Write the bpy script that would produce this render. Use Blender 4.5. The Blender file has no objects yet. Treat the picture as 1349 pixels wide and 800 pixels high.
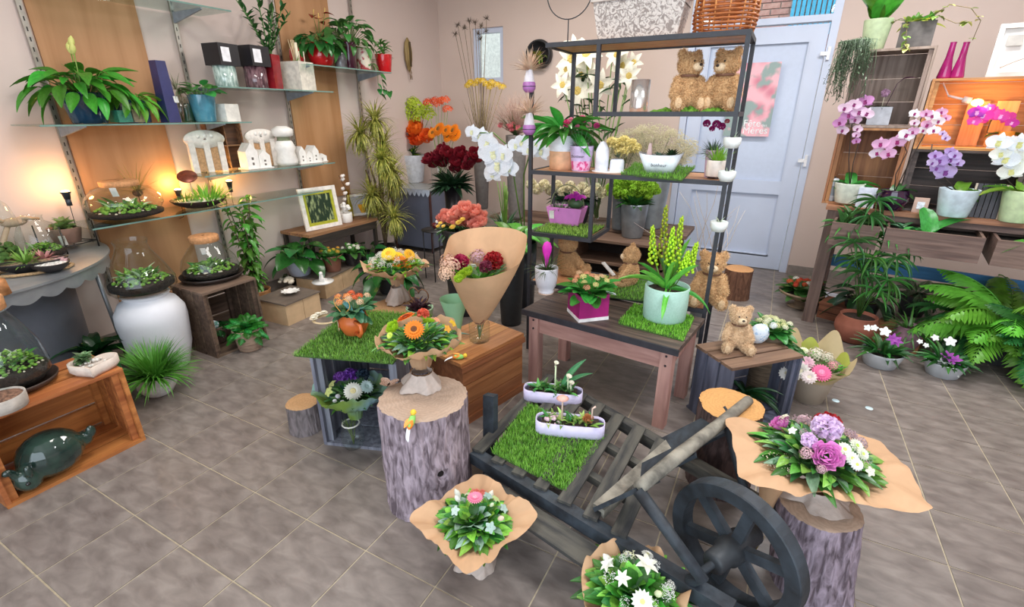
import bpy, math, random
from mathutils import Vector as V, Matrix as MX, noise as NZ
from math import sin, cos, pi, radians as RD
random.seed(7)
S = bpy.context.scene
COL = S.collection
# ---------------------------------------------------------------- camera
FPX, YAW, PIT, HC = 636.0, RD(28), RD(21.5), 1.46
cam = bpy.data.objects.new('camera', bpy.data.cameras.new('camera'))
COL.objects.link(cam)
cam.location = (0, 0, HC)
cam.rotation_euler = (RD(90) - PIT, 0, YAW)
cam.data.sensor_width = 36
cam.data.lens = 36 * FPX / 1349
cam.data.clip_start = .02
S.camera = cam
# ---------------------------------------------------------------- world, light, exposure
S.view_settings.view_transform = 'Standard'
S.view_settings.look = 'None'
S.view_settings.gamma = 1
S.view_settings.exposure = -0.32
S.view_settings.use_curve_mapping = False
W = bpy.data.worlds.new('sky')
S.world = W
W.use_nodes = True
W.node_tree.nodes['Background'].inputs[0].default_value = (.78, .9, 1, 1)
W.node_tree.nodes['Background'].inputs[1].default_value = 2.6
def area(name, loc, rot, sx, sy, power, col):
    l = bpy.data.lights.new(name, 'AREA'); l.shape = 'RECTANGLE'
    l.size, l.size_y, l.energy, l.color = sx, sy, power, col
    o = bpy.data.objects.new(name, l); o.location = loc; o.rotation_euler = rot
    COL.objects.link(o); return o
area('shopfront_daylight', (.3, -1.55, 1.5), (RD(85), 0, 0), 4.6, 2.3, 98, (.78, .88, 1))
area('ceiling_panel_light', (-1.9, 1.3, 2.84), (0, 0, 0), 1.2, .6, 46, (1, .95, .9))
area('ceiling_panel_light', (-1.9, 3.6, 2.84), (0, 0, 0), 1.2, .6, 56, (1, .95, .9))
area('ceiling_panel_light', (.9, 1.6, 2.84), (0, 0, 0), 1.2, .6, 60, (.98, .98, 1))
area('ceiling_panel_light', (.6, 3.7, 2.84), (0, 0, 0), 1.2, .6, 62, (.97, .98, 1))
# ---------------------------------------------------------------- back-projection of a photo point on a real support plane
CF = V((-sin(YAW) * cos(PIT), cos(YAW) * cos(PIT), -sin(PIT)))
CR = V((cos(YAW), sin(YAW), 0))
CU = CR.cross(CF)
C0 = V((0, 0, HC))
def ray(px, py): return CF + CR * ((px - 674.5) / FPX) - CU * ((py - 400) / FPX)
def at(px, py, z=0): d = ray(px, py); return C0 + d * ((z - HC) / d.z)
def ony(px, py, y): d = ray(px, py); return C0 + d * (y / d.y)
def onx(px, py, x): d = ray(px, py); return C0 + d * (x / d.x)
def mpp(p): return (V(p) - C0).dot(CF) / FPX
def zat(p, py):
    # height at which the vertical through p meets photo row py
    a = (400 - py) / FPX; q = V((p[0], p[1], 0)) - C0
    return (a * q.dot(CF) - q.dot(CU)) / (CU.z - a * CF.z)
def spot(px, py, z, wpx, top):
    # pot standing at height z: front foot at (px,py), width wpx, rim row top -> centre, radius, height
    p = at(px, py, z); r = wpx * .5 * mpp(p); d = V((p.x, p.y, 0)).normalized()
    c = p + d * r
    return V((c.x, c.y, z)), r, max(.02, zat(c, top) - z)
def colx(px, X, z):   # point on the vertical plane x = X at height z seen in photo column px
    a = (px - 674.5) / FPX; n = CR - CF * a; return V((X, -(n.x * X + n.z * (z - HC)) / n.y, z))
def coly(px, Y, z):
    a = (px - 674.5) / FPX; n = CR - CF * a; return V((-(n.y * Y + n.z * (z - HC)) / n.x, Y, z))
spot_plane = spot
def spot(px, py, z, wpx, top):
    # the wall shelves and the upper boards sit near eye height: use their known depth instead of the grazing plane
    if z in SHX: c = colx(px, SHX[z], z)
    elif z in SHY: c = coly(px, SHY[z], z)
    else: return spot_plane(px, py, z, wpx, top)
    return c, wpx * .5 * mpp(c), max(.02, zat(c, top) - z)
SHX, SHY = {}, {}
# ---------------------------------------------------------------- materials
def lin(h):
    h = h.lstrip('#'); o = []
    for i in (0, 2, 4):
        c = int(h[i:i + 2], 16) / 255
        o.append(c / 12.92 if c <= .04045 else ((c + .055) / 1.055) ** 2.4)
    return (*o, 1)
MC = {}
def mat(hexc, rough=.5, var=.12, scale=25, bump=0, metal=0, stretch=None, hex2=None, rnd=0, coat=0, tr=0, det=4, emit=0, dist=0, lo=.35, hi=.65):
    key = (hexc, rough, var, scale, bump, metal, stretch, hex2, rnd, coat, tr, det, emit, dist, lo, hi)
    if key in MC: return MC[key]
    m = bpy.data.materials.new('material_' + hexc.strip('#')); m.use_nodes = True; MC[key] = m
    nt = m.node_tree; N = nt.nodes; L = nt.links; b = N['Principled BSDF']
    c = lin(hexc)
    tc = N.new('ShaderNodeTexCoord'); mp = N.new('ShaderNodeMapping'); nz = N.new('ShaderNodeTexNoise')
    mp.inputs['Scale'].default_value = stretch or (1, 1, 1)
    L.new(tc.outputs['Object'], mp.inputs[0]); L.new(mp.outputs[0], nz.inputs['Vector'])
    nz.inputs['Scale'].default_value = scale; nz.inputs['Detail'].default_value = det; nz.inputs['Distortion'].default_value = dist
    rp = N.new('ShaderNodeValToRGB'); e = rp.color_ramp.elements
    e[0].position, e[1].position = lo, hi
    if hex2: c1, c2 = c, lin(hex2)
    else:
        c1 = tuple(max(0, x * (1 - var)) for x in c[:3]) + (1,); c2 = tuple(min(1, x * (1 + var)) for x in c[:3]) + (1,)
    e[0].color, e[1].color = c1, c2
    L.new(nz.outputs['Fac'], rp.inputs[0]); out = rp.outputs[0]
    if rnd:
        oi = N.new('ShaderNodeObjectInfo'); hs = N.new('ShaderNodeHueSaturation')
        m1 = N.new('ShaderNodeMapRange'); m1.inputs[3].default_value = 1 - rnd; m1.inputs[4].default_value = 1 + rnd
        m2 = N.new('ShaderNodeMapRange'); m2.inputs[3].default_value = .5 - rnd * .06; m2.inputs[4].default_value = .5 + rnd * .04
        L.new(oi.outputs['Random'], m1.inputs[0]); L.new(oi.outputs['Random'], m2.inputs[0])
        L.new(m1.outputs[0], hs.inputs['Value']); L.new(m2.outputs[0], hs.inputs['Hue']); L.new(out, hs.inputs['Color']); out = hs.outputs[0]
    L.new(out, b.inputs['Base Color'])
    b.inputs['Roughness'].default_value = rough; b.inputs['Metallic'].default_value = metal
    b.inputs['Coat Weight'].default_value = coat
    if emit:
        b.inputs['Emission Color'].default_value = c; b.inputs['Emission Strength'].default_value = emit
    if bump:
        bp = N.new('ShaderNodeBump'); bp.inputs['Strength'].default_value = bump; bp.inputs['Distance'].default_value = .01
        L.new(nz.outputs['Fac'], bp.inputs['Height']); L.new(bp.outputs[0], b.inputs['Normal'])
    if tr:
        t = N.new('ShaderNodeBsdfTranslucent'); mx = N.new('ShaderNodeMixShader'); mx.inputs[0].default_value = tr
        L.new(out, t.inputs[0]); L.new(b.outputs[0], mx.inputs[1]); L.new(t.outputs[0], mx.inputs[2])
        L.new(mx.outputs[0], N['Material Output'].inputs[0])
    return m
def leafm(h, rnd=.36, rough=.38, tr=.2): return mat(h, rough, .18, 9, rnd=rnd, tr=tr)
def petm(h, rnd=.06, h2=None): return mat(h, .6, .06, 12, rnd=rnd, tr=.28, hex2=h2)
def wood(h, h2, axis='x', rough=.6, sc=5, bump=.25):
    st = {'x': (.6, 8, 8), 'y': (8, .6, 8), 'z': (8, 8, .6)}[axis]
    return mat(h, rough, .2, sc, bump, stretch=st, hex2=h2, det=6, dist=.6, rnd=.12)
def glass(tint=(1, 1, 1, 1), name='clear_glass', rough=.02):
    key = (name, tint)
    if key in MC: return MC[key]
    m = bpy.data.materials.new(name); m.use_nodes = True; MC[key] = m
    N = m.node_tree.nodes; L = m.node_tree.links; N.remove(N['Principled BSDF'])
    t = N.new('ShaderNodeBsdfTransparent'); t.inputs[0].default_value = tint
    g = N.new('ShaderNodeBsdfGlossy'); g.inputs['Roughness'].default_value = rough
    f = N.new('ShaderNodeLayerWeight'); f.inputs[0].default_value = .5; pw = N.new('ShaderNodeMath'); pw.operation = 'POWER'; pw.inputs[1].default_value = 4
    ml = N.new('ShaderNodeMath'); ml.operation = 'MULTIPLY_ADD'; ml.inputs[1].default_value = .7; ml.inputs[2].default_value = .05; L.new(f.outputs['Facing'], pw.inputs[0]); L.new(pw.outputs[0], ml.inputs[0])
    mx = N.new('ShaderNodeMixShader'); L.new(ml.outputs[0], mx.inputs[0]); L.new(t.outputs[0], mx.inputs[1]); L.new(g.outputs[0], mx.inputs[2])
    L.new(mx.outputs[0], N['Material Output'].inputs[0])
    return m
GLASS = glass((.93, .97, .96, 1))
# ---------------------------------------------------------------- mesh builder
class MB:
    def __init__(s): s.v, s.f, s.sm = [], [], []
    def add(s, vs, fs, m=None, smooth=True):
        o = len(s.v)
        s.v += [tuple(m @ V(p)) if m else tuple(p) for p in vs]
        s.f += [tuple(i + o for i in f) for f in fs]; s.sm += [smooth] * len(fs)
        return s
    def box(s, c, d, m=None, top=None, rz=0):
        x, y, z = d[0] / 2, d[1] / 2, d[2] / 2; tx, ty = top or (1, 1)
        vs = [(-x, -y, -z), (x, -y, -z), (x, y, -z), (-x, y, -z), (-x * tx, -y * ty, z), (x * tx, -y * ty, z), (x * tx, y * ty, z), (-x * tx, y * ty, z)]
        M = MX.Translation(c) @ MX.Rotation(rz, 4, 'Z')
        if m: M = m @ M
        return s.add(vs, [(0, 3, 2, 1), (4, 5, 6, 7), (0, 1, 5, 4), (1, 2, 6, 5), (2, 3, 7, 6), (3, 0, 4, 7)], M, False)
    def lathe(s, prof, n=28, c=(0, 0, 0), sx=1, sy=1, m=None, smooth=True, cap=False):
        vs, fs = [], []
        for r, z in prof:
            for k in range(n):
                a = 2 * pi * k / n; vs.append((c[0] + r * cos(a) * sx, c[1] + r * sin(a) * sy, c[2] + z))
        for i in range(len(prof) - 1):
            for k in range(n):
                k2 = (k + 1) % n; fs.append((i * n + k, i * n + k2, (i + 1) * n + k2, (i + 1) * n + k))
        if cap:
            fs.append(tuple(range(n))[::-1]); fs.append(tuple((len(prof) - 1) * n + k for k in range(n)))
        return s.add(vs, fs, m, smooth)
    def tube(s, pts, r, n=6, closed=False):
        pts = [V(p) for p in pts]; k = len(pts); vs, fs = [], []
        rr = r if isinstance(r, (list, tuple)) else [r] * k
        up = V((0, 0, 1)); t0 = (pts[1] - pts[0]).normalized()
        if abs(t0.dot(up)) > .9: up = V((1, 0, 0))
        side = t0.cross(up).normalized()
        for i in range(k):
            a = pts[(i - 1) % k] if (closed or i) else pts[0]; b = pts[(i + 1) % k] if (closed or i < k - 1) else pts[-1]
            t = (b - a).normalized(); side = (side - t * side.dot(t)).normalized(); u = side.cross(t)
            for j in range(n):
                q = 2 * pi * j / n; vs.append(pts[i] + (side * cos(q) + u * sin(q)) * rr[i])
        for i in range(k if closed else k - 1):
            i2 = (i + 1) % k
            for j in range(n): fs.append((i * n + j, i * n + (j + 1) % n, i2 * n + (j + 1) % n, i2 * n + j))
        if not closed: fs += [tuple(range(n))[::-1], tuple((k - 1) * n + j for j in range(n))]
        return s.add(vs, fs)
    def ball(s, c, r, m=None, nu=10, nv=6):
        rx, ry, rz = r if isinstance(r, (tuple, list)) else (r, r, r)
        vs = [(c[0], c[1], c[2] - rz)]; fs = []
        for i in range(1, nv):
            a = -pi / 2 + pi * i / nv
            for k in range(nu): b = 2 * pi * k / nu; vs.append((c[0] + rx * cos(a) * cos(b), c[1] + ry * cos(a) * sin(b), c[2] + rz * sin(a)))
        vs.append((c[0], c[1], c[2] + rz)); e = len(vs) - 1
        for k in range(nu):
            k2 = (k + 1) % nu; fs.append((0, 1 + k2, 1 + k)); fs.append((e, e - nu + k, e - nu + k2))
            for i in range(nv - 2): a = 1 + i * nu; fs.append((a + k, a + k2, a + nu + k2, a + nu + k))
        return s.add(vs, fs, m)
    def patch(s, m, L, Wd, bend=.5, cup=.15, shape='ovate', nu=6, nv=2, ruf=0):
        vs, fs = [], []; x = z = 0
        for i in range(nu + 1):
            u = i / nu
            w = {'ovate': sin(pi * min(1, u * .93 + .03) ** .75), 'lance': sin(pi * min(1, u * .95 + .05)) ** .8, 'strap': min(1, u * 6 + .4) * (1 - max(0, (u - .55) / .45) ** 2) ** .5,
                 'heart': (1 - u ** 2.2) * min(1, .55 + u * 3.2), 'round': sin(pi * (.12 + .88 * u)) ** .55 if u < 1 else .25, 'spoon': .18 + .82 * sin(pi * u ** 1.7), 'blade': 1 - u ** 2}[shape]
            a = -bend * u * 1.3
            if i: x += cos(a) * L / nu; z += sin(a) * L / nu
            for j in range(-nv, nv + 1):
                t = j / nv; yy = t * w * Wd / 2
                vs.append((x - abs(t) * (.14 * L if shape == 'heart' and i == 0 else 0), yy, z + cup * abs(t) ** 1.5 * w * Wd * .6 + ruf * sin(i * 2.4 + j * 2.1) * w * abs(t)))
        c = 2 * nv + 1
        for i in range(nu):
            for j in range(2 * nv): a = i * c + j; fs.append((a, a + 1, a + c + 1, a + c))
        return s.add(vs, fs, m)
    def mesh(s, name, ma):
        me = bpy.data.meshes.new(name); me.from_pydata(s.v, [], s.f)
        me.polygons.foreach_set('use_smooth', s.sm)
        for m in (ma if isinstance(ma, (list, tuple)) else [ma]): me.materials.append(m)
        me.update(); return me
    def build(s, name, ma, parent=None, loc=None, **kw):
        return put(name, s.mesh(name, ma), parent, loc, **kw)
def put(name, me, parent=None, loc=None, M=None, label=None, cat=None, group=None, kind=None, rz=None):
    o = bpy.data.objects.new(name, me); COL.objects.link(o)
    if parent: o.parent = parent
    if M is not None: o.matrix_basis = M
    if loc is not None: o.location = loc
    if rz is not None: o.rotation_euler = (0, 0, rz)
    if label: o['label'] = label
    if cat: o['category'] = cat
    if group: o['group'] = group
    if kind: o['kind'] = kind
    return o
def thing(name, label, cat, loc=(0, 0, 0), rz=0, group=None):
    o = put(name, None, None, loc, label=label, cat=cat, group=group, rz=rz); o.empty_display_size = .05; return o
def struct(name, mb, m, parent=None): return mb.build(name, m, parent, kind=None if parent else 'structure')
def Rz(a): return MX.Rotation(a, 4, 'Z')
def Ry(a): return MX.Rotation(a, 4, 'Y')
def Rx(a): return MX.Rotation(a, 4, 'X')
def Tr(p): return MX.Translation(V(p))
def Sc(x, y, z): return MX.Diagonal((x, y, z, 1))
def rnd(a, b): return random.uniform(a, b)
ME = {}
def cached(key, fn):
    if key not in ME: ME[key] = fn()
    return ME[key]
# ---------------------------------------------------------------- foliage
def leaf(par, m, base, az, el, L, Wd, shape='ovate', bend=.5, roll=0, name='leaf', cup=.15):
    b = round(max(0, min(2.0, bend)) * 4) / 4
    def mk():
        mb = MB(); mb.patch(None, 1, 1, b, cup, shape, 7, 2); return mb.mesh(name, m)
    me = cached(('leaf', m.name, shape, b, cup), mk)
    return put(name, me, par, M=Tr(base) @ Rz(az) @ Ry(-el) @ Rx(roll) @ Sc(L, Wd, L))
def rosette(par, m, n, L, Wd, e0, e1, z=0, r=0, shape='ovate', bend=.6, stalk=0, sm=None, jit=.3, az0=0, arc=2 * pi, name='leaf'):
    st = MB()
    for i in range(n):
        t = (i + .5) / n; az = az0 + (i * 2.39996) % arc if arc > 6 else az0 + arc * (((i * .618) % 1) - .5)
        el = e0 + (e1 - e0) * t + rnd(-jit, jit) * .4; k = rnd(1 - jit, 1 + jit * .4)
        b = V((cos(az) * r, sin(az) * r, z))
        if stalk:
            s = stalk * rnd(.7, 1.1); tip = b + V((cos(az) * cos(el), sin(az) * cos(el), sin(el))) * s
            st.tube([b, b.lerp(tip, .5) + V((0, 0, s * .06)), tip], .0016 + L * .008, 5); b2 = tip; el2 = el - .75
        else: b2, el2 = b, el
        leaf(par, m, b2, az + rnd(-.2, .2), el2, L * k, Wd * k, shape, bend + rnd(-.25, .25), rnd(-.4, .4), name)
    if stalk: st.build('stems', sm or leafm('#5f8a3a'), par)
def frond(par, m, base, az, el, L, Wd, bend=.9, n=16, roll=0, kind='fern'):
    b = round(bend * 3) / 3
    def mk():
        mb = MB(); x = z = 0; pts = []
        for i in range(n + 1):
            u = i / n; a = -b * u * 1.4
            if i: x += cos(a) / n; z += sin(a) / n
            pts.append((x, 0, z))
            if i > 1:
                w = (.5 * sin(pi * (u * .9 + .08)) ** .8) if kind == 'fern' else .5 * (1 - .45 * u)
                for sg in (1, -1):
                    M = Tr((x, 0, z)) @ Ry(-a) @ Rz(sg * (1.25 if kind == 'fern' else .8)) @ Rx(rnd(-.3, .3))
                    mb.patch(M, w, 1.1 / n if kind == 'fern' else .85 / n, .35, .1, 'lance', 3, 1)
        mb.tube(pts, .008, 4); return mb.mesh('frond', m)
    me = cached(('frond', m.name, b, n, kind), mk)
    return put('frond', me, par, M=Tr(base) @ Rz(az) @ Ry(-el) @ Rx(roll) @ Sc(L, Wd, L))
def blades(par, m, n, L, Wd, e0=.3, e1=1.4, z=0, r=.01, bend=1.2, name='foliage', nu=5, c=(0, 0, 0), jit=.3, shape='blade'):
    mb = MB()
    for i in range(n):
        az = rnd(0, 2 * pi); el = rnd(e0, e1); rr = r * rnd(0, 1) ** .5; k = rnd(1 - jit, 1.05)
        mb.patch(Tr((c[0] + cos(az) * rr, c[1] + sin(az) * rr, c[2] + z)) @ Rz(az) @ Ry(-el) @ Rx(rnd(-.3, .3)), L * k, Wd, bend * rnd(.5, 1.1) * (1.3 - el * .5), .1, shape, nu, 1)
    return mb.build(name, m, par, kind='stuff')
def twigs(par, m, n, L, r, z=0, spread=.4, name='stems', wob=.06, c=(0, 0, 0)):
    mb = MB()
    for i in range(n):
        az = rnd(0, 6.28); e = rnd(0, spread); p = V(c) + V((0, 0, z)); pts = [p.copy()]; d = V((cos(az) * sin(e), sin(az) * sin(e), cos(e))); k = L * rnd(.65, 1)
        for j in range(5):
            d = (d + V((rnd(-1, 1), rnd(-1, 1), rnd(-.3, .6))) * wob * 2).normalized(); p = p + d * k / 5; pts.append(p.copy())
        mb.tube(pts, [r, r, r * .8, r * .7, r * .6, r * .4], 4)
    return mb.build(name, m, par, kind='stuff')
# ---------------------------------------------------------------- flowers (unit radius, facing +Z)
def fl_mesh(kind, m):
    mb = MB(); rs = random.getstate(); random.seed(hash(kind) % 999 if False else len(kind) * 37)
    if kind == 'gerbera':
        for ly, (n, L, el) in enumerate(((22, 1, .12), (20, .8, .32), (16, .5, .55))):
            for k in range(n): mb.patch(Rz(2 * pi * (k + ly * .5) / n) @ Tr((.12, 0, ly * .03)) @ Ry(-el), L * .88, .26, .25, .1, 'strap', 4, 1)
    elif kind == 'daisy':
        for ly, (n, L, el) in enumerate(((15, 1, .15), (13, .85, .4), (10, .62, .7))):
            for k in range(n): mb.patch(Rz(2 * pi * (k + ly * .5) / n) @ Tr((.1, 0, ly * .04)) @ Ry(-el), L * .9, .34, .2, .2, 'strap', 4, 1)
    elif kind == 'rose':
        for ly in range(6):
            n = 3 + (ly > 1) + (ly > 3); R0 = .26 + ly * .14; th1 = .42 + ly * .15
            for k in range(n):
                vs, fs = [], []; ph = 2 * pi * (k + ly * .37) / n; hw = (2.4 / n) * 1.15
                for i in range(6):
                    u = i / 5; th = 2.5 - u * (2.5 - th1); rr = R0 * (1 + (.16 + .02 * ly) * u ** 4)
                    for j in range(-2, 3): q = hw * (.35 + .65 * sin(pi * min(1, u * .75 + .1))) * j / 2; t2 = th + .12 * abs(j) * u; vs.append((rr * sin(t2) * cos(ph + q), rr * sin(t2) * sin(ph + q), rr * cos(t2) * .85 - .1))
                for i in range(5): fs += [(i * 5 + j, i * 5 + j + 1, i * 5 + j + 6, i * 5 + j + 5) for j in range(4)]
                mb.add(vs, fs)
    elif kind == 'carnation':
        for i in range(110):
            t = (i + .5) / 110; th = math.acos(1 - t * 1.3); az = i * 2.39996
            mb.patch(Rz(az) @ Ry(th) @ Tr((0, 0, .5)) @ Rz(rnd(0, 6)) @ Ry(-rnd(.8, 1.5)), .42, .4, .3, .3, 'round', 3, 1, .07)
    elif kind == 'star':
        for k in range(5): mb.patch(Rz(2 * pi * k / 5) @ Tr((.05, 0, 0)) @ Ry(-.25), .95, .75, .35, .15, 'round', 4, 1)
    elif kind == 'orchid':
        for a in (pi / 2, pi / 2 + 2.25, pi / 2 - 2.25): mb.patch(Rz(a) @ Ry(-.1), .95, .68, .2, .12, 'ovate', 5, 2)
        for a in (.18, pi - .18): mb.patch(Tr((0, 0, .04)) @ Rz(a) @ Ry(-.15), 1, 1.15, .25, .1, 'round', 6, 2)
    elif kind == 'lily':
        for k in range(6): mb.patch(Rz(pi / 3 * k) @ Tr((.03, 0, (k % 2) * .03)) @ Ry(-.75), 1.1, .54, .8, .2, 'ovate', 6, 2)
    elif kind == 'cala':
        mb.lathe([(.05, -1), (.12, -.5), (.22, 0), (.45, .35), (.55, .5), (.4, .38), (.12, 0)], 12)
    elif kind == 'bud':
        mb.lathe([(.02, -1), (.3, -.7), (.5, -.1), (.42, .45), (.12, .9), (.01, 1)], 10)
    elif kind == 'cluster':
        for i in range(46):
            t = (i + .5) / 46; th = math.acos(1 - t); az = i * 2.39996
            M = Rz(az) @ Ry(th * .95) @ Tr((0, 0, .82 + rnd(-.1, .14))) @ Rz(rnd(0, 6))
            for k in range(4): mb.patch(M @ Rz(pi / 2 * k) @ Ry(-.3), .2, .15, .2, .2, 'round', 2, 1)
    elif kind == 'spray':
        for i in range(60):
            t = rnd(0, 1); th = math.acos(1 - t); az = rnd(0, 6.28); d = Rz(az) @ Ry(th) @ V((0, 0, rnd(.55, 1.05)))
            mb.ball(d, rnd(.05, .085), nu=5, nv=3)
    random.setstate(rs)
    return mb.mesh(kind, m)
NAMES = {'gerbera': 'gerbera', 'daisy': 'daisy_flower', 'rose': 'rose', 'carnation': 'carnation', 'star': 'blossom', 'orchid': 'orchid_blossom', 'lily': 'lily_flower', 'cala': 'cala_flower', 'bud': 'flower_bud', 'cluster': 'flower_cluster', 'spray': 'flower_spray'}
def flower(par, kind, c, pos, nrm, size, cen=None, roll=None, name=None, sz=1, sub=True):
    m = petm(c) if isinstance(c, str) else c
    me = cached(('fl', kind, m.name), lambda: fl_mesh(kind, m))
    q = V(nrm).normalized().to_track_quat('Z', 'Y').to_matrix().to_4x4()
    o = put(name or NAMES[kind], me, par, M=Tr(pos) @ q @ Rz(rnd(0, 6.28) if roll is None else roll) @ Sc(size, size, size * sz))
    if kind in ('cluster', 'spray'): o['kind'] = 'stuff'
    if cen and sub:
        def mk():
            mb = MB()
            if kind == 'orchid':
                mb.patch(Tr((0, -.02, .06)) @ Rz(-pi / 2) @ Ry(-.5), .5, .42, .9, .5, 'round', 4, 1)
                mb.patch(Tr((0, .02, .08)) @ Rz(0.5) @ Ry(-.9), .26, .22, .5, .4, 'round', 3, 1); mb.patch(Tr((0, .02, .08)) @ Rz(pi - .5) @ Ry(-.9), .26, .22, .5, .4, 'round', 3, 1)
            else:
                mb.lathe([(.3, .06), (.3, .14), (.2, .19), (.02, .17)], 12)
                for k in range(18): a = k * 2.4; mb.ball((cos(a) * .26 * (k / 18) ** .5, sin(a) * .26 * (k / 18) ** .5, .19), .035, nu=5, nv=3)
            return mb.mesh('flower_centre', mat(cen, .7, .3, 60))
        put('flower_centre', cached(('cen', kind == 'orchid', cen), mk), o)
    return o
# ---------------------------------------------------------------- containers
def pot(par, m, r, h, kind='taper', name='pot', soil='#33261d', sx=1, sy=1, lbl=None, n=32):
    P = {'taper': [(0, 0), (.72, 0), (.76, .03), (.98, .86), (1, .98), (1, 1), (.93, 1), (.9, .85), (.0, .85)],
         'cyl': [(0, 0), (.93, 0), (.97, .03), (1, .5), (1, .98), (.98, 1), (.93, 1), (.92, .86), (0, .86)],
         'rim': [(0, 0), (.7, 0), (.74, .03), (.9, .78), (1, .79), (1.02, .98), (.98, 1), (.92, 1), (.88, .85), (0, .85)],
         'belly': [(0, 0), (.55, 0), (.7, .06), (1, .5), (.98, .72), (.84, .97), (.86, 1), (.8, 1), (.78, .88), (0, .88)],
         'bowl': [(0, 0), (.4, 0), (.5, .05), (.85, .5), (1, .95), (1, 1), (.95, 1), (.88, .8), (0, .75)],
         'round': [(0, 0), (.5, 0), (.8, .12), (1, .45), (.93, .8), (.74, .98), (.72, 1), (.66, .98), (.7, .85), (0, .85)],
         'foot': [(0, 0), (.66, 0), (.68, .1), (.62, .14), (.86, .3), (.97, .6), (1, .97), (.99, 1), (.93, 1), (.9, .87), (0, .87)],
         'urn': [(0, 0), (.5, 0), (.55, .04), (.22, .16), (.2, .38), (.5, .5), (.95, .85), (1, 1), (.94, 1), (.86, .86), (0, .8)]}[kind]
    mb = MB(); mb.lathe([(a * r, b * h) for a, b in P], n, sx=sx, sy=sy)
    o = mb.build(name, m, par)
    if lbl: o['label'] = lbl
    if soil:
        s = MB(); k = P[-2][0]; z = P[-2][1] * h + .001
        s.lathe([(k * r * .99, z), (k * r * .7, z + r * .05), (k * r * .35, z + r * .08), (.001, z + r * .07)], 20, sx=sx, sy=sy); s.build('soil', mat(soil, .95, .5, 90, .6), par)
    return o
def boxpot(par, m, w, d, h, name='planter', top=1.0, soil='#33261d', t=.006):
    mb = MB(); x, y = w / 2, d / 2; a, b = x / top, y / top
    mb.add([(-a, -b, 0), (a, -b, 0), (a, b, 0), (-a, b, 0), (-x, -y, h), (x, -y, h), (x, y, h), (-x, y, h), (-x + t, -y + t, h), (x - t, -y + t, h), (x - t, y - t, h), (-x + t, y - t, h), (-x + t, -y + t, h * .8), (x - t, -y + t, h * .8), (x - t, y - t, h * .8), (-x + t, y - t, h * .8)],
           [(3, 2, 1, 0), (0, 1, 5, 4), (1, 2, 6, 5), (2, 3, 7, 6), (3, 0, 4, 7), (4, 5, 9, 8), (5, 6, 10, 9), (6, 7, 11, 10), (7, 4, 8, 11), (8, 9, 13, 12), (9, 10, 14, 13), (10, 11, 15, 14), (11, 8, 12, 15)], None, False)
    o = mb.build(name, m, par)
    if soil: MB().box((0, 0, h * .8), (w - 2.2 * t, d - 2.2 * t, .008)).build('soil', mat(soil, .95, .5, 90, .6), par)
    return o
def tag(par, p, w=.02, h=.035, rz=0, tilt=.3, col='#efece4'):
    MB().box((0, 0, 0), (w, .0015, h), Tr(p) @ Rz(rz) @ Rx(tilt)).build('price_tag', mat(col, .6), par)
def turf(name, label, cs, z, n, col='#5f9a2e', col2='#86bf45', h=.018, th=.006):
    cs = [V((c[0], c[1], z)) for c in cs]; c0 = sum(cs, V()) / 4
    t = thing(name, label, 'grass mat', c0); q = [c - c0 for c in cs]
    mb = MB(); u = V((0, 0, th)); mb.add([*q, *[a + u for a in q]], [(3, 2, 1, 0), (4, 5, 6, 7), (0, 1, 5, 4), (1, 2, 6, 5), (2, 3, 7, 6), (3, 0, 4, 7)], None, False)
    mb.build('backing', mat('#3c5a22', .9, .3, 60), t)
    g = MB(); vs, fs = [], []
    for i in range(n):
        a, b = rnd(-.01, 1.01), rnd(-.01, 1.01); p = q[0].lerp(q[1], a).lerp(q[3].lerp(q[2], a), b) + u; az = rnd(0, 6.28); d = V((cos(az), sin(az), 0)); s = V((-sin(az), cos(az), 0)) * .0013; hh = h * rnd(.6, 1.1)
        k = len(vs); tip = p + d * hh * rnd(.2, .8) + V((0, 0, hh)); md = p.lerp(tip, .5) - d * hh * .12
        vs += [p - s, p + s, md + s, md - s, tip]; fs += [(k, k + 1, k + 2, k + 3), (k + 3, k + 2, k + 4)]
    g.add(vs, fs); g.build('grass_blades', mat(col, .55, .2, 40, hex2=col2, tr=.2), t, kind='stuff')
    return t
# ---------------------------------------------------------------- wooden crate: open side faces -Y locally, origin at bottom centre
def crate(name, label, loc, rz, w, d, h, m, th=.012, slats=3, open_='front', cat='crate', gap=.012, post=True, mtop=None, back=True, group=None):
    t = thing(name, label, cat, loc, rz, group)
    def run(n, a0, a1): s = (a1 - a0 - gap * (n - 1)) / n; return [(a0 + s / 2 + i * (s + gap), s) for i in range(n)]
    for z, mm in ((th / 2, m), (h - th / 2, mtop or m)):
        if open_ == 'top' and z > h / 2: continue
        for y, s in run(slats, -d / 2, d / 2): MB().box((0, y, z), (w, s, th)).build('slat', mm, t)
    if back:
        for z, s in run(slats, th + gap, h - th - gap): MB().box((0, d / 2 - th / 2, z), (w - 2 * th, th, s)).build('slat', m, t)
    if open_ == 'top':
        for z, s in run(slats, th + gap, h): MB().box((0, -d / 2 + th / 2, z), (w, th, s)).build('slat', m, t)
    for sx in (-1, 1):
        if open_ == 'top':
            for z, s in run(slats, th + gap, h): MB().box((sx * (w / 2 - th / 2), 0, z), (th, d - 2 * th, s)).build('end_slat', m, t)
        else:
            for y, s in run(slats, -d / 2, d / 2 - th): MB().box((sx * (w / 2 - th / 2), y, h / 2), (th, s, h - 2 * th)).build('end_slat', m, t)
        if post:
            for sy in (-1, 1): MB().box((sx * (w / 2 - th * 1.9), sy * (d / 2 - th * 1.9), h / 2), (th * 1.6, th * 1.6, h - 2 * th - .002)).build('corner_post', m, t)
    return t
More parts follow.
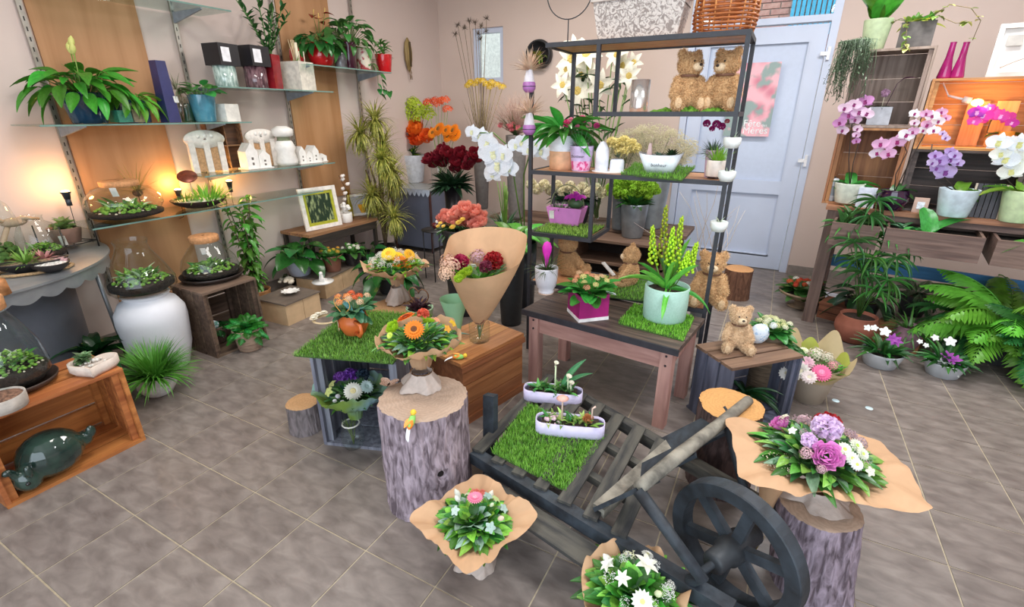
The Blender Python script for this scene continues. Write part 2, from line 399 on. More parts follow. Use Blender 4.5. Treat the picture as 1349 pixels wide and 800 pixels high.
# ================================================================ SETTING
XW, YB, XR, YF, ZC = -3.78, 5.28, 3.3, -1.7, 2.9
plaster = mat('#d0beb6', .9, .015, 2, .03, det=8)
plaster2 = mat('#d4c0b5', .9, .015, 2, .03, det=8)
struct('wall_left', MB().box((XW - .05, (YF + YB) / 2, ZC / 2), (.1, YB - YF + .2, ZC)), plaster)
struct('wall_right', MB().box((XR + .05, (YF + YB) / 2, ZC / 2), (.1, YB - YF + .2, ZC)), plaster)
struct('ceiling', MB().box((-.24, (YF + YB) / 2, ZC + .05), (7.3, YB - YF + .2, .1)), mat('#eeeae4', .9, .03))
fr = MB(); fr.box((-3.1, YF - .05, ZC / 2), (1.36, .1, ZC)); fr.box((2.95, YF - .05, ZC / 2), (.7, .1, ZC)); fr.box((.1, YF - .05, 2.78), (5.04, .1, .24)); fr.box((.1, YF - .05, .12), (5.04, .1, .24))
struct('wall_front', fr, plaster)
# back wall with a door opening and a small window opening
dL, dR, dT = -.93, .25, 2.72
w0, w1 = ony(622, 38, YB), ony(663, 108, YB); wx0, wx1, wz1, wz0 = w0.x, w1.x, w0.z, w1.z
b = MB(); T_ = .16; yc = YB + T_ / 2
def wallseg(x0, x1, z0, z1): b.box(((x0 + x1) / 2, yc, (z0 + z1) / 2), (x1 - x0, T_, z1 - z0))
wallseg(XW - .1, wx0, 0, ZC); wallseg(wx0, wx1, 0, wz0); wallseg(wx0, wx1, wz1, ZC); wallseg(wx1, dL, 0, ZC); wallseg(dL, dR, dT, ZC); wallseg(dR, XR + .1, 0, ZC)
struct('wall_back', b, plaster2)
# floor slab and tiles
struct('floor', MB().box((-.24, (YF + YB) / 2, -.0225), (7.3, YB - YF + .2, .04)), mat('#b3a68e', .9, .1, 50))
floor = bpy.data.objects['floor']
tm = mat('#685e59', .4, .2, 9, .05, stretch=(1, 2.2, 1), hex2='#8e847d', rnd=.05, det=15, dist=.5, lo=.3, hi=.7)
TS = .305; gx = -1.0675; gy = .89
def tile_me():
    mb = MB(); s = TS - .0034; mb.add([(-s / 2, -s / 2, -.012), (s / 2, -s / 2, -.012), (s / 2, s / 2, -.012), (-s / 2, s / 2, -.012)] + [(sx * (s / 2 - .0012), sy * (s / 2 - .0012), 0) for sx, sy in ((-1, -1), (1, -1), (1, 1), (-1, 1))] , [(4, 5, 6, 7), (0, 1, 5, 4), (1, 2, 6, 5), (2, 3, 7, 6), (3, 0, 4, 7)], None, False); return mb.mesh('floor_tile', tm)
tme = tile_me(); [setattr(v.co, 'y', v.co.y * .985) for v in tme.vertices]; cells = []
for i in range(-10, 16):
    for j in range(-10, 17):
        x, y = gx + (i + .5) * TS, gy + (j + .5) * TS * .985
        if XW + .02 < x < XR and YF < y < YB - .02: cells.append((x, y))
def vis(p):
    v = V((p[0], p[1], 0)) - C0; w = v.dot(CF)
    if w < .3: return 9e9
    a, b_ = abs(v.dot(CR) / w * FPX), abs(v.dot(CU) / w * FPX)
    return w if a < 760 and b_ < 500 else 100 + w
cells.sort(key=vis); rest = MB()
for k, (x, y) in enumerate(cells):
    if k < 290: o = put('floor_tile', tme, floor, loc=(x, y, .0)); o.rotation_euler = (0, 0, pi * (k % 2))
    else: s = TS / 2 - .002; rest.box((x, y, -.006), (2 * s, 2 * s * .985, .012))
rest.build('floor_tiles_beyond_view', tm, floor, kind='stuff')
# skirtings
struct('baseboard_back', MB().box((1.79, YB - .006, .04), (3.06, .012, .08)).box(((XW + dL) / 2, YB - .006, .04), (dL - XW, .012, .08)), mat('#8b817a', .5))
struct('baseboard_left', MB().box((XW + .006, (YF + YB) / 2, .04), (.012, YB - YF - .03, .08)), mat('#8b817a', .5))
# small window
pvc = mat('#ccd5e8', .35, .02, 5)  # white PVC; the bluish skylight on the door is put into this colour
wt = put('window_1', None, kind='structure')
fm = MB(); cx, cz = (wx0 + wx1) / 2, (wz0 + wz1) / 2; ww, wh = wx1 - wx0, wz1 - wz0
for dx in (-1, 1): fm.box((cx + dx * (ww / 2 - .025), YB + .06, cz), (.05, .07, wh))
for dz in (-1, 1): fm.box((cx, YB + .06, cz + dz * (wh / 2 - .025)), (ww - .1, .07, .05))
fm.build('window_frame', pvc, wt); MB().box((cx, YB + .07, cz), (ww - .1, .006, wh - .1)).build('pane', GLASS, wt)
MB().box((cx, YB + .12, wz0 + .01), (ww, .08, .02)).build('window_sill', pvc, wt)
# door
dt = put('door_1', None, kind='structure'); yd = YB + .04
fm = MB(); fm.box((dL + .03, yd, dT / 2), (.06, .1, dT)); fm.box((dR - .03, yd, dT / 2), (.06, .1, dT)); fm.box(((dL + dR) / 2, yd, dT - .03), (dR - dL - .12, .1, .06)); fm.box(((dL + dR) / 2, yd, 2.2), (dR - dL - .12, .1, .05))
fm.build('door_frame', pvc, dt)
# fixed side stile and leaf
lL, lR = dL + .065, dR - .065; zt_, lw = 2.17, lR - lL
fm = MB(); yl = YB + .045
for x, w in ((lL + .06, .12), (lR - .06, .12)): fm.box((x, yl, zt_ / 2), (w, .06, zt_ - .02))
for z, h in ((.08, .14), (.80, .10), (2.10, .12)): fm.box(((lL + lR) / 2, yl, z), (lw - .24, .06, h))
fm.build('door_leaf', pvc, dt)
MB().box(((lL + lR) / 2, yl + .01, .44), (lw - .25, .02, .63)).build('lower_panel', pvc, dt)
MB().box(((lL + lR) / 2, yl + .01, 1.445), (lw - .25, .02, 1.2)).build('upper_panel', mat('#c6d0e4', .25, .02), dt)  # panel colour carries the same painted skylight blue
mb = MB()
for z0_, z1_ in ((.13, .75), (.85, 2.04)):
    for x in (lL + .125, lR - .125): mb.box((x, yl - .02, (z0_ + z1_) / 2), (.012, .02, z1_ - z0_))
    for z in (z0_ + .006, z1_ - .006): mb.box(((lL + lR) / 2, yl - .02, z), (lw - .262, .02, .012))
mb.build('panel_moulding', pvc, dt)
for z in (1.93, 1.06): MB().box((dR - .06, YB - .012, z), (.07, .02, .03)).box((dR - .035, YB - .015, z), (.022, .03, .1)).build('hinge', mat('#f2f2f4', .3), dt)
MB().box(((dL + dR) / 2, yd, 2.45), (dR - dL - .12, .008, .46)).build('transom_pane', GLASS, dt)
# outside, seen through the transom and the small window
out = put('neighbouring_building', None, kind='structure'); 
MB().box((-1.5, 8.6, 2.5), (9, .1, 6)).build('mortar_bed', mat('#d8cfc6', .9), out)
bm_ = mat('#c4877a', .85, .15, 20, hex2='#d9a294', rnd=.12); bme = MB().box((0, 0, 0), (.22, .06, .065)).mesh('brick', bm_); n_ = 0
for j in range(26):
    for i in range(11):
        put('brick', bme, out, loc=(-1.75 + i * .235 + (j % 2) * .117, 8.54, 2.3 + j * .078))
        n_ += 1
mb = MB()
sx0 = ony(1043, 10, 8.48).x
for i in range(10): mb.box((sx0 + .02 + i * .06, 8.48, 3.4), (.045, .03, 1.9))
mb.build('blue_shutter', mat('#45b6dd', .5), out)
struct('ground_outside', MB().box((-1, 12.5, -.2), (22, 14, .1)), mat('#9d9a94', .9))
# plywood boards screwed on the left wall
ply = wood('#a5764e', '#b98a62', 'z', .55, 1.0, .03)
MB().box((XW + .008, 1.72, 1.3), (.012, .56, 2.55)).build('plywood_board', ply, label='wide plywood board on the left wall behind the glowing terrarium', cat='board')
MB().box((XW + .008, 3.33, 1.65), (.012, .55, 1.9)).build('plywood_board', ply, label='narrow plywood board on the left wall beside the striped dracaena', cat='board')
# slotted rails and glass shelves
rl = mat('#a9a49c', .35, .1, 30, metal=.8)
for y, lb in ((1.41, 'slotted steel shelf rail at the left wall nearest the camera'), (2.22, 'slotted steel shelf rail behind the blue-potted plant'), (3.02, 'slotted steel shelf rail right of the black candle boxes'), (3.87, 'slotted steel shelf rail behind the striped dracaena')):
    t = thing('shelf_rail', lb, 'rail', (XW + .001, y, .35), 0, 'steel shelf rails')
    MB().box((.022, 0, 1.1), (.014, .026, 2.2)).build('rail_channel', rl, t)
    mb = MB()
    for k in range(44): mb.box((.0292, 0, .04 + k * .05), (.001, .006, .022))
    mb.build('slots', mat('#2a2826', .8), t, kind='stuff')
gl = glass((.80, .90, .87, 1), 'green_edge_glass'); ge = mat('#6f8f86', .15, .05)
SH = {}
for nm, z, y0, y1, d, lb in (('A', .845, 1.28, 2.95, .38, 'lowest glass wall shelf carrying the oval terrarium'), ('B', 1.066, 1.98, 3.12, .38, 'glass wall shelf with white ceramic houses'), ('C', 1.405, 1.20, 2.40, .38, 'glass wall shelf with the large peace lily in a blue pot'),
                           ('D', 1.632, 2.2, 3.20, .38, 'glass wall shelf with two black candle boxes'), ('E', 1.825, 2.96, 3.95, .38, 'glass wall shelf with red anthurium and red pots'), ('F', 2.1, 1.45, 2.40, .38, 'empty glass wall shelf at the top left edge')):
    t = thing('glass_shelf', lb, 'shelf', (XW, (y0 + y1) / 2, z), 0, None); L_ = y1 - y0
    MB().box((.03 + d / 2 - .015, 0, -.005), (d - .03, L_, .008)).build('glass_plate', gl, t)
    MB().box((d, 0, -.005), (.003, L_, .009)).build('polished_edge', ge, t)
    for ry in (1.41, 2.22, 3.02, 3.87):
        if y0 - .03 < ry < y1 + .03:
            mb = MB(); yy = ry - (y0 + y1) / 2
            mb.add([(.03, -.006 + yy, -.075), (.03, .006 + yy, -.075), (.03, .006 + yy, -.0095), (.03, -.006 + yy, -.0095), (d * .9, -.006 + yy, -.018), (d * .9, .006 + yy, -.018), (d * .9, .006 + yy, -.0095), (d * .9, -.006 + yy, -.0095)],
                   [(0, 1, 2, 3), (4, 7, 6, 5), (0, 4, 5, 1), (3, 2, 6, 7), (0, 3, 7, 4), (1, 5, 6, 2)], None, False)
            mb.build('bracket', mat('#8f97a3', .4, metal=.3), t)
    SH[nm] = z
# ================================================================ shared builders
def profile_glass(par, prof, name='glass_vessel', n=36, mt=None):
    return MB().lathe(prof, n).build(name, mt or GLASS, par)
def moss(par, m, n, r, z, h, name='moss', c=(0, 0, 0), sx=1, sy=1, b=.012):
    mb = MB()
    for i in range(n):
        a, q = rnd(0, 6.28), rnd(0, 1) ** .5; k = b * rnd(.5, 1.2)
        mb.ball((c[0] + cos(a) * q * r * sx, c[1] + sin(a) * q * r * sy, z + h * (1 - q * q) * rnd(.4, 1)), (k, k, k * rnd(.5, 1)), nu=5, nv=4)
    return mb.build(name, m, par, kind='stuff')
def terrarium(name, label, loc, R, Hh, kind='jar', lid=True, tagz=None, tray=None, nleaf=14):
    nleaf = int(nleaf * 1.8)
    t = thing(name, label, 'terrarium', loc)
    if kind == 'jar': pr = [(0, 0), (.7, .005), (.97, .12), (1, .25), (.9, .5), (.6, .78), (.42, .9), (.42, 1)]
    elif kind == 'cone': pr = [(0, 0), (.85, .005), (1, .1), (1, .25), (.8, .5), (.52, .78), (.45, .9), (.5, 1)]
    else: pr = [(0, 0), (.5, .005), (.85, .16), (1, .42), (.95, .62), (.72, .86), (.42, .96), (.4, 1.05), (.46, 1.09)]
    profile_glass(t, [(a * R, b * Hh + .004) for a, b in pr])
    if lid: MB().lathe([(.46 * R, Hh * .94), (.49 * R, Hh * .95), (.5 * R, Hh * 1.08), (.47 * R, Hh * 1.1), (.01, Hh * 1.1)], 24).lathe([(.01, Hh * .94), (.46 * R, Hh * .94)], 24).build('cork_lid', mat('#c08a5c', .8, .2, 60, .2), t)
    s = MB(); s.lathe([(.01, .012), (.68 * R, .014), (.93 * R, .13 * Hh), (.95 * R, .22 * Hh), (.7 * R, .25 * Hh), (.3 * R, .28 * Hh), (.01, .3 * Hh)], 24); s.build('soil', mat('#221913', .95, .6, 90, .8), t)
    moss(t, mat('#4f7a2c', .9, .3, 60, hex2='#7fa83e'), 150, R * .78, Hh * .25, Hh * .2, b=R * .07)
    moss(t, mat('#cfc4ae', .7, .2, 40), 45, R * .8, Hh * .24, Hh * .06, 'pebbles', b=R * .05)
    for i in range(nleaf):
        a = i * 2.4; q = R * rnd(.1, .55); leaf(t, leafm(['#5f9a3c', '#3d7a35', '#c2d8ae'][i % 3]), (cos(a) * q, sin(a) * q, Hh * .3), a + rnd(-1, 1), rnd(.4, 1.4), R * rnd(.28, .5), R * .16, 'ovate', .6)
    if tray: MB().lathe([(.01, -.0), (R * .9, -.0), (R * 1.05, .012), (R * 1.1, .03), (R * 1.07, .03), (R * .98, .008), (.01, .006)], 32).build('tray', tray, t)
    if tagz: tag(t, (R * .55, -R * .42, Hh * tagz), R * .16, R * .3, .9, .5)
    return t
def stalk_leaves(par, m, n, L, Wd, H0, nst, z, spread=.35, shape='lance', r=.003, bark='#6b5a3c', bend=.6, e=(.0, .9), start=.25, name='stem', lean=0):
    st = MB()
    for s in range(nst):
        az = s * 2.4 + 1; sp = spread * rnd(.5, 1); hh = H0 * rnd(.75, 1); pts = []
        for i in range(6): u = i / 5; pts.append(V((cos(az) * sp * hh * u ** 1.4, sin(az) * sp * hh * u ** 1.4, z + hh * u)))
        st.tube(pts, [r * (1 - .5 * i / 5) for i in range(6)], 5)
        for k in range(n // nst):
            u = start + (1 - start) * (k + .5) / (n / nst); f = u * 5; i = min(4, int(f)); p = pts[i].lerp(pts[i + 1], f - i)
            a2 = k * 2.4 + s; leaf(par, m, p, a2, rnd(*e) + (u > .9) * .5, L * rnd(.65, 1.1), Wd * rnd(.7, 1.1), shape, bend, rnd(-.3, .3))
    st.build(name, mat(bark, .8), par)
def kalanchoe(par, z, R, col, nl=26, ncl=8, lm='#3f7a33', hh=.09, cen=None, kind='cluster', cs=.024):
    for i in range(nl):
        a = i * 2.4; el = rnd(.0, 1.1); leaf(par, leafm(lm), (cos(a) * R * .3, sin(a) * R * .3, z + rnd(0, hh * .5)), a, el, R * rnd(.6, .95), R * rnd(.4, .6), 'round', .6)
    st = MB()
    for i in range(ncl):
        a = i * 2.4 + .5; q = R * .72 * ((i + .4) / ncl) ** .5; p = V((cos(a) * q, sin(a) * q, z + hh * rnd(.9, 1.15) + (R - q) * .25))
        st.tube([(cos(a) * q * .3, sin(a) * q * .3, z), p], .0014, 4)
        c = col[i % len(col)]; flower(par, kind, c, p - V((0, 0, cs * .4)), (cos(a) * .35, sin(a) * .35, 1), cs * rnd(.85, 1.15), cen)
    st.build('flower_stems', leafm('#6d9a4a'), par)
G1, G2, G3, G4, G5 = '#2f6d2a', '#3f8a2e', '#5da03a', '#234f26', '#7cb043'
def glaze(h, h2=None, r=.15): return mat(h, r, .15, 12, hex2=h2, coat=.4)
# ================================================================ LEFT WALL: shelves
zC, zB, zA, zD, zE = SH['C'], SH['B'], SH['A'], SH['D'], SH['E']
SHX.update({z: -3.56 for z in (zC, zB, zA, zD, zE)})
# peace lily in the large blue pot
c, r, h = spot(120, 164, zC, 50, 122)
t = thing('peace_lily', 'large leafy peace lily with cream buds in a glossy blue pot on a glass shelf', 'plant', c)
pot(t, glaze('#0a1f38', '#1d4260', .08), r, h, 'taper')
rosette(t, leafm('#3f8f2c'), 64, .17, .07, .0, 1.25, h * .85, r * .3, 'ovate', .55, .15)
for k, (a, hh) in enumerate(((2.0, .24), (2.6, .21), (.2, .2))):
    MB().tube([(0, 0, h * .85), (cos(a) * .03, sin(a) * .03, h + hh)], .003, 5).build('flower_stalk', leafm('#8dbb55'), t)
    flower(t, 'bud', '#dfe08a', (cos(a) * .03, sin(a) * .03, h + hh + .02), (cos(a) * .3, sin(a) * .3, 1), .03, sz=1.1)
# second pot right of it
c, r, h = spot(180, 162, zC, 40, 128)
c = c + V((-.08, .03, 0))
t = thing('leafy_plant', 'lower leafy plant in a short dark blue pot behind the candle jars', 'plant', c)
pot(t, glaze('#26406f'), r, h * .9, 'cyl'); rosette(t, leafm('#63a834'), 34, .13, .055, -.1, 1.1, h * .7, r * .3, 'ovate', .6, .09)
for k, (px, w, top, lb, col) in enumerate(((161, 26, 136, 'square glass jar with a green candle on the glass shelf', '#3f9a86'), (180, 20, 134, 'square glass jar of beige pebbles beside the green candle jar', '#a08c74'))):
    c, r, h = spot(px, 162, zC, w, top); t = thing('candle_jar', lb, 'jar', c, .1)
    MB().box((0, 0, h * .32 + .003), (r * 1.5, r * 1.3, h * .6)).build('candle', mat(col, .4, .2, 60), t)
    boxpot(t, GLASS, r * 1.8, r * 1.5, h, 'glass_jar', 1, None, .002)
c, r, h = spot(226, 161, zC, 17, 80)
t = thing('tall_vase', 'slender dark blue square vase leaning tall on the glass shelf', 'vase', c, .1)
boxpot(t, glaze('#2a2f63', None, .35), r * 1.5, r * 1.5, h, 'vase_body', .78, None, .004)
c, r, h = spot(243, 160, zC, 18, 128)
t = thing('air_plant', 'wiry grey air plant on a twig in a small glass with white tag', 'plant', c)
profile_glass(t, [(0, 0), (r, 0), (r, h), (r * .96, h)]); twigs(t, mat('#6b5240', .8), 4, .2, .003, .01, .3)
blades(t, mat('#6f7358', .7, .2), 40, .13, .006, -.2, 1.4, .2, .01, 1.0, 'air_plant_leaves'); blades(t, mat('#8c7e66', .7), 60, .12, .003, -1.2, .3, .17, .01, 1.4, 'dry_roots'); tag(t, (r, -r, h * .9), .025, .04, .8)
c, r, h = spot(272, 161, zC, 32, 125)
t = thing('round_leaf_plant', 'round-leaved green plant in a sky-blue tapered pot on the glass shelf', 'plant', c)
pot(t, glaze('#3c7488', '#5594aa'), r, h, 'taper'); rosette(t, leafm('#3f8f3c'), 22, .08, .07, .5, 1.4, h * .85, r * .3, 'round', .4, .08)
for px, w, top, col, lb in ((256, 16, 136, '#22402e', 'small dark green glass on the shelf behind the sky-blue pot'),):
    c, r, h = spot(px, 160, zC, w, top); c += V((-.06, 0, 0)); t = thing('green_tumbler', lb, 'glass', c); pot(t, glaze(col), r, h, 'cyl', 'tumbler_body', None)
c, r, h = spot(301, 160, zC, 25, 137)
t = thing('candle_holder', 'small white square candle holder at the end of the glass shelf', 'candle', c, .15)
boxpot(t, mat('#e4e0d8', .6), r * 1.7, r * 1.7, h, 'holder_body', 1, '#d8d0bb', .006)
# ---- shelf B : white ceramic houses and heart racks
wh = mat('#ece8e2', .55, .06, 30, .1)
def house(px, py, w, top, label, roofs=2, ridge='x'):
    c, r, h = spot(px, py, zB, w, top); t = thing('ceramic_house', label, 'ceramic house', c, pi / 2 - .1, 'white ceramic houses')
    ww = r * 1.7 / roofs
    for k in range(roofs):
        x = (k - (roofs - 1) / 2) * ww; hh = h * (1 if k % 2 == 0 else .72) ; b_ = hh * .68
        mb = MB(); d = r * .5
        mb.add([(x - ww * .48, -d, 0), (x + ww * .48, -d, 0), (x + ww * .48, d, 0), (x - ww * .48, d, 0), (x - ww * .48, -d, b_), (x + ww * .48, -d, b_), (x + ww * .48, d, b_), (x - ww * .48, d, b_), (x, -d, hh), (x, d, hh)],
               [(3, 2, 1, 0), (0, 1, 5, 8, 4), (3, 7, 9, 6, 2), (1, 2, 6, 5), (0, 4, 7, 3), (4, 8, 9, 7), (5, 6, 9, 8)], None, False)
        mb.build('gable_block', wh, t)
        for zz in (.25, .5): MB().box((x, -d - .0005, b_ * zz * 1.2), (ww * .16, .002, hh * .1)).build('window_hole', mat('#6b625a', .9), t)
    MB().box((0, 0, .003), (r * 1.85, r * 1.3, .006)).build('base_plate', wh, t)
house(338, 227, 38, 188, 'two-gabled white ceramic house in the middle of the glass shelf')
house(404, 214, 34, 192, 'white ceramic house trio below the small pine cone', 3)
house(423, 211, 16, 202, 'tiny white ceramic house at the shelf end beside the green frame', 1)
def heart_rack(px, py, w, top, label):
    c, r, h = spot(px, py, zB, w, top); t = thing('candle_arch', label, 'ornament', c + V((-.05, 0, 0)), pi / 2 - .1)
    mb = MB()
    for sx in (-1, 0, 1): mb.box((sx * r * .72, 0, h * .35), (r * .3, .03, h * .7))
    mb.build('arch_post', mat('#dcd3ca', .7, .1, 40, .3), t)
    MB().lathe([(.01, -.012), (r, -.012), (r, .012), (.01, .012)], 24, sy=.45, m=Tr((0, 0, h * .78)) @ Rx(pi / 2)).build('scalloped_top', mat('#e6dfd6', .7, .1, 40, .3), t)
    for sx in (-1, 1): MB().box((sx * r * .36, .004, h * .32), (r * .4, .02, h * .6)).build('sand_filled_tube', mat('#b28a62', .8, .2, 80), t)
    for a in (-.5, 0, .5): MB().ball((sin(a) * r * .7, -.014, h * .82 + cos(a) * .01), (.014, .01, .014)).build('shell', wh, t)
    return t
heart_rack(284, 230, 50, 171, 'white lace-topped arch rack lit by the warm lamp')
heart_rack(355, 222, 40, 168, 'white lace-topped arch rack left of the stacked white mugs')
c, r, h = spot(379, 219, zB, 28, 166)
t = thing('ceramic_lantern', 'tall white lumpy ceramic lantern with a slotted cap on the glass shelf', 'lantern', c)
MB().lathe([(0, 0), (r * .9, 0), (r, h * .1), (r * .8, h * .35), (r * .95, h * .45), (r * .7, h * .62), (r * .6, h * .63)], 16).build('lantern_body', wh, t)
MB().lathe([(r * .58, h * .6), (r * .55, h * .74)], 16).build('dark_slot', mat('#7d8468', .9), t)
MB().lathe([(r * .6, h * .73), (r * .9, h * .76), (r * .92, h * .92), (r * .4, h), (.001, h)], 16).build('cap', wh, t)
c, r, h = spot(316, 222, zB, 46, 160)
t = thing('type_case', 'small open wooden box with two compartments at the back of the shelf', 'box', c + V((-.12, 0, 0)), pi / 2)
wb = wood('#6d4a34', '#9a7350')
for x in (-r, 0, r): MB().box((x, 0, h / 2), (.008, .06, h)).build('divider', wb, t)
for z in (.005, h * .5, h - .005): MB().box((0, 0, z), (2 * r, .062, .008)).build('shelf_board', wb, t)
MB().box((0, .03, h / 2), (2 * r, .004, h)).build('back_board', wood('#4f3628', '#6d4a34'), t)
c, r, h = spot(396, 222, zB, 16, 186)
t = thing('pine_cone', 'grey pine cone behind the white ceramic houses', 'pine cone', c + V((-.07, 0, 0)))
mb = MB(); mb.ball((0, 0, h / 2), (r * .6, r * .6, h / 2))
for i in range(40): mb.patch(Tr((0, 0, h * (i + 1) / 42)) @ Rz(i * 2.4) @ Ry(-.2), r * (1.1 - .5 * i / 40), r * .5, -.3, .2, 'round', 2, 1)
mb.build('scales', mat('#6f675c', .8, .3, 40), t)
# ---- shelf A
c, r, h = spot(170, 301, zA, 88, 240)
t = terrarium('oval_terrarium', 'wide round glass terrarium with cork lid and dark soil glowing on the lowest shelf', c, r * .97, h * .95, 'oval', True, .85, None, 10)
c, r, h = spot(202, 292, zA, 22, 250)
t = thing('air_plant', 'tall twig air plant on black wire feet behind the oval terrarium', 'plant', c + V((-.12, 0, 0)))
MB().tube([(0, 0, 0), (0, 0, .12)], .003).tube([(-.03, 0, .001), (.03, 0, .001)], .003).build('wire_foot', mat('#1e1b19', .5), t); MB().ball((0, 0, .13), (.03, .03, .025)).build('bark_nest', mat('#5b3f2a', .9, .4, 60, .5), t)
blades(t, mat('#a08c4a', .7, .2), 46, .24, .004, .5, 1.5, .13, .01, .7, 'wiry_leaves'); tag(t, (.05, -.01, .05), .025, .04, 1.2)
c, r, h = spot(264, 281, zA, 64, 263)
t = thing('bark_bowl', 'dark bark bowl of ferns and white sand with a copper disc on a post', 'planter', c)
pot(t, mat('#33221b', .8, .4, 40, .6), r, h * 1.1, 'bowl', 'bark_bowl_body', '#e2d8c8')
blades(t, leafm('#6fae3c'), 120, .13, .012, .4, 1.5, h * .9, r * .6, .9, 'fern_leaves', c=(.02, .05, 0)); blades(t, leafm('#5d9a3c'), 60, .07, .01, .3, 1.5, h * .9, r * .4, .9, 'low_ferns', c=(-.02, -.08, 0))
MB().tube([(0, -.03, h * .8), (0, -.03, .2)], .004).build('post', mat('#b9b2a4', .4), t)
MB().lathe([(.001, 0), (.06, 0), (.062, .004), (.06, .008), (.001, .008)], 24, m=Tr((0, -.04, .21)) @ Rx(.35) @ Ry(.5)).build('copper_disc', mat('#8a4b3a', .35, .2, 40, metal=.5), t)
def lamp(px, py, X, label, power, fl=False):
    p = onx(px, py, X); t = thing('spot_lamp', label, 'lamp', p)
    MB().lathe([(.01, 0), (.016, 0), (.02, .03), (.026, .035), (.024, .042)], 16).lathe([(.0, 0), (.014, 0), (.014, -.04), (.0, -.04)], 12).build('lamp_holder', mat('#3c4046', .4, metal=.4), t)
    m = mat('#ffd08a', .5, emit=14); MB().ball((0, 0, .04), (.022, .022, .012)).build('bulb', m, t)
    MB().tube([(0, 0, -.04), (-.01, 0, -.15), (XW - p.x + .008, 0, -.17)], .002).build('cable', mat('#222222', .6), t)
    l = bpy.data.lights.new('lamp_light', 'POINT'); l.energy = power; l.color = (1, .5, .15); l.shadow_soft_size = .03
    o = bpy.data.objects.new('lamp_light', l); o.location = p + V((.0, 0, .085)); COL.objects.link(o); return t
lamp(89, 262, -3.66, 'small upward spot lamp glowing on the wall above the succulent', 3.2)
lamp(236, 258, -3.70, 'small warm lamp between the oval terrarium and the bark bowl', 4)
lamp(303, 246, -3.62, 'small warm lamp beside the fern bark bowl', 5)
# ---- shelf D and E
for k, (px, w, top, mid, col, lb) in enumerate(((300, 34, 58, 87, '#7f9a92', 'black candle box on a green patterned glass, left of the pair'), (340, 34, 61, 88, '#4a3038', 'black candle box on a dark patterned glass beside the tall red vase'))):
    c, r, h = spot(px, 113, zD, w, top); zm = zat(c, mid) - zD; t = thing('boxed_candle', lb, 'candle', c, .1)
    MB().lathe([(0, 0), (r * .75, 0), (r * .8, .004), (r * .8, zm), (0, zm)], 24).build('glass_cup', mat(col, .1, .6, 70, hex2='#d6e6e0' if k == 0 else '#8a6a70', coat=.5, stretch=(1, 1, .3)), t)
    MB().box((0, 0, (zm + h) / 2), (r * 1.7, r * 1.7, h - zm)).build('lid_box', mat('#1d1b20', .45), t); MB().box((r * .851, -r * .3, (zm + h) / 2), (.001, r * .7, (h - zm) * .65)).build('label', mat('#e9e9ee', .5), t)
c, r, h = spot(362, 114, zD, 18, 72); 
t = thing('zamioculcas', 'dark zamioculcas with thick upright stems in a tall dark red square vase', 'plant', c, .3)
boxpot(t, glaze('#7d1620', '#98202a'), r * 1.9, r * 1.9, h, 'vase_body', 1.1)
stalk_leaves(t, leafm('#2a5a2a', rough=.2), 110, .075, .032, .42, 8, h * .8, .6, 'ovate', .006, '#4c7a3a', .3, (.5, 1.0), .15)
c, r, h = spot(396, 115, zD, 38, 82)
t = thing('reed_diffuser', 'white whitewashed block with reeds and a small trailing air plant', 'ornament', c, .2)
MB().box((0, 0, h / 2), (r * 1.5, r * 1.5, h)).build('block', mat('#d9d3c6', .8, .15, 30, .2), t)
mb = MB()
for k in range(5): mb.tube([(rnd(-.01, .01) - .02, 0, h), (rnd(-.03, .03) - .03, rnd(-.03, .01), h + .16)], .0022, 5)
mb.build('reeds', mat('#dcc9a0', .7), t); 
for k in (.02, .045): MB().tube([(k, k, h), (k, k, h + .08)], .004, 8).build('thin_candle', mat('#ded6c0', .6), t)
blades(t, mat('#7c9a5a', .6), 24, .09, .008, -.6, 1.2, h, .01, 1.1, 'air_plant_leaves')
def hpot(px, py, z, w, top): return spot(px, py, z, w, top)
c, r, h = hpot(425, 84, zE, 32, 56)
t = thing('anthurium', 'red-flowered anthurium in a glossy red heart-shaped pot on the upper shelf', 'plant', c)
pot(t, glaze('#b3141c', '#d02026', .08), r * 1.05, h, 'round')
rosette(t, leafm('#2f6b2f', rough=.25), 44, .12, .09, -.1, 1.0, h * .8, r * .3, 'heart', .6, .12)
for az, e_, l_ in ((2.6, 1.2, .27), (0.8, 1.3, .26), (-.6, 1.1, .22), (1.9, 1.35, .2)):
    tip = V((cos(az) * cos(e_), sin(az) * cos(e_), sin(e_))) * l_ + V((0, 0, h * .8)); MB().tube([(0, 0, h * .8), tip], .002, 5).build('flower_stalk', leafm('#5f8a3a'), t)
    leaf(t, mat('#c4202c', .15, .05, 10, coat=.5), tip, az, .2, .08, .075, 'heart', .5, name='red_spathe'); MB().tube([tip, tip + V((.01, 0, .04))], .003, 6).build('spadix', mat('#e3c46a', .6), t)
for px in (402, 408):
    pass
c, r, h = hpot(400, 84, zE, 20, 62)
t = thing('red_planter', 'small red bowl peeking out left of the red heart-shaped pot', 'pot', c + V((-.06, 0, 0))); pot(t, glaze('#a8141c'), r, h, 'round')
for px, lb in ((393, 'thin cream taper candle left of the red heart-shaped pot'),):
    c, r, h = hpot(px, 85, zE, 4, 56); MB().lathe([(0, 0), (r * 1.2, 0), (r, h), (0, h)], 10).build('taper_candle', mat('#e8dcc0', .6), None, c, label=lb, cat='candle')
c, r, h = hpot(450, 85, zE, 16, 70)
t = thing('dark_tealight', 'small black tealight cup with a white swirl between the red pots', 'candle', c); pot(t, glaze('#1c1a20', '#8a8a90'), r, h, 'cyl', 'cup', '#d8d4cc')
c, r, h = hpot(462, 86, zE, 16, 56)
t = thing('bushy_foliage_plant', 'tall bushy green plant in a dark purple pot on the upper shelf', 'plant', c); pot(t, glaze('#4a1830'), r * 1.2, h, 'taper')
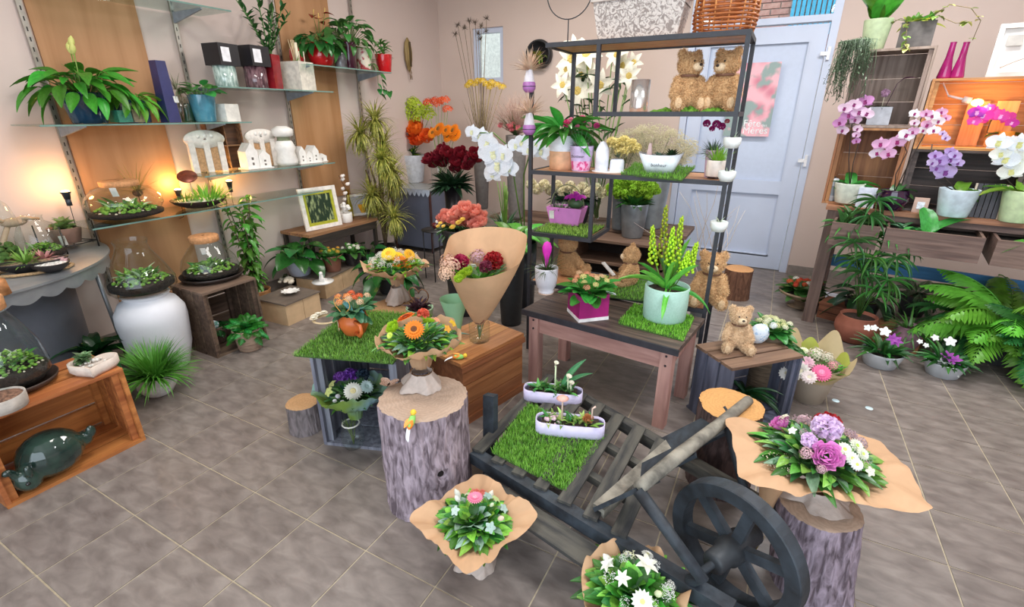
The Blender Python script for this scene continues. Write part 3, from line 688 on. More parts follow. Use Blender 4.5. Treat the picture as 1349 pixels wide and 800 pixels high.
rosette(t, leafm('#3d7a38'), 60, .11, .08, -.2, 1.5, h * .8, r * .3, 'heart', .6, .22)
c, r, h = hpot(481, 88, zE, 22, 62)
t = thing('flowered_cup', 'cream cup with red blossom pattern standing among the red pots', 'cup', c); pot(t, mat('#e3d8c6', .3, .3, 22, hex2='#a83038', lo=.5, hi=.6), r, h, 'taper', 'cup_body', '#3a2a20')
c, r, h = hpot(507, 91, zE, 22, 72)
t = thing('small_dracaena', 'small spiky green plant in a bright red pot at the end of the upper shelf', 'plant', c); pot(t, glaze('#c01820'), r, h, 'taper')
for k in range(5):
    a = k * 2.4; b_ = V((cos(a) * .02, sin(a) * .02, h * .8 + .03 * k)); MB().tube([(0, 0, h * .8), b_], .003, 5).build('stem', mat('#5a6a3a', .8), t)
    for i in range(12): leaf(t, leafm('#4c8a3a'), b_, i * 2.4, rnd(.1, 1.3), .09, .016, 'lance', .7)
c = onx(497, 90, -3.46); c.z = zE
t = thing('trailing_pothos', 'pothos with heart leaves trailing below the end of the upper shelf', 'plant', c + V((-.1, -.02, 0)))
pot(t, glaze('#32241e'), .035, .05, 'taper'); mb = MB(); P_ = [V((0, 0, .05)), V((.09, 0, .06)), V((.15, .01, -.03)), V((.155, .02, -.13)), V((.15, .06, -.19)), V((.15, .11, -.17))]
mb.tube(P_, .0025, 5); Q_ = [V((.09, 0, .06)), V((.15, -.03, 0)), V((.155, -.05, -.11)), V((.15, -.01, -.2))]; mb.tube(Q_, .002, 5); mb.build('vine', leafm('#5f8a3a'), t)
for q in P_[2:] + Q_[2:] + [P_[3].lerp(P_[4], .5), Q_[2].lerp(Q_[3], .5), P_[2].lerp(P_[3], .5)]: leaf(t, leafm('#2f7032'), q, rnd(-1.2, 1.2), -.6, .065, .05, 'heart', .4, rnd(-.5, .5))
rosette(t, leafm('#3c7c36'), 12, .07, .055, 0, 1.3, .05, .01, 'heart', .5, .05)
# boat-shaped pod on the wall
p = onx(538, 73, XW + .03)
t = thing('seed_pod', 'long brown boat-shaped dried seed pod hung on the left wall', 'ornament', p)
mb = MB(); mb.lathe([(.001, -.17), (.03, -.13), (.055, -.05), (.06, .03), (.045, .12), (.01, .17), (.001, .172)], 20, sx=.45); mb.build('pod_shell', mat('#7a6238', .6, .3, 8, .3, stretch=(6, 6, .6), hex2='#a08a58'), t)
MB().box((.028, 0, .01), (.004, .03, .24)).build('pod_slit', mat('#4f3f24', .8), t)
mb = MB(); [mb.tube([(.01, 0, -.12), (.02, rnd(-.03, .03), -.17), (.02, rnd(-.02, .02), -.24)], .003, 4) for _ in range(4)]; mb.build('pod_fibres', mat('#6d5530', .8), t)
# ================================================================ low wooden shelf with frames
z5 = .50; wl = wood('#7a5238', '#a37a55', 'y')
pl = onx(405, 302, -3.4); prr = onx(497, 290, -3.4)
t = thing('console_shelf', 'low dark wooden side table carrying frames beside the dracaena', 'table', (-3.575, (pl.y + prr.y) / 2, 0)); LL = prr.y - pl.y
for k in range(3): MB().box(((k - 1) * .122, 0, z5 - .012), (.118, LL, .024)).build('top_board', wl, t)
MB().box((.175, 0, z5 - .06), (.015, LL - .04, .07)).build('apron', wood('#2c2622', '#40362e', 'y'), t)
for sx in (-1, 1):
    for sy in (-1, 1): MB().box((sx * .16, sy * (LL / 2 - .03), (z5 - .024) / 2), (.03, .03, z5 - .024)).build('leg', wood('#2c2622', '#40362e', 'z'), t)
def frame(name, label, px, py, z, w, h, rim, mcol, rz, back, extra=None, tilt=.14):
    p = at(px, py, z); t = thing(name, label, 'picture frame', V((p.x, p.y, z + .003)), rz)
    M = Rx(-tilt)
    for x, y, ww, hh in ((-w / 2 + rim / 2, h / 2, rim, h), (w / 2 - rim / 2, h / 2, rim, h), (0, rim / 2, w - 2 * rim, rim), (0, h - rim / 2, w - 2 * rim, rim)): MB().box((x, 0, y), (ww, .018, hh), M).build('frame_side', mcol, t)
    if extra:
        r2 = rim * .75; a, b_ = w - 2 * rim, h - 2 * rim
        for x, y, ww, hh in ((-a / 2 + r2 / 2, 0, r2, b_), (a / 2 - r2 / 2, 0, r2, b_), (0, b_ / 2 - r2 / 2, a - 2 * r2, r2), (0, -b_ / 2 + r2 / 2, a - 2 * r2, r2)): MB().box((x, .002, h / 2 + y), (ww, .008, hh), M).build('mount', extra, t)
    MB().box((0, .005, h / 2), (w - 2 * rim, .003, h - 2 * rim), M).build('picture', back, t)
    return t
gp = mat('#16301a', .5, .5, 14, hex2='#b9c58a', stretch=(3, 3, 1), lo=.5, hi=.75)
frame('picture_frame', 'large white frame with lime green mount and plant picture', 428, 301, z5, .36, .36, .035, mat('#e4ddd4', .5), 1.42, gp, mat('#a6a62c', .5))
frame('picture_frame', 'white frame with blue-grey botanical print behind the cotton branch', 476, 284, z5, .25, .21, .022, mat('#eeebe8', .5), 1.2, mat('#c4c6d2', .5, .1, 18, hex2='#7f86a2', lo=.55, hi=.7), tilt=.12)
p = at(418, 296, z5); t = thing('slotted_block', 'small white slotted calendar block in front of the green frame', 'ornament', V((p.x + .05, p.y, z5)), 1.2)
for z, hh in ((.01, .02), (.055, .02), (.1, .02)): MB().box((0, 0, z), (.17, .04, hh)).build('bar', wh, t)
for x in (-.075, -.03, .03, .075): MB().box((x, 0, .055), (.02, .038, .11)).build('upright', wh, t)
c, r, h = spot(456, 294, z5, 18, 268); t = thing('white_figurine', 'small white lace ceramic cup between calendar block and yellow pot', 'ornament', c); pot(t, wh, r, h * .5, 'cyl', 'cup', None)
mb = MB(); [mb.ball((rnd(-r, r) * .6, rnd(-r, r) * .6, h * rnd(.5, 1)), r * .3) for _ in range(14)]; mb.build('lace_top', wh, t)
c, r, h = spot(477, 284, z5, 16, 268); t = thing('yellow_cup', 'small yellow pot at the right end of the side table', 'pot', c); pot(t, mat('#e8a51c', .4), r, h, 'taper')
c, r, h = spot(462, 289, z5, 9, 250)
t = thing('cotton_branch_vase', 'slim yellow bottle vase holding a cotton branch', 'vase', c); MB().lathe([(0, 0), (r, 0), (r, h * .4), (r * .5, h * .7), (r * .5, h)], 14).build('bottle', glass((.85, .8, .3, 1), 'yellow_glass'), t)
P_ = [V((0, 0, .02)), V((-.01, -.01, .15)), V((.02, -.03, .28)), V((0, -.08, .42))]; MB().tube(P_, .003, 5).build('branch', mat('#5b3b28', .8), t)
for k, (i, f) in enumerate(((1, .3), (1, .8), (2, .1), (2, .4), (2, .7), (2, .95))):
    q = P_[i].lerp(P_[i + 1], f) + V((rnd(-.03, .03), rnd(-.03, .03), 0)); MB().ball(q, (.02, .02, .017)).ball(q + V((.01, .008, .006)), .013).build('cotton_boll', mat('#efe8e4', .95, .05, 50, .4), t)
c, r, h = spot(442, 292, z5, 20, 272); t = thing('small_green_plant', 'tiny green plant in a black pot on the side table', 'plant', c); pot(t, mat('#24201e', .5), r * .8, h * .6); rosette(t, leafm(G1), 12, .05, .03, .2, 1.3, h * .5, .01, 'ovate')
# ================================================================ zinc demi-lune table
zM = .70; zn = mat('#8f949a', .4, .15, 6, .05, metal=.55, hex2='#a9adb0'); zc = .62
t = thing('zinc_table', 'grey zinc half-round table with scalloped edge against the left wall', 'table', (XW + .005, zc, 0)); RX, RY = .79, .80
def rim(z, k=1, n=40): return [(RX * k * sin(pi * i / n), -RY * k * cos(pi * i / n), z) for i in range(n + 1)]
a_, b_ = rim(zM), rim(zM - .012); n_ = len(a_)
MB().add(a_ + b_, [tuple(range(n_)), tuple(range(2 * n_ - 1, n_ - 1, -1))] + [(i, i + n_, i + n_ + 1, i + 1) for i in range(n_ - 1)], None, False).build('table_top', zn, t)
mb = MB(); n_ = 160; top = rim(zM - .012, .985, n_); bot = [(x, y, z - .05 - .022 * abs(sin(i * pi / 8))) for i, (x, y, z) in enumerate(top)]
mb.add(top + bot, [(i, i + n_ + 1, i + n_ + 2, i + 1) for i in range(n_)], None, True); mb.build('scalloped_skirt', zn, t)
for a in (.12, .5, .88): x, y = RX * .9 * sin(pi * a), -RY * .9 * cos(pi * a); MB().tube([(x, y, 0), (x * .97, y * .97, zM - .013)], .012, 8).build('leg', zn, t)
mb = MB(); q = MB(); k = 14
for i in range(k):
    a0 = pi * .08 + pi * .84 * i / (k - 1); 
q.add(rim(.03, .72, 30) + rim(.62, .74, 30), [(i, i + 1, i + 32, i + 31) for i in range(30)], None, True); q.build('sheet_metal_apron', mat('#737884', .5, .1, 5, metal=.4), t)
mb.build('lace_trim', zn, t) if mb.v else None
def tz(px, py, w, top): return spot(px, py, zM, w, top)
c, r, h = tz(8, 352, 56, 256)
t = thing('glass_cloche', 'glass dome over greenery at the left edge on the zinc table', 'terrarium', c); profile_glass(t, [(r, .012), (r, h * .6), (r * .85, h * .82), (r * .5, h * .95), (.01, h)], 'glass_dome')
MB().lathe([(.001, 0), (r * 1.15, 0), (r * 1.15, .012), (.001, .012)], 28).build('base', wood('#6b4c34', '#8a6647'), t); moss(t, mat('#4d6d2e', .9, .3), 70, r * .8, .02, .1, b=.02); MB().ball((0, 0, h), .012).build('knob', GLASS, t)
c, r, h = tz(50, 366, 76, 346)
t = thing('boat_dish', 'long black boat-shaped dish with spiky succulents and rope', 'planter', c, 1.2)
pot(t, mat('#1e1c1d', .4), r, h * 1.2, 'bowl', 'dish', '#8a7560', 1, .5)
blades(t, leafm('#7fae4e'), 60, .09, .013, .2, 1.4, h, .02, .5, 'spiky_leaves', c=(-.02, 0, 0)); blades(t, mat('#c48a8a', .7), 40, .07, .016, .2, 1.4, h, .02, .6, 'pink_succulent', c=(.04, .04, 0))
mb = MB(); rp = mat('#b0916a', .85, .3, 120, .5); mb.tube([(r * 1.05 * cos(a / 12 * 2 * pi), r * .6 * sin(a / 12 * 2 * pi), .01) for a in range(12)], .008, 6, True); mb.build('rope', rp, t)
c, r, h = tz(44, 350, 62, 300)
t = thing('driftwood', 'pale forked driftwood behind the boat-shaped dish', 'driftwood', c + V((-.12, 0, 0)))
mb = MB(); mb.tube([(0, -.1, .0), (.02, -.06, .1), (.0, 0, .2)], [.016, .014, .012], 7); mb.tube([(.0, -.01, .19), (.02, .06, .22), (0, .13, .2)], [.012, .014, .008], 7); mb.tube([(0, 0, .19), (.02, -.05, .235), (0, -.09, .22)], [.01, .012, .006], 7); mb.ball((0, .02, .2), (.04, .06, .025)); mb.build('branch', mat('#b59a80', .85, .2, 20, .4), t)
c, r, h = tz(68, 362, 52, 347)
t = thing('sand_dish', 'small black oval dish with white sand at the zinc table edge', 'planter', c + V((.02, 0, 0))); pot(t, mat('#2a2626', .5), r, h * 1.3, 'bowl', 'dish', '#e0dcd2', 1.1, .8); moss(t, mat('#b48f92', .8), 26, .03, h, .02, 'pink_succulent', (.0, .05, 0)); tag(t, (.04, .0, h), .03, .03, .8)
c, r, h = tz(75, 350, 50, 292)
t = terrarium('small_terrarium', 'clear glass ball terrarium behind the white sand dish', c + V((-.1, 0, 0)), r, h, 'oval', False)
c, r, h = tz(95, 332, 38, 307)
t = thing('plant_stand', 'black wire plant stand on the zinc table', 'plant stand', V((c.x, c.y, zM)), .3); mb = MB(); bk = mat('#1d1b1b', .5)
for sx in (-1, 1):
    for sy in (-1, 1): MB().tube([(sx * r * 1.1, sy * r * 1.1, 0), (sx * r * 1.1, sy * r * 1.1, .16)], .004, 6).build('leg', bk, t)
for a, b_ in (((-1, -1), (1, -1)), ((1, -1), (1, 1)), ((1, 1), (-1, 1)), ((-1, 1), (-1, -1)), ((-1, -1), (1, 1)), ((1, -1), (-1, 1))): MB().tube([(a[0] * r * 1.1, a[1] * r * 1.1, .04), (b_[0] * r * 1.1, b_[1] * r * 1.1, .04)], .003, 6).build('crossbar', bk, t)
t = thing('succulent_pot', 'grey-green rosette succulent in a brown pot held by the wire stand', 'plant', V((c.x, c.y, zM + .044))); pot(t, mat('#8a6a5c', .6), r * .95, .09, 'taper')
for i in range(34): leaf(t, leafm('#7f9a5a'), (0, 0, .08 + .015 * (i > 16)), i * 2.4, rnd(0, 1.1), .07, .034, 'ovate', .3, cup=.3)
tag(t, (r, -r * .6, .03), .03, .06, .9)
c, r, h = tz(6, 392, 26, 352); t = thing('carved_figurine', 'small carved wooden figurine at the front of the zinc table', 'figurine', c + V((-.02, .0, 0))); MB().lathe([(0, 0), (r * .8, 0), (r * .7, h * .5), (r * .3, h * .6), (r * .5, h * .8), (0, h)], 12).build('figure_body', mat('#b0784a', .7, .3, 40), t)
# ================================================================ floor, left
c, r, h = spot(224, 497, 0, 80, 386)
t = thing('floor_vase', 'big white rounded floor vase under a glass terrarium', 'vase', c)
MB().lathe([(0, 0), (.66 * r, 0), (.72 * r, .01), (.92 * r, .3 * h), (1 * r, .66 * h), (.98 * r, .78 * h), (.8 * r, .9 * h), (.6 * r, .945 * h), (.6 * r, .96 * h), (.68 * r, .99 * h), (.66 * r, h), (.56 * r, h), (.55 * r, .93 * h), (.0, .92 * h)], 44).build('vase_body', mat('#d9dae0', .5, .05, 6, .03), t)
zv = h; cv = c
c2 = at(202, 358, zv); rr = 38 * mpp(cv + V((0, 0, zv))); t_ = zat(cv, 314) - zv
terrarium('cone_terrarium', 'conical open glass terrarium on the big white vase', V((cv.x, cv.y, zv + .004)), rr, t_ * .95, 'cone', False, None, None, 24)
# crate stand under round terrarium
ca = at(308, 470, 0); 
t = crate('rustic_crate', 'rustic brown wooden crate standing open with potted ferns inside', (-2.95 - .17, 1.72, 0), pi / 2, .36, .34, .44, wood('#4a3a30', '#6f5a4a'), .014, 3, mtop=wood('#5d4a3c', '#80695a'))
zk = .44; c = at(287, 368, zk); r = 38 * mpp(c); c = V((c.x - .05, c.y, zk))
hh = zat(c, 312) - zk; terrarium('round_terrarium', 'round cork-lidded terrarium with purple stones on the rustic crate', c + V((0, 0, .006)), r * .9, hh * .92, 'jar', True, .8, mat('#2a201c', .5), 16)
c, r, h = spot(332, 466, 0, 36, 432)
t = thing('asparagus_fern', 'fluffy asparagus fern in a pale woven pot in front of the crate', 'plant', c); pot(t, mat('#b59a84', .8, .3, 8, .6, stretch=(2, 2, 14), hex2='#8f7462'), r, h, 'taper', 'woven_pot')
for i in range(70): frond(t, leafm('#2f8a34', tr=.3), (0, 0, h * .9), i * 2.4, rnd(.0, 1.5), .17 * rnd(.6, 1), .07, 1.0, 26)
c, r, h = spot(298, 460, 0.016, 36, 432)
t = thing('fern_pot', 'small dark fern in a brown ribbed pot inside the rustic crate', 'plant', c + V((-.1, 0, 0))); pot(t, mat('#7c6258', .8, .2, 8, .5, stretch=(1, 1, 12)), r, h, 'taper', 'ribbed_pot')
for i in range(14): frond(t, leafm('#245c2a'), (0, 0, h * .9), i * 2.4, rnd(.1, 1.1), .13, .08, .9, 10)
MB().lathe([(.001, 0), (.03, 0), (.03, .002), (.001, .002)], 20, m=Tr((r * .9, -.03, h + .03)) @ Rz(-.4) @ Ry(pi / 2)).build('round_label', mat('#dfe9ee', .5, .3, 60, hex2='#6fb0a0', lo=.55, hi=.6), t)
# small grass palm in white pot
c, r, h = spot(214, 527, 0, 46, 494)
t = thing('grassy_plant', 'bright green grassy plant in a white embossed pot beside the big vase', 'plant', c); pot(t, mat('#d4d2d0', .6, .15, 30, .5), r, h, 'belly', 'embossed_pot')
blades(t, leafm('#5ba03c'), 420, .23, .011, .4, 1.55, h * .9, r * .5, 1.0, 'grassy_leaves')
# left dark strap plant behind crate
c = at(140, 505, 0); t = thing('broadleaf_plant', 'dark broad-leaved plant in a grey pot behind the orange crate', 'plant', c + V((-.12, .04, 0))); pot(t, mat('#4c4a48', .6), .08, .13)
for i in range(16): leaf(t, leafm('#1f4a26', rough=.25), (0, 0, .13), i * 2.4, rnd(.2, 1.3), .3, .075, 'ovate', .9)
# orange crate with opening to the room
zo = .39; oc = wood('#9a5a2e', '#c47f45', 'x', .5, 4, .2)
oy0, oy1 = .37, .87
t = crate('wooden_crate', 'orange-brown slatted wooden crate at the left edge with terrarium on top', (-2.455 - .16, (oy0 + oy1) / 2, 0), pi / 2, oy1 - oy0, .32, zo, oc, .016, 3)
c, r, h = spot(42, 497, zo, 104, 392); c = V((-2.66, .58, zo)); r = .125; h = zat(c, 395) - zo
terrarium('large_terrarium', 'large cork-lidded glass jar terrarium on the orange crate', c + V((0, 0, .005)), r, h * .92, 'jar', True, None, mat('#3a2a22', .5), 34)
def heart_dish(name, label, loc, s, rz, h, col):
    t = thing(name, label, 'planter', loc, rz); n = 40; P = []
    for i in range(n):
        a = 2 * pi * i / n; x = 16 * sin(a) ** 3; y = 13 * cos(a) - 5 * cos(2 * a) - 2 * cos(3 * a) - cos(4 * a); P.append((x / 17 * s, y / 17 * s))
    mb = MB(); rings = [(.85, 0), (1, h * .3), (1, h), (.86, h), (.8, h * .75)]; vs = [(x * k, y * k, z) for k, z in rings for x, y in P]
    fs = [(j * n + (i + 1) % n, j * n + i, (j + 1) * n + i, (j + 1) * n + (i + 1) % n) for j in range(4) for i in range(n)]; fs += [tuple(range(n)), tuple(4 * n + i for i in range(n))[::-1]]
    mb.add(vs, fs); mb.build('heart_dish_body', mat(col, .8, .1, 30, .3), t); return t
t = heart_dish('heart_planter', 'pale stone heart dish with a small succulent on the orange crate', V((-2.53, .80, zo)), .095, 1.1, .05, '#d3c4b8')
for i in range(34): leaf(t, leafm('#6f8f62'), (-.03, .02, .04 + .012 * (i % 3)), i * 2.4, rnd(.1, 1.2), .045, .022, 'ovate', .2, cup=.3)
moss(t, mat('#d9d4cb', .8, .2), 30, .05, .04, .01, 'white_pebbles', b=.008)
t = thing('stone_bowl', 'pale round cement bowl with brown gravel at the left crate edge', 'bowl', V((-2.50, .485, zo))); pot(t, mat('#b5aca2', .85, .15, 30, .4), .075, .055, 'cyl', 'bowl_body', '#7a5a48')
# green glazed ceramic whale inside
t = thing('ceramic_whale', 'glossy dark green ceramic fish figure lying inside the orange crate', 'figurine', V((-2.52, .55, .018)), 0)
def surf(elps, vox, name, m, par=None, sm=3, fur=0, furm=None, furL=.008):
    b_ = MB()
    for e in elps: b_.ball(e[0], e[1], e[2] if len(e) > 2 else None, 16, 10)
    me = b_.mesh('tmp', m); o = bpy.data.objects.new('tmp', me); COL.objects.link(o)
    r_ = o.modifiers.new('r', 'REMESH'); r_.mode = 'VOXEL'; r_.voxel_size = vox; r_.use_smooth_shade = True
    s_ = o.modifiers.new('s', 'SMOOTH'); s_.iterations = sm; s_.factor = .6
    dg = bpy.context.evaluated_depsgraph_get(); res = bpy.data.meshes.new_from_object(o.evaluated_get(dg)); bpy.data.objects.remove(o)
    res.name = name; res.polygons.foreach_set('use_smooth', [True] * len(res.polygons)); return res
res = surf([((0, .01, .10), (.10, .115, .10)), ((.03, -.09, .055), (.06, .05, .055)), ((.01, .125, .10), (.03, .035, .035)), ((.05, -.125, .10), (.014, .014, .03)), ((.055, -.14, .125), (.013, .018, .016)), ((.085, -.09, .11), (.014, .014, .03)), ((.03, .15, .13), (.014, .02, .03))], .006, 'fish_body', glaze('#1f2f2b', '#33493f', .06))
res.materials.clear(); res.materials.append(glaze('#1f2f2b', '#33493f', .06)); put('fish_body', res, t)
MB().ball((.088, -.105, .06), .008).build('eye', glaze('#101414'), t)
# tall umbrella tree and friends near the left wall
c, r, h = spot(357, 398, 0.02, 46, 358); 
c = at(352, 408, 0); r = .10; h = .16; c = V((c.x - .08, c.y, 0))
t = thing('umbrella_tree', 'tall slender tree plant with glossy leaflets in a tan basket', 'plant', c); pot(t, mat('#b98552', .8, .3, 9, .6, stretch=(2, 2, 14), hex2='#9a6a40'), r, h, 'taper', 'basket')
stalk_leaves(t, leafm('#55923a', rough=.25), 170, .12, .05, zat(c, 240) - h, 7, h * .8, .17, 'ovate', .006, '#6d5a44', .7, (-.5, .5), .1)
# beige boxes with slate boards
bx = mat('#c9a983', .6, .06, 20)
bxs = []
p0 = at(381, 431, 0); 
for nm, (x0, x1, y) in {}: pass
def block_row(label, pa, pb, n, d, hh, boards):
    a, b_ = at(*pa, 0), at(*pb, 0); u = (b_ - a); L_ = u.length; u.normalize(); nrm = V((-u.y, u.x, 0)); ang = math.atan2(u.y, u.x)
    for k in range(n):
        cc = a + u * (L_ * (k + .5) / n) + nrm * d / 2
        MB().box((0, 0, hh / 2), (L_ / n - .004, d, hh)).build('beige_box', bx, None, cc, rz=ang, label=label[k], cat='box', group='beige boxes below the slate boards')
    cc = a + u * L_ / 2 + nrm * d / 2
    MB().box((0, 0, hh + .005), (L_ + .01, d + .02, .01)).build('slate_board', mat('#6f6258', .5, .2, 6), None, cc, rz=ang, label=boards, cat='board')
    return hh + .01
block_row(['front beige box under the slate board nearest the asparagus fern', 'beige box second from the asparagus fern'], (380, 430), (424, 410), 2, .3, .16, 'grey slate board with small white stones near the umbrella tree')
block_row(['beige box behind the white lotus dish', 'beige box closest to the yellow gerbera bouquet'], (430, 394), (474, 370), 2, .28, .16, 'brown slate board with potted flowers behind the centre table')
zs = .17
c, r, h = spot(397, 366, zs, 34, 342); t = thing('philodendron', 'large heart-leaved philodendron in a plain white pot', 'plant', c); pot(t, mat('#cdd2e2', .35, .03), r, h, 'taper')
rosette(t, leafm('#2c6b31', rough=.25), 22, .19, .15, .1, 1.2, h * .85, r * .3, 'heart', .5, .16)
for px, py, w, top, pc, fc, lb, nm in ((440, 360, 26, 336, '#8a5a48', ['#e8c23c', '#e0a83a'], 'small yellow kalanchoe in a brown clay pot behind the slate', 'yellow_kalanchoe'), (466, 352, 24, 332, '#1f1d1f', ['#f3efe0'], 'small white-flowered kalanchoe in a black pot beneath the side table', 'white_kalanchoe')):
    c, r, h = spot(px, py, zs, w, top); t = thing(nm, lb, 'plant', c); pot(t, glaze(pc), r, h, 'taper'); kalanchoe(t, h * .8, r * 1.5, fc, 18, 6, hh=.06, cs=.02)
def smalls(px, py, w, top, label, kind):
    c, r, h = spot(px, py, zs, w, top); t = thing(kind, label, 'ornament', c)
    return t, r, h
t, r, h = smalls(384, 392, 26, 380, 'small white lotus shaped tealight dish on the slate', 'lotus_dish')
for k in range(10): leaf(t, wh, (0, 0, .004), k * 2 * pi / 10, .35, r, r * .6, 'round', -.5, name='petal')
t, r, h = smalls(378, 376, 26, 360, 'pale stone ornament with a tiny cactus on the slate', 'stone_planter'); moss(t, mat('#cfc3b0', .9, .2, 30, .3), 16, r * .7, .01, .04, 'stone_body', b=.025)
for i in range(20): leaf(t, leafm('#3d4a2e'), (0, 0, .045), i * 2.4, rnd(.2, 1.3), .035, .015, 'ovate', .3)
t, r, h = smalls(426, 376, 26, 352, 'little white house figurine on an oval dish atop the slate', 'house_tealight'); MB().lathe([(0, 0), (r, 0), (r * 1.1, .01), (0, .008)], 20).build('dish', wh, t); MB().box((-.01, 0, .04), (.03, .03, .06), None, (.6, .6)).ball((-.01, 0, .075), .016).build('house_body', wh, t); MB().box((.025, 0, .02), (.03, .03, .03)).build('cup', wh, t)
# variegated dracaena tree
c = at(498, 332, 0); c = V((-3.42, 3.66, 0)); r = .11
t = thing('dracaena_tree', 'tall variegated dracaena with yellow striped cascading leaves by the left wall', 'plant', c); pot(t, mat('#2c2a2a', .5), r, .2)
hT = zat(c, 150); dm = mat('#6f7f30', .5, .3, 30, hex2='#c9c264', tr=.2, rnd=.2)
mb = MB(); tops = []
for k in range(9):
    a = k * 2.4; zz = hT * (.34 + .62 * k / 8) ; q = .14 if k < 8 else .02; e_ = V((cos(a) * q, sin(a) * q, zz)); mb.tube([(0, 0, .18), (cos(a) * q * .3, sin(a) * q * .3, .18 + (zz - .18) * .6), e_], [.012, .01, .008], 6); tops.append(e_)
mb.build('trunk', mat('#6d5a40', .9, .3, 30, .4), t)
for k, e_ in enumerate(tops): blades(t, dm, 190, .27, .013, -1.2, 1.5, 0, .01, 1.2, 'leaf_crown', c=e_, nu=5)
# big dark leaves on floor behind bouquets
for (px, py, lb, n, L_) in ((512, 385, 'broad dark green calathea leaves behind the yellow gerbera bouquet', 16, .26), (470, 350, 'low dark green leafy plant under the side table', 12, .16)):
    c = at(px, py, 0); c = c + V((.16 if n == 12 else 0, 0, 0)); t = thing('calathea', lb, 'plant', c); pot(t, mat('#2a2a2c', .6), .09, .14); rosette(t, leafm('#2a5f2c', rough=.25), n, L_, L_ * .6, .1, 1.1, .12, .03, 'heart', .6, .16)
# black plant stand with red trinket
c, r, h = spot(578, 372, 0, 34, 302); 
t = thing('wire_side_table', 'small black wire side table behind the kraft paper cone', 'table', c); bk = mat('#1b1a1c', .5)
MB().lathe([(.001, h - .008), (r * 1.1, h - .008), (r * 1.1, h), (.001, h)], 24).build('table_top', bk, t)
for k in range(4): a = k * pi / 2 + .4; MB().tube([(cos(a) * r, sin(a) * r, 0), (cos(a) * r, sin(a) * r, h - .009)], .005, 6).build('leg', bk, t)
c = V((c.x, c.y, h)); t = thing('red_trinket', 'tiny dark red and white bird trinket on the wire side table', 'ornament', c); MB().ball((0, 0, .035), (.035, .03, .03)).build('trinket_body', glaze('#5a1820'), t); MB().ball((.02, 0, .07), .016).build('trinket_head', wh, t)
# ================================================================ builders for bouquets and bears
kraft = mat('#cfa680', .75, .05, 9, .12, tr=.15, dist=1.5); kraft2 = mat('#b9aaa0', .6, .1, 14, .35, tr=.1, dist=2)
def paper(par, m, rings, rfn, name, n=112, wav=.06, seed=0, thick=0, mod=None, zr=1):
    # rings: list of (radius factor t 0..1 -> (r, z)); rfn(theta) outline multiplier growing outward
    vs, fs = [], []
    for j, (r, z, q) in enumerate(rings):
        for i in range(n):
            a = 2 * pi * i / n; k = 1 + (rfn(a) - 1) * q; w = NZ.noise(V((cos(a) * 2.2 + seed, sin(a) * 2.2, j * .25))) * wav * q + NZ.noise(V((cos(a) * 7 + seed, sin(a) * 7, j * .5))) * wav * .35 * min(1, q + .3)
            vs.append((cos(a) * r * k, sin(a) * r * k, z + w * zr * 1.2))
    for j in range(len(rings) - 1):
        for i in range(n): fs.append((j * n + i, j * n + (i + 1) % n, (j + 1) * n + (i + 1) % n, (j + 1) * n + i))
    mb = MB(); mb.add(vs, fs); o = mb.build(name, m, par)
    return o
def sq(rot, p=5, rag=.05, s=0, ax=1, ay=1):
    def f(a):
        b = a - rot; v = ((abs(cos(b)) / ax) ** p + (abs(sin(b)) / ay) ** p) ** (-1 / p)
        return v * (1 + rag * NZ.noise(V((cos(a) * 3 + s, sin(a) * 3, 0))))
    return f
def rd(rag=.1, s=0): return lambda a: 1 + rag * NZ.noise(V((cos(a) * 1.6 + s, sin(a) * 1.6, s)))
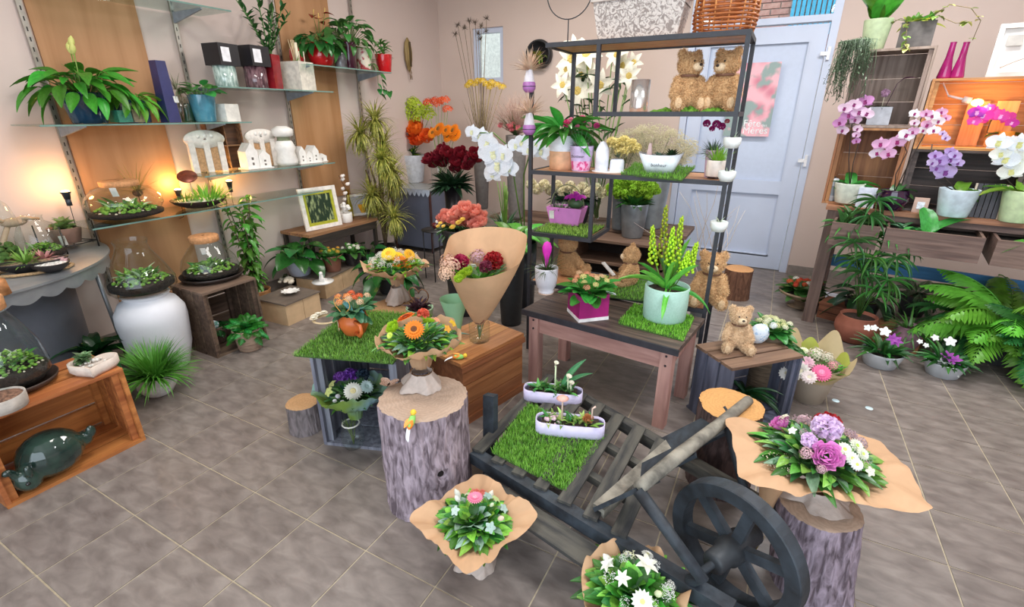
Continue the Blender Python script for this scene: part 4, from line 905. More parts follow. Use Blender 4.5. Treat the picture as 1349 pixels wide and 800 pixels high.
def bouquet(name, label, base, zr, R, outline, flowers, cxy=None, nleaf=60, lm=(G1, G2, G3), dome=.07, rd_=None, wrap=kraft, neck=.035, skirt=True, zdip=.05, spray=None, ll=.1, seed=1, rimlift=.03, wav=.05, lw=.3, group=None):
    base = V(base); t = thing(name, label, 'bouquet', base, 0, group); z = zr - base.z
    rd_ = rd_ or R * .62; off = V((cxy[0] - base.x, cxy[1] - base.y, 0)) if cxy else V((0, 0, 0))
    rings = [(neck, max(.03, z - zdip - .06), 0), (neck * 1.3, z - zdip - .01, .05), (rd_ * .75, z - zdip * .5, .2), (rd_, z - .005, .5), ((R + rd_) / 2, z + rimlift * .5, .8), (R, z + rimlift, 1)]
    o = paper(t, wrap, rings, outline, 'kraft_paper' if wrap == kraft else 'wrapping_paper', seed=seed, wav=wav); o.location = off
    if skirt:
        zz = max(.03, z - zdip - .06); o = paper(t, kraft2, [(neck * 2.1, .004, 1), (neck * 1.9, zz * .35, .8), (neck * 1.15, zz, .3), (neck * 1.05, zz + .012, .3)], rd(.5, seed), 'crumpled_base_paper', wav=.01, seed=seed + 3); o.location = off * .5
        MB().tube([(off.x * .7 + neck * 1.12 * cos(a / 14 * 2 * pi), off.y * .7 + neck * 1.12 * sin(a / 14 * 2 * pi), zz) for a in range(14)], .003, 5, True).build('raffia_tie', mat('#7a5a3a', .8), t)
    nleaf = int(nleaf * 1.25)
    for i in range(nleaf):
        u = (i + .5) / nleaf; q = rd_ * .78 * u ** .5; a = i * 2.39996; el = max(.32, 1.2 - .9 * u + rnd(-.25, .25)); zz = z + dome * .45 * (1 - u) - .008; lk = min(ll * rnd(.75, 1.25), (dome * (1 - u * .6) + z - zz) / max(.25, sin(max(.05, el))))
        c = lm[i % len(lm)]; leaf(t, leafm(c), off + V((cos(a) * q * .98, sin(a) * q * .98, zz)), a + rnd(-.4, .4), el, lk, ll * lw * rnd(.8, 1.3), 'ovate', .5, rnd(-.5, .5))
    st = MB(); st.ball(off + V((0, 0, z - .01)), (rd_ * .7, rd_ * .7, dome * .5)); st.build('foliage_core', leafm('#2d5a26'), t)
    for f in flowers:
        kind, px, py, spx, c = f[:5]; cen = f[5] if len(f) > 5 else None
        zf = zr + dome
        for _ in range(4):
            p = at(px, py, zf); d = V((p.x - base.x - off.x, p.y - base.y - off.y)).length; zf = zr + dome * max(.12, 1 - (d / (rd_ * 1.25)) ** 2)
        dv = V((p.x - base.x - off.x, p.y - base.y - off.y, 0))
        if dv.length > rd_ * .95: p = p - dv * (1 - rd_ * .95 / dv.length)
        s = spx * .5 * mpp(p); p = p + V((0, 0, .022)); n_ = V(((p.x - base.x - off.x) * 1.6, (p.y - base.y - off.y) * 1.6, rd_)).normalized() + (C0 - p).normalized() * .5
        flower(t, kind, c, p - base, n_, s, cen)
    if spray:
        for c, n in spray:
            for i in range(n):
                a, q = rnd(0, 6.28), rd_ * rnd(.2, .95) ** .7; zz = z + dome * max(.1, 1 - (q / (rd_ * 1.2)) ** 2) + rnd(0, .01)
                flower(t, 'spray', c, off + V((cos(a) * q, sin(a) * q, zz)), (cos(a), sin(a), 1.4), rnd(.014, .028))
    return t
def bear_mesh(yaw, tilt=0):
    Mh = Tr((0, -.01, .70)) @ Rz(yaw) @ Rx(tilt)
    E = [((0, 0, .29), (.2, .185, .28)), ((0, -.04, .22), (.2, .19, .19)), ((0, 0, .52), (.14, .13, .1))]
    E += [((0, 0, .02), (.205, .18, .175), Mh), ((0, -.06, -.03), (.16, .14, .12), Mh)]
    for s in (-1, 1):
        E.append(((s * .165, .02, .165), (.08, .045, .08), Mh))
        for k in range(5): u = k / 4; E.append(((s * (.17 + .07 * u), -.03 - .14 * u, .47 - .2 * u), (.078, .078, .085)))
        for k in range(5): u = k / 4; E.append(((s * (.13 + .09 * u), -.1 - .26 * u, .11), (.105 - .01 * u, .1, .1)))
        E.append(((s * .225, -.39, .125), (.09, .065, .12)))
    me = surf(E, .02, 'bear_body', [], sm=4); return me, Mh
def bear(label, loc, H, rz, yaw=0, tilt=0, col='#b98f62', col2='#d0aa7c', group=None, patch='#d8b890'):
    fm_ = mat(col, .95, .2, 30, .5, hex2=col2)
    if ('bear', yaw, tilt) not in ME: ME[('bear', yaw, tilt)] = bear_mesh(yaw, tilt)
    me, Mh = ME[('bear', yaw, tilt)]; t = thing('teddy_bear', label, 'teddy bear', loc, rz, group); S_ = Sc(H, H, H)
    m2 = me.copy(); m2.materials.clear(); m2.materials.append(fm_)
    put('body', m2, t, M=S_)
    def mkfur():
        mb = MB(); vs, fs = [], []; rs = random.getstate(); random.seed(3)
        pol = me.polygons; n = len(pol)
        for k in range(9000):
            p = pol[random.randrange(n)]; c_ = V(p.center); nn = V(p.normal); d = (nn + V((rnd(-.6, .6), rnd(-.6, .6), rnd(-1, .1)))).normalized(); s = d.cross(V((rnd(-1, 1), rnd(-1, 1), rnd(-1, 1)))).normalized() * .0055
            c_ = c_ + V((rnd(-.008, .008), rnd(-.008, .008), rnd(-.008, .008))); i = len(vs); vs += [c_ - s, c_ + s, c_ + d * rnd(.025, .045)]; fs.append((i, i + 1, i + 2))
        random.setstate(rs); mb.add(vs, fs); return mb.mesh('fur', mat(col2, .95, .15, 30))
    put('fur', cached(('fur', yaw, tilt, col2), mkfur), t, M=S_, kind='stuff')
    def hp(name, c, r, m): MB().ball(c, r, None, 14, 8).build(name, m, t, None); o = t.children[-1] if False else None
    for nm, c, r, m in (('muzzle', (0, -.17, -.03), (.095, .075, .07), mat('#e2c9a6', .95, .1, 40, .4)), ('nose', (0, -.243, .0), (.03, .018, .022), mat('#2a1c18', .3)), ('eye', (-.07, -.165, .055), (.016, .014, .016), mat('#17110f', .1)), ('eye', (.07, -.165, .055), (.016, .014, .016), mat('#17110f', .1))):
        mb = MB(); mb.ball(c, r, None, 14, 8); put(nm, mb.mesh(nm, m), t, M=S_ @ Mh)
    MB().tube([Mh @ V((-.03, -.236, -.05)), Mh @ V((0, -.24, -.035)), Mh @ V((.03, -.236, -.05))], .004, 4)
    mb = MB()
    for s in (-1, 1): mb.ball((s * .225, -.448, .125), (.06, .018, .085))
    put('foot_pads', mb.mesh('foot_pads', mat(patch, .95, .1, 40, .3)), t, M=S_)
    mb = MB(); mb.lathe([(.15, -.02), (.165, 0), (.15, .02)], 20, c=(0, -.01, .545)); put('neck_ribbon', mb.mesh('neck_ribbon', mat('#6b4632', .6)), t, M=S_)
    return t
def stump(name, label, loc, r, h, bark='#6b5d59', bark2='#9c8c88', top='#b08a66', lean=(0, 0), seed=0, knot=None, ecc=1.0):
    t = thing(name, label, 'tree stump', loc); n, k = 110, 26; vs, fs = [], []
    for j in range(k + 1):
        u = j / k
        for i in range(n):
            a = 2 * pi * i / n; p = V((cos(a) * 5 + seed, sin(a) * 5, u * h * 5))
            rg = NZ.noise(V((cos(a) * 9 + seed, sin(a) * 9, u * h * 6))) * .045 + abs(NZ.noise(V((cos(a) * 17, sin(a) * 17 + seed, u * h * 11)))) * -.05 + NZ.noise(V((cos(a) * 1.4 + seed, sin(a) * 1.4, u * .7))) * .07
            rr = r * (1.0 + rg + .06 * (1 - u) ** 3); z_ = h * u
            x, y = cos(a) * rr * ecc + lean[0] * u, sin(a) * rr + lean[1] * u
            if knot:
                d2 = (((a - knot[0] + pi) % (2 * pi) - pi) * r) ** 2 + (z_ - knot[1]) ** 2; g = math.exp(-d2 / (knot[2] ** 2)); hole = math.exp(-d2 / (knot[2] * .38) ** 2); q = 1 + (g * .16 - hole * .3); x, y = x * q, y * q
            vs.append((x, y, z_))
    for j in range(k):
        for i in range(n): fs.append((j * n + i, j * n + (i + 1) % n, (j + 1) * n + (i + 1) % n, (j + 1) * n + i))
    mb = MB(); mb.add(vs, fs); mb.build('bark', mat(bark, .9, .3, 9, .9, stretch=(5, 5, 1.4), hex2=bark2, det=12, dist=.8, lo=.36, hi=.64), t)
    if knot:
        a = knot[0]; c_ = V((cos(a) * r * .90, sin(a) * r * .90, knot[1])); MB().ball((0, 0, 0), (.012, knot[2] * .3, knot[2] * .38), Tr(c_) @ Rz(a)).build('knot_hole', mat('#1c1412', .9), t)
    tp = [vs[k * n + i] for i in range(n)]; cx_, cy_ = lean; tv, tf = [], []
    for q in (1, .93, .6, .3):
        for (x, y, z_) in tp: tv.append((cx_ + (x - cx_) * q, cy_ + (y - cy_) * q, h + (.0 if q == 1 else .004 + NZ.noise(V((x * 20, y * 20, seed))) * .003)))
    for j in range(3):
        for i in range(n): tf.append((j * n + i, j * n + (i + 1) % n, (j + 1) * n + (i + 1) % n, (j + 1) * n + i))
    tf.append(tuple(3 * n + i for i in range(n))); tm_ = bpy.data.materials.new('cut_wood_rings'); tm_.use_nodes = True; N = tm_.node_tree.nodes; L = tm_.node_tree.links
    tc = N.new('ShaderNodeTexCoord'); wv = N.new('ShaderNodeTexWave'); wv.wave_type = 'RINGS'; wv.rings_direction = 'Z'; wv.inputs['Scale'].default_value = 22; wv.inputs['Distortion'].default_value = 9; wv.inputs['Detail Scale'].default_value = 2
    rp = N.new('ShaderNodeValToRGB'); c1 = lin(top); rp.color_ramp.elements[0].color = tuple(x * .86 for x in c1[:3]) + (1,); rp.color_ramp.elements[1].color = c1
    L.new(tc.outputs['Object'], wv.inputs['Vector']); L.new(wv.outputs['Fac'], rp.inputs[0]); L.new(rp.outputs[0], N['Principled BSDF'].inputs['Base Color']); N['Principled BSDF'].inputs['Roughness'].default_value = .8
    mb = MB(); mb.add(tv, tf); mb.build('cut_top', tm_, t)
    return t
# ================================================================ CENTRE : pink-brown table
zt = .46; tA, tB = V((-1.10, 2.20, 0)), V((-.255, 2.09, 0)); u_ = (tB - tA).normalized(); v_ = V((-u_.y, u_.x, 0)); TW = (tB - tA).length; TD = .44; rzt = math.atan2(u_.y, u_.x); tc0 = tA + u_ * TW / 2 + v_ * TD / 2
t = thing('rustic_table', 'low rustic table with dark plank top and worn pink legs in the middle', 'table', tc0, rzt)
dk = wood('#3e332f', '#66544a', 'x', .6); pk = mat('#a77b72', .8, .25, 5, .2, stretch=(6, 6, .8), hex2='#c09488', det=8, dist=.5); pkx = mat('#a5786e', .8, .25, 5, .2, stretch=(.8, 6, 6), hex2='#bf9286', det=8, dist=.5)
for k in range(4): MB().box((0, -TD / 2 + TD / 8 + k * TD / 4, zt - .013), (TW, TD / 4 - .003, .026)).build('top_plank', dk, t)
MB().box((0, -TD / 2 - .004, zt - .016), (TW + .01, .008, .032)).build('edge_strip', mat('#2b2a30', .6, .2), t)
for sx in (-1, 1):
    for sy in (-1, 1): MB().box((sx * (TW / 2 - .055), sy * (TD / 2 - .05), (zt - .026) / 2), (.058, .058, zt - .026)).build('leg', pk, t)
for sy in (-1, 1): MB().box((0, sy * (TD / 2 - .05), zt - .026 - .055), (TW - .168, .024, .11)).build('apron', pkx, t)
for sx in (-1, 1): MB().box((sx * (TW / 2 - .055), 0, zt - .026 - .055), (.024, TD - .158, .11)).build('apron', pkx, t)
mb = MB()
for sx in (-1, 1):
    for z in (.03, .08): mb.ball((sx * (TW / 2 - .055), -TD / 2 + .020, zt - .03 - z), .006)
mb.build('nail_heads', mat('#30242a', .7), t, kind='stuff')
def tp_(px, py, w, top, z=zt): return spot(px, py, z, w, top)
c, r, h = tp_(719, 391, 31, 352)
t = thing('pink_quill_plant', 'pink quill air plant in a white footed pot at the left of the table', 'plant', c); pot(t, mat('#e6e6ee', .35, .03), r, h, 'foot'); MB().lathe([(r * .67, 0), (r * .67, h * .1), (r * .6, h * .12)], 24).build('bare_clay_foot', mat('#d8b9a4', .8), t)
blades(t, leafm('#4f6b3a'), 60, .15, .006, .4, 1.5, h * .85, r * .3, .9, 'narrow_leaves'); zq = zat(c, 318) - c.z
MB().lathe([(.004, h * .9), (.01, zq - .11), (.026, zq - .06), (.028, zq - .035), (.018, zq - .008), (.001, zq)], 14, sy=.35, m=Rz(.5)).build('pink_quill', mat('#e22fc0', .5, .1), t)
c, r, h = tp_(773, 426, 56, 383); r *= 1.05
t = thing('square_planter', 'purple square planter with a white base and peach kalanchoe', 'planter', c, .75)
boxpot(t, mat('#a01f6e', .45, .06), r * 1.42, r * 1.42, h, 'planter', 1.0); MB().box((0, 0, .009), (r * 1.46, r * 1.46, .018)).build('white_base', mat('#ece6e6', .5), t)
kalanchoe(t, h * .85, r * 1.25, ['#eda37e', '#e9d88f', '#eec49a'], 34, 14, hh=.07, lm='#3f8f38', cs=.02)
for a in (-.9, .6): tag(t, (cos(a) * r * 1.1, sin(a) * r * 1.1, h * 1.1), .05, .02, a, .8, '#e8f0e8')
turf('grass_mat', 'bright artificial grass square under the mint green pot', [(-.577, 2.241), (-.25, 2.185), (-.25, 2.50), (-.573, 2.54)], zt, 3200, '#6db52c', '#93d24a')
c, r, h = tp_(873, 429, 58, 376, zt + .008)
t = thing('flowering_bulb_plant', 'yellow-green flower spikes in a mint green speckled pot on the grass square', 'plant', c); pot(t, mat('#a9cfc0', .5, .05, 120, hex2='#b4d8ca'), r, h, 'cyl')
for i in range(13): leaf(t, leafm('#6fb545' if i % 3 else '#4f9338'), (rnd(-.02, .02), rnd(-.02, .02), h * .85), i * 2.4, rnd(.7, 1.4) if i > 3 else .35, rnd(.2, .3), .026, 'strap', .9 if i < 5 else .35)
for k, (px, top) in enumerate(((865, 272), (888, 285), (878, 300), (912, 318), (850, 300), (902, 330))):
    p = at(px, 376, zt + h); q = V((p.x - c.x, (p.y - c.y) * .3, 0)); zz = zat(c, top) - c.z; q2 = q * 1.0
    MB().tube([(q.x * .2, q.y * .2, h * .85), q * .8 + V((0, 0, (h + zz) / 2)), q2 + V((0, 0, zz))], .003, 5).build('flower_stem', leafm('#78b04a'), t)
    mb = MB()
    for i in range(46):
        u = i / 46; a = i * 2.4; zz2 = h + (zz - h) * (.35 + .65 * u); rr = .022 * (1 - .75 * u)
        mb.ball((q2.x * (.8 + .2 * u) + cos(a) * rr, q2.y * (.8 + .2 * u) + sin(a) * rr, zz2), (.0085 * (1 - .4 * u), .0085 * (1 - .4 * u), .009), nu=6, nv=4)
    mb.build('flower_spike', leafm('#b7d431', tr=.3), t, kind='stuff')
# ================================================================ etagere
YE, DE = 2.60, .34; blk = mat('#2c2d33', .5, .1, 40); ply2 = wood('#b07a50', '#cf9a6c', 'x', .5, 5, .1)
zb_, zbox, zm, zu, ztop = .478, ony(735, 310, YE).z, 1.152, ony(880, 148, YE).z, ony(860, 48, YE).z
xL, xR = ony(697, 372, YE).x, ony(955, 243, YE).x; xT = ony(722, 53, YE).x; xM = ony(787, 100, YE).x; xBx = ony(778, 300, YE).x
E_ = thing('shelf_unit', 'tall black metal and wood shelf unit behind the rustic table', 'shelf unit', ((xL + xR) / 2, YE + DE / 2, 0)); ex, ey = (xL + xR) / 2, YE + DE / 2
def pst(x, yb, z0, z1, nm='post'): MB().box((x - ex, (YE if not yb else YE + DE) - ey, (z0 + z1) / 2), (.02, .02, z1 - z0)).build(nm, blk, E_)
pst(xL, 0, 0, ony(699, 108, YE).z); pst(xR, 0, 0, ztop - .012); pst(xR, 1, 0, ztop - .012); pst(xL, 1, 0, zm)
pst(ony(730, 60, YE).x - .02, 1, zm, ztop - .012); pst(xM, 0, zu, ztop - .012); pst(xM, 1, zu, ztop - .012); pst(xBx, 0, zbox, zm - .012); pst(xBx, 1, zbox, zm - .012)
def shelf(x0, x1, z, nm='shelf_board'):
    w = x1 - x0; cx_ = (x0 + x1) / 2 - ex
    for y in (0, DE): MB().box((cx_, y + YE - ey, z - .008), (w + .02, .021, .022)).build('rail', blk, E_)
    for x in (x0, x1): MB().box((x - ex, 0, z - .008), (.021, DE - .022, .022)).build('rail', blk, E_)
    n = max(1, round(w / .35))
    for k in range(3): MB().box((cx_, -DE / 2 + .012 + (DE - .024) * (k + .5) / 3, z - .006), (w - .024, (DE - .024) / 3 - .002, .012)).build(nm, ply2, E_)
shelf(xL, xR, zb_); shelf(xL, xR, zm); shelf(xM, xR, zu); shelf(xT, xR, ztop); shelf(xL, xBx, zbox)
def es(px, py, w, top, z): return spot(px, py, z, w, top)
# bottles clipped on the left post, cups on the right post
for px, py, lb in ((697, 122, 'upper white and purple bulb vase with dried grass on the shelf post'), (697, 178, 'lower white and purple bulb vase with pampas grass on the shelf post')):
    p = ony(px, py, YE - .03); t = thing('bulb_vase', lb, 'vase', p); k = 17 * mpp(p) * .5
    MB().lathe([(0, 0), (k * .6, 0), (k, k * .5), (k, k * 1.3), (k * .85, k * 1.5)], 20).build('purple_base', mat('#a46aa8', .4), t); MB().lathe([(k * .85, k * 1.5), (k * .7, k * 2.3), (k * .5, k * 3), (k * .5, k * 3.2)], 20).build('white_neck', mat('#d9d4da', .6), t)
    blades(t, mat('#c9a690', .9, .2, hex2='#dfc6ac'), 110, .13, .008, .3, 1.5, k * 3, .004, .5, 'dried_grass'); MB().lathe([(k * 1.02, k * .8), (k * 1.04, k * .9)], 16).build('clip_band', blk, t)
for px, py, lb in ((966, 250, 'topmost white hanging cup with a small air plant on the right shelf post'), (963, 222 + 12, 'middle white hanging cup on the right shelf post'), (952, 308, 'lowest white hanging cup with a spiky air plant on the right shelf post')):
    py = {250: 196, 234: 240, 308: 306}[py]; p = ony(px - (6 if py < 300 else -3), py, YE - .04); p.x = xR + .005; p.z = ony(px, py, YE - .04).z; t = thing('wall_cup', lb, 'cup', p); k = 11 * mpp(p)
    MB().lathe([(.001, 0), (k * .7, .003), (k, k * .6), (k, k * 1.2), (k * .85, k * 1.3), (k * .8, k * 1.1), (.001, k)], 20).build('cup_body', mat('#cfd6d2', .5, .1, 6, hex2='#eef0ee'), t); blades(t, mat('#a8b8a0', .7, .2), 16, .045, .006, .2, 1.4, k, .005, .9, 'air_plant_leaves')
# items, mid shelf
SHY.update({zm: YE + .11, zu: YE + .12, ztop: YE + .16})
c, r, h = es(736, 221, 36, 179, zm)
t = thing('bird_nest_plant', 'broad glossy leaved plant in a white and peach two-tone pot on the middle shelf', 'plant', c + V((0, .06, 0))); pot(t, mat('#eef0f6', .5), r, h, 'cyl'); MB().lathe([(r * .935, .001), (r * .985, .004), (r * 1.004, h * .3), (r * 1.008, h * .55)], 32).build('peach_lower_band', mat('#e8b48c', .6), t)
rosette(t, leafm('#3d8a34', rough=.3), 40, .22, .06, .5, 1.5, h * .85, r * .3, 'ovate', .5, .07)
c, r, h = es(765, 228, 31, 192, zm)
t = thing('potted_carnations', 'pink carnations in a lilac pot with printed word and pink blossoms', 'plant', c); pot(t, mat('#d9c4ea', .5), r, h, 'taper'); MB().lathe([(r * .725, .001), (r * .77, h * .06), (r * .88, h * .42)], 32).build('pink_blossom_print', mat('#f0bfe0', .5, .3, 40, hex2='#d84a8c', lo=.5, hi=.6), t)
blades(t, leafm('#7f9a86'), 120, .085, .005, .1, 1.5, h * .85, r * .5, .7, 'grassy_leaves')
for px, py, s_, cc in ((747, 163, 13, '#e0457a'), (767, 158, 14, '#e85a92'), (761, 168, 9, '#d87a9a'), (786, 166, 10, '#d04a8a'), (776, 165, 10, '#eec2c0'), (752, 158, 8, '#e890a8')):
    p = ony(px, py, c.y - .01); flower(t, 'carnation', cc, p - c, (0, -.7, 1), s_ * .5 * mpp(p)); MB().tube([(0, 0, h * .8), p - c], .0015, 4).build('flower_stem', leafm('#6f8f6a'), t)
def text(body, par, M, size, m, name='lettering'):
    cu = bpy.data.curves.new('txt', 'FONT'); cu.body = body; cu.size = size; cu.extrude = .0004; cu.align_x = 'CENTER'
    o = bpy.data.objects.new('txt', cu); COL.objects.link(o); dg = bpy.context.evaluated_depsgraph_get(); me = bpy.data.meshes.new_from_object(o.evaluated_get(dg)); bpy.data.objects.remove(o); me.materials.clear(); me.materials.append(m); me.name = name
    return put(name, me, par, M=M)
text('Bonheur', t, Tr((0, -r * .95, h * .56)) @ Rx(pi / 2 - .14), .022, mat('#4a4350', .6))
c, r, h = es(802, 229, 40, 186, zm)
t = thing('watering_set', 'white ceramic house-shaped cup and jug on an oval dish with pale lettering', 'planter', c, .1); MB().lathe([(0, 0), (r * 1.05, 0), (r * 1.15, .01), (0, .008)], 28, sy=.7).build('oval_dish', wh, t)
for x, w, hh in ((-r * .5, r * .85, h), (r * .5, r * .9, h * .55)): MB().lathe([(w * .5, .009), (w * .52, .01), (w * .5, hh * .7), (w * .42, hh * .8)], 20, c=(x, 0, 0)).build('cup_body', mat('#e8ebf4', .4), t)
MB().lathe([(r * .36, h * .8), (r * .2, h * .95), (.001, h)], 16, c=(-r * .5, 0, 0)).build('dome_roof', mat('#e8ebf4', .4), t); blades(t, leafm('#55604a'), 20, .05, .006, .6, 1.5, h * .5, .008, .5, 'small_leaves', c=(r * .5, 0, 0))
turf('grass_mat', 'dark-edged artificial grass strip under the white boat planter', [tuple(at(818, 231, zm))[:2], tuple(at(898, 239, zm))[:2], tuple(at(915, 222, zm))[:2], tuple(at(836, 217, zm))[:2]], zm, 1800)
c, r, h = es(868, 231, 62, 204, zm + .006); 
t = thing('boat_planter', 'white boat-shaped planter with printed script, succulents and a pink wedge', 'planter', c, .05)
mb = MB(); w2, d2 = r * .95, r * .42; n = 12; vs, fs = [], []
for k, (q, z_) in enumerate(((.62, 0), (1, 1), (.93, 1), (.8, .75))):
    for i in range(24):
        a = 2 * pi * i / 24; x = cos(a); y = sin(a); sup = (abs(x) ** 4 + abs(y) ** 4) ** -.25; lift = (.16 * abs(cos(a)) ** 3 * h if z_ > .9 else 0); vs.append((x * sup * w2 * q, y * sup * d2 * (q if k else .75), z_ * h + lift))
for j in range(3): fs += [(j * 24 + i, j * 24 + (i + 1) % 24, (j + 1) * 24 + (i + 1) % 24, (j + 1) * 24 + i) for i in range(24)]
fs += [tuple(range(24))[::-1], tuple(72 + i for i in range(24))]; mb.add(vs, fs); mb.build('boat_body', mat('#e9f0f7', .5), t)
for i in range(26): leaf(t, leafm('#2c4a2c'), (r * .45, 0, h * .8), i * 2.4, rnd(.3, 1.4), .06, .016, 'lance', .2)
for i in range(24): leaf(t, leafm('#7f9a86'), (-r * .1, 0, h * .8), i * 2.4, rnd(.2, 1.2), .04, .022, 'ovate', .2)
MB().box((-r * .5, 0, h * 1.25), (.03, .02, .07), None, (.4, .6)).build('pink_wedge', mat('#ecc9c4', .6), t); text('bonheur', t, Tr((0, -d2 * .93, h * .38)) @ Rx(pi / 2 - .15), .024, mat('#4a4a52', .6))
c, r, h = es(933, 232, 17, 198, zm)
t = thing('potted_dianthus', 'dark magenta dianthus in a tall lilac pot at the right of the middle shelf', 'plant', c + V((0, .03, 0))); pot(t, mat('#c9a8bc', .5), r, h, 'taper'); blades(t, leafm('#5d7268'), 150, .085, .006, .2, 1.5, h * .85, r * .5, .6, 'blue_green_leaves')
for px, py, s_ in ((931, 163, 12), (944, 164, 13), (951, 167, 12), (938, 170, 9), (958, 160, 8)):
    p = ony(px, py, c.y + .02); flower(t, 'carnation', '#b02878' if s_ > 8 else '#d8707a', p - c - V((0, .03, 0)), (0, -.7, 1), s_ * .5 * mpp(p))
c, r, h = es(947, 240, 25, 211, zm)
t = thing('grass_pot', 'yellow-green grass in a cream pot on tiny dark feet on the middle shelf', 'plant', c - V((.02, 0, 0))); o = pot(t, mat('#e9ddd2', .5), r, h * .88, 'cyl'); o.location.z = h * .12; blades(t, leafm('#8fc03a'), 110, .10, .006, .6, 1.5, h * .85, r * .5, .5, 'grass_leaves')
mb = MB(); [mb.box((cos(a) * r * .7, sin(a) * r * .7, h * .07), (.01, .01, h * .14)) for a in (.5, 2.1, 3.7, 5.3)]; mb.lathe([(.001, h * .1), (r * .95, h * .1), (r * .95, h * .2)], 20); mb.build('dark_foot_stand', mat('#4a2c2a', .5), t)
# upper shelf
c, r, h = es(841, 142, 24, 105, zu)
t = thing('mercury_vase', 'silvered glass cylinder with dried stems on the upper shelf', 'vase', c); MB().lathe([(0, 0), (r * .95, 0), (r, .005), (r, h), (r * .94, h)], 24).build('silvered_glass', mat('#e2dfdc', .18, .3, 14, metal=.75, hex2='#d8b8a4', lo=.55, hi=.7), t); twigs(t, mat('#a8987c', .8), 7, .10, .0012, h * .3, .6, 'dried_twigs', .12)
t = thing('moss_strip', 'strip of green moss under the two teddy bears on the upper shelf', 'moss', (ony(908, 143, YE + .05).x, YE + .09, zu)); moss(t, mat('#4f7f22', .9, .3, 60, hex2='#6fa030'), 260, .19, 0, .02, 'moss_clumps', sy=.25, b=.014)
hb = zat(V((0, YE + .1, 0)), 70) 
pb = ony(898, 146, YE + .07); bear('teddy bear looking right, at left on the upper shelf moss', V((pb.x, YE + .15, zu + .004)), .30, .42, .5)
pb = ony(950, 143, YE + .07); bear('teddy bear looking down left, beside the right post on the upper shelf', V((pb.x - .01, YE + .17, zu + .004)), .30, -.12, -.42, .1)
# top of unit
c, r, h = es(841, 48, 96, 8, ztop)
t = thing('ornate_trough', 'long weathered grey trough with scroll relief on top of the shelf unit', 'planter', V((c.x, YE + DE / 2, ztop)), 0); mt_ = mat('#8f8681', .8, .3, 34, .6, hex2='#cfc8c2', det=3, dist=2.5, lo=.42, hi=.55)
boxpot(t, mt_, .46, .16, .185, 'trough_body', 1.18, '#4a4038'); MB().box((0, 0, .188), (.48, .18, .012)).box((0, 0, .19), (.44, .14, .01)).build('rim', mat('#bdb4ac', .8), t)
for i in range(14): leaf(t, leafm('#7fae3a' if i % 2 else '#a8a88a'), (-.2 + i * .03, 0, .17), i * 2.4, rnd(.5, 1.2), .12, .04, 'ovate', .6)
c, r, h = es(952, 42, 70, 2, ztop)
t = thing('wicker_basket', 'round orange-brown wicker basket at the right end on top of the shelf unit', 'basket', V((c.x - .0, YE + .16, ztop)), 0); wk = mat('#a8602e', .6, .2, 30)
for j in range(15): rr = .128 + .012 * sin(j * .35); MB().tube([((rr + .004 * sin(a * 3 + j * pi)) * cos(2 * pi * a / 30), (rr + .004 * sin(a * 3 + j * pi)) * sin(2 * pi * a / 30), .008 + j * .017) for a in range(30)], .0052, 5, True).build('wicker_ring', wk, t)
mb = MB(); [mb.tube([(.128 * cos(a), .128 * sin(a), 0), (.14 * cos(a), .14 * sin(a), .13), (.128 * cos(a), .128 * sin(a), .25)], .004, 5) for a in [k * pi / 7 for k in range(14)]]; mb.build('wicker_stakes', mat('#c9874a', .6), t); MB().lathe([(.001, .003), (.125, .003)], 24).build('basket_floor', wk, t)
p = ony(748, 50, YE + .1); t = thing('wire_ring_stand', 'black wire ring on a thin stem on top of the shelf unit', 'ornament', V((p.x, YE + .1, ztop)))
MB().tube([(0, 0, 0), (0, 0, .12)], .003, 6).build('stem', blk, t); k = .125; MB().tube([(k * cos(2 * pi * a / 40), 0, .12 + k + k * sin(2 * pi * a / 40)) for a in range(40)], .003, 6, True).build('ring', blk, t); MB().lathe([(.001, 0), (.05, 0), (.05, .004), (.001, .004)], 20).build('foot_plate', blk, t)
# box bay
turf('grass_mat', 'artificial grass sheet in the lower left bay of the shelf unit', [(xL + .02, YE + .012), (xBx - .02, YE + .012), (xBx - .02, YE + DE - .02), (xL + .02, YE + DE - .02)], zbox + .001, 1700, '#86b340', '#a8cf5c')
c, r, h = es(746, 300, 52, 272, zbox + .008)
t = thing('pink_basket', 'pink tapered planter with a handle and magenta saxifrage', 'planter', c, .05); boxpot(t, mat('#e08ad2', .5, .04), r * 1.9, r * 1.1, h, 'planter', 1.28)
MB().tube([(r * .9 * cos(a), 0, h + r * 1.1 * sin(a)) for a in [pi * k / 12 for k in range(13)]], .003, 5).build('handle', leafm('#9aa878'), t)
blades(t, leafm('#8fa884'), 70, .06, .006, .2, 1.5, h * .85, r * .5, .7, 'grey_leaves', c=(-r * .4, 0, 0))
for i in range(13): a = i * 2.4; q = r * .5 * (i / 13) ** .5; flower(t, 'star', '#c02ab0', (r * .45 + cos(a) * q, sin(a) * q * .7, h + .085 - q * .4), (cos(a) * .5, sin(a) * .5 - .4, 1), .024, '#e8a0dc', sub=False)
MB().ball((r * .45, 0, h + .025), (r * .45, r * .35, .035)).build('leaf_cushion', leafm('#4f6f4a'), t); tag(t, (-r * .6, -r * .66, h * .6), .03, .055, .1)
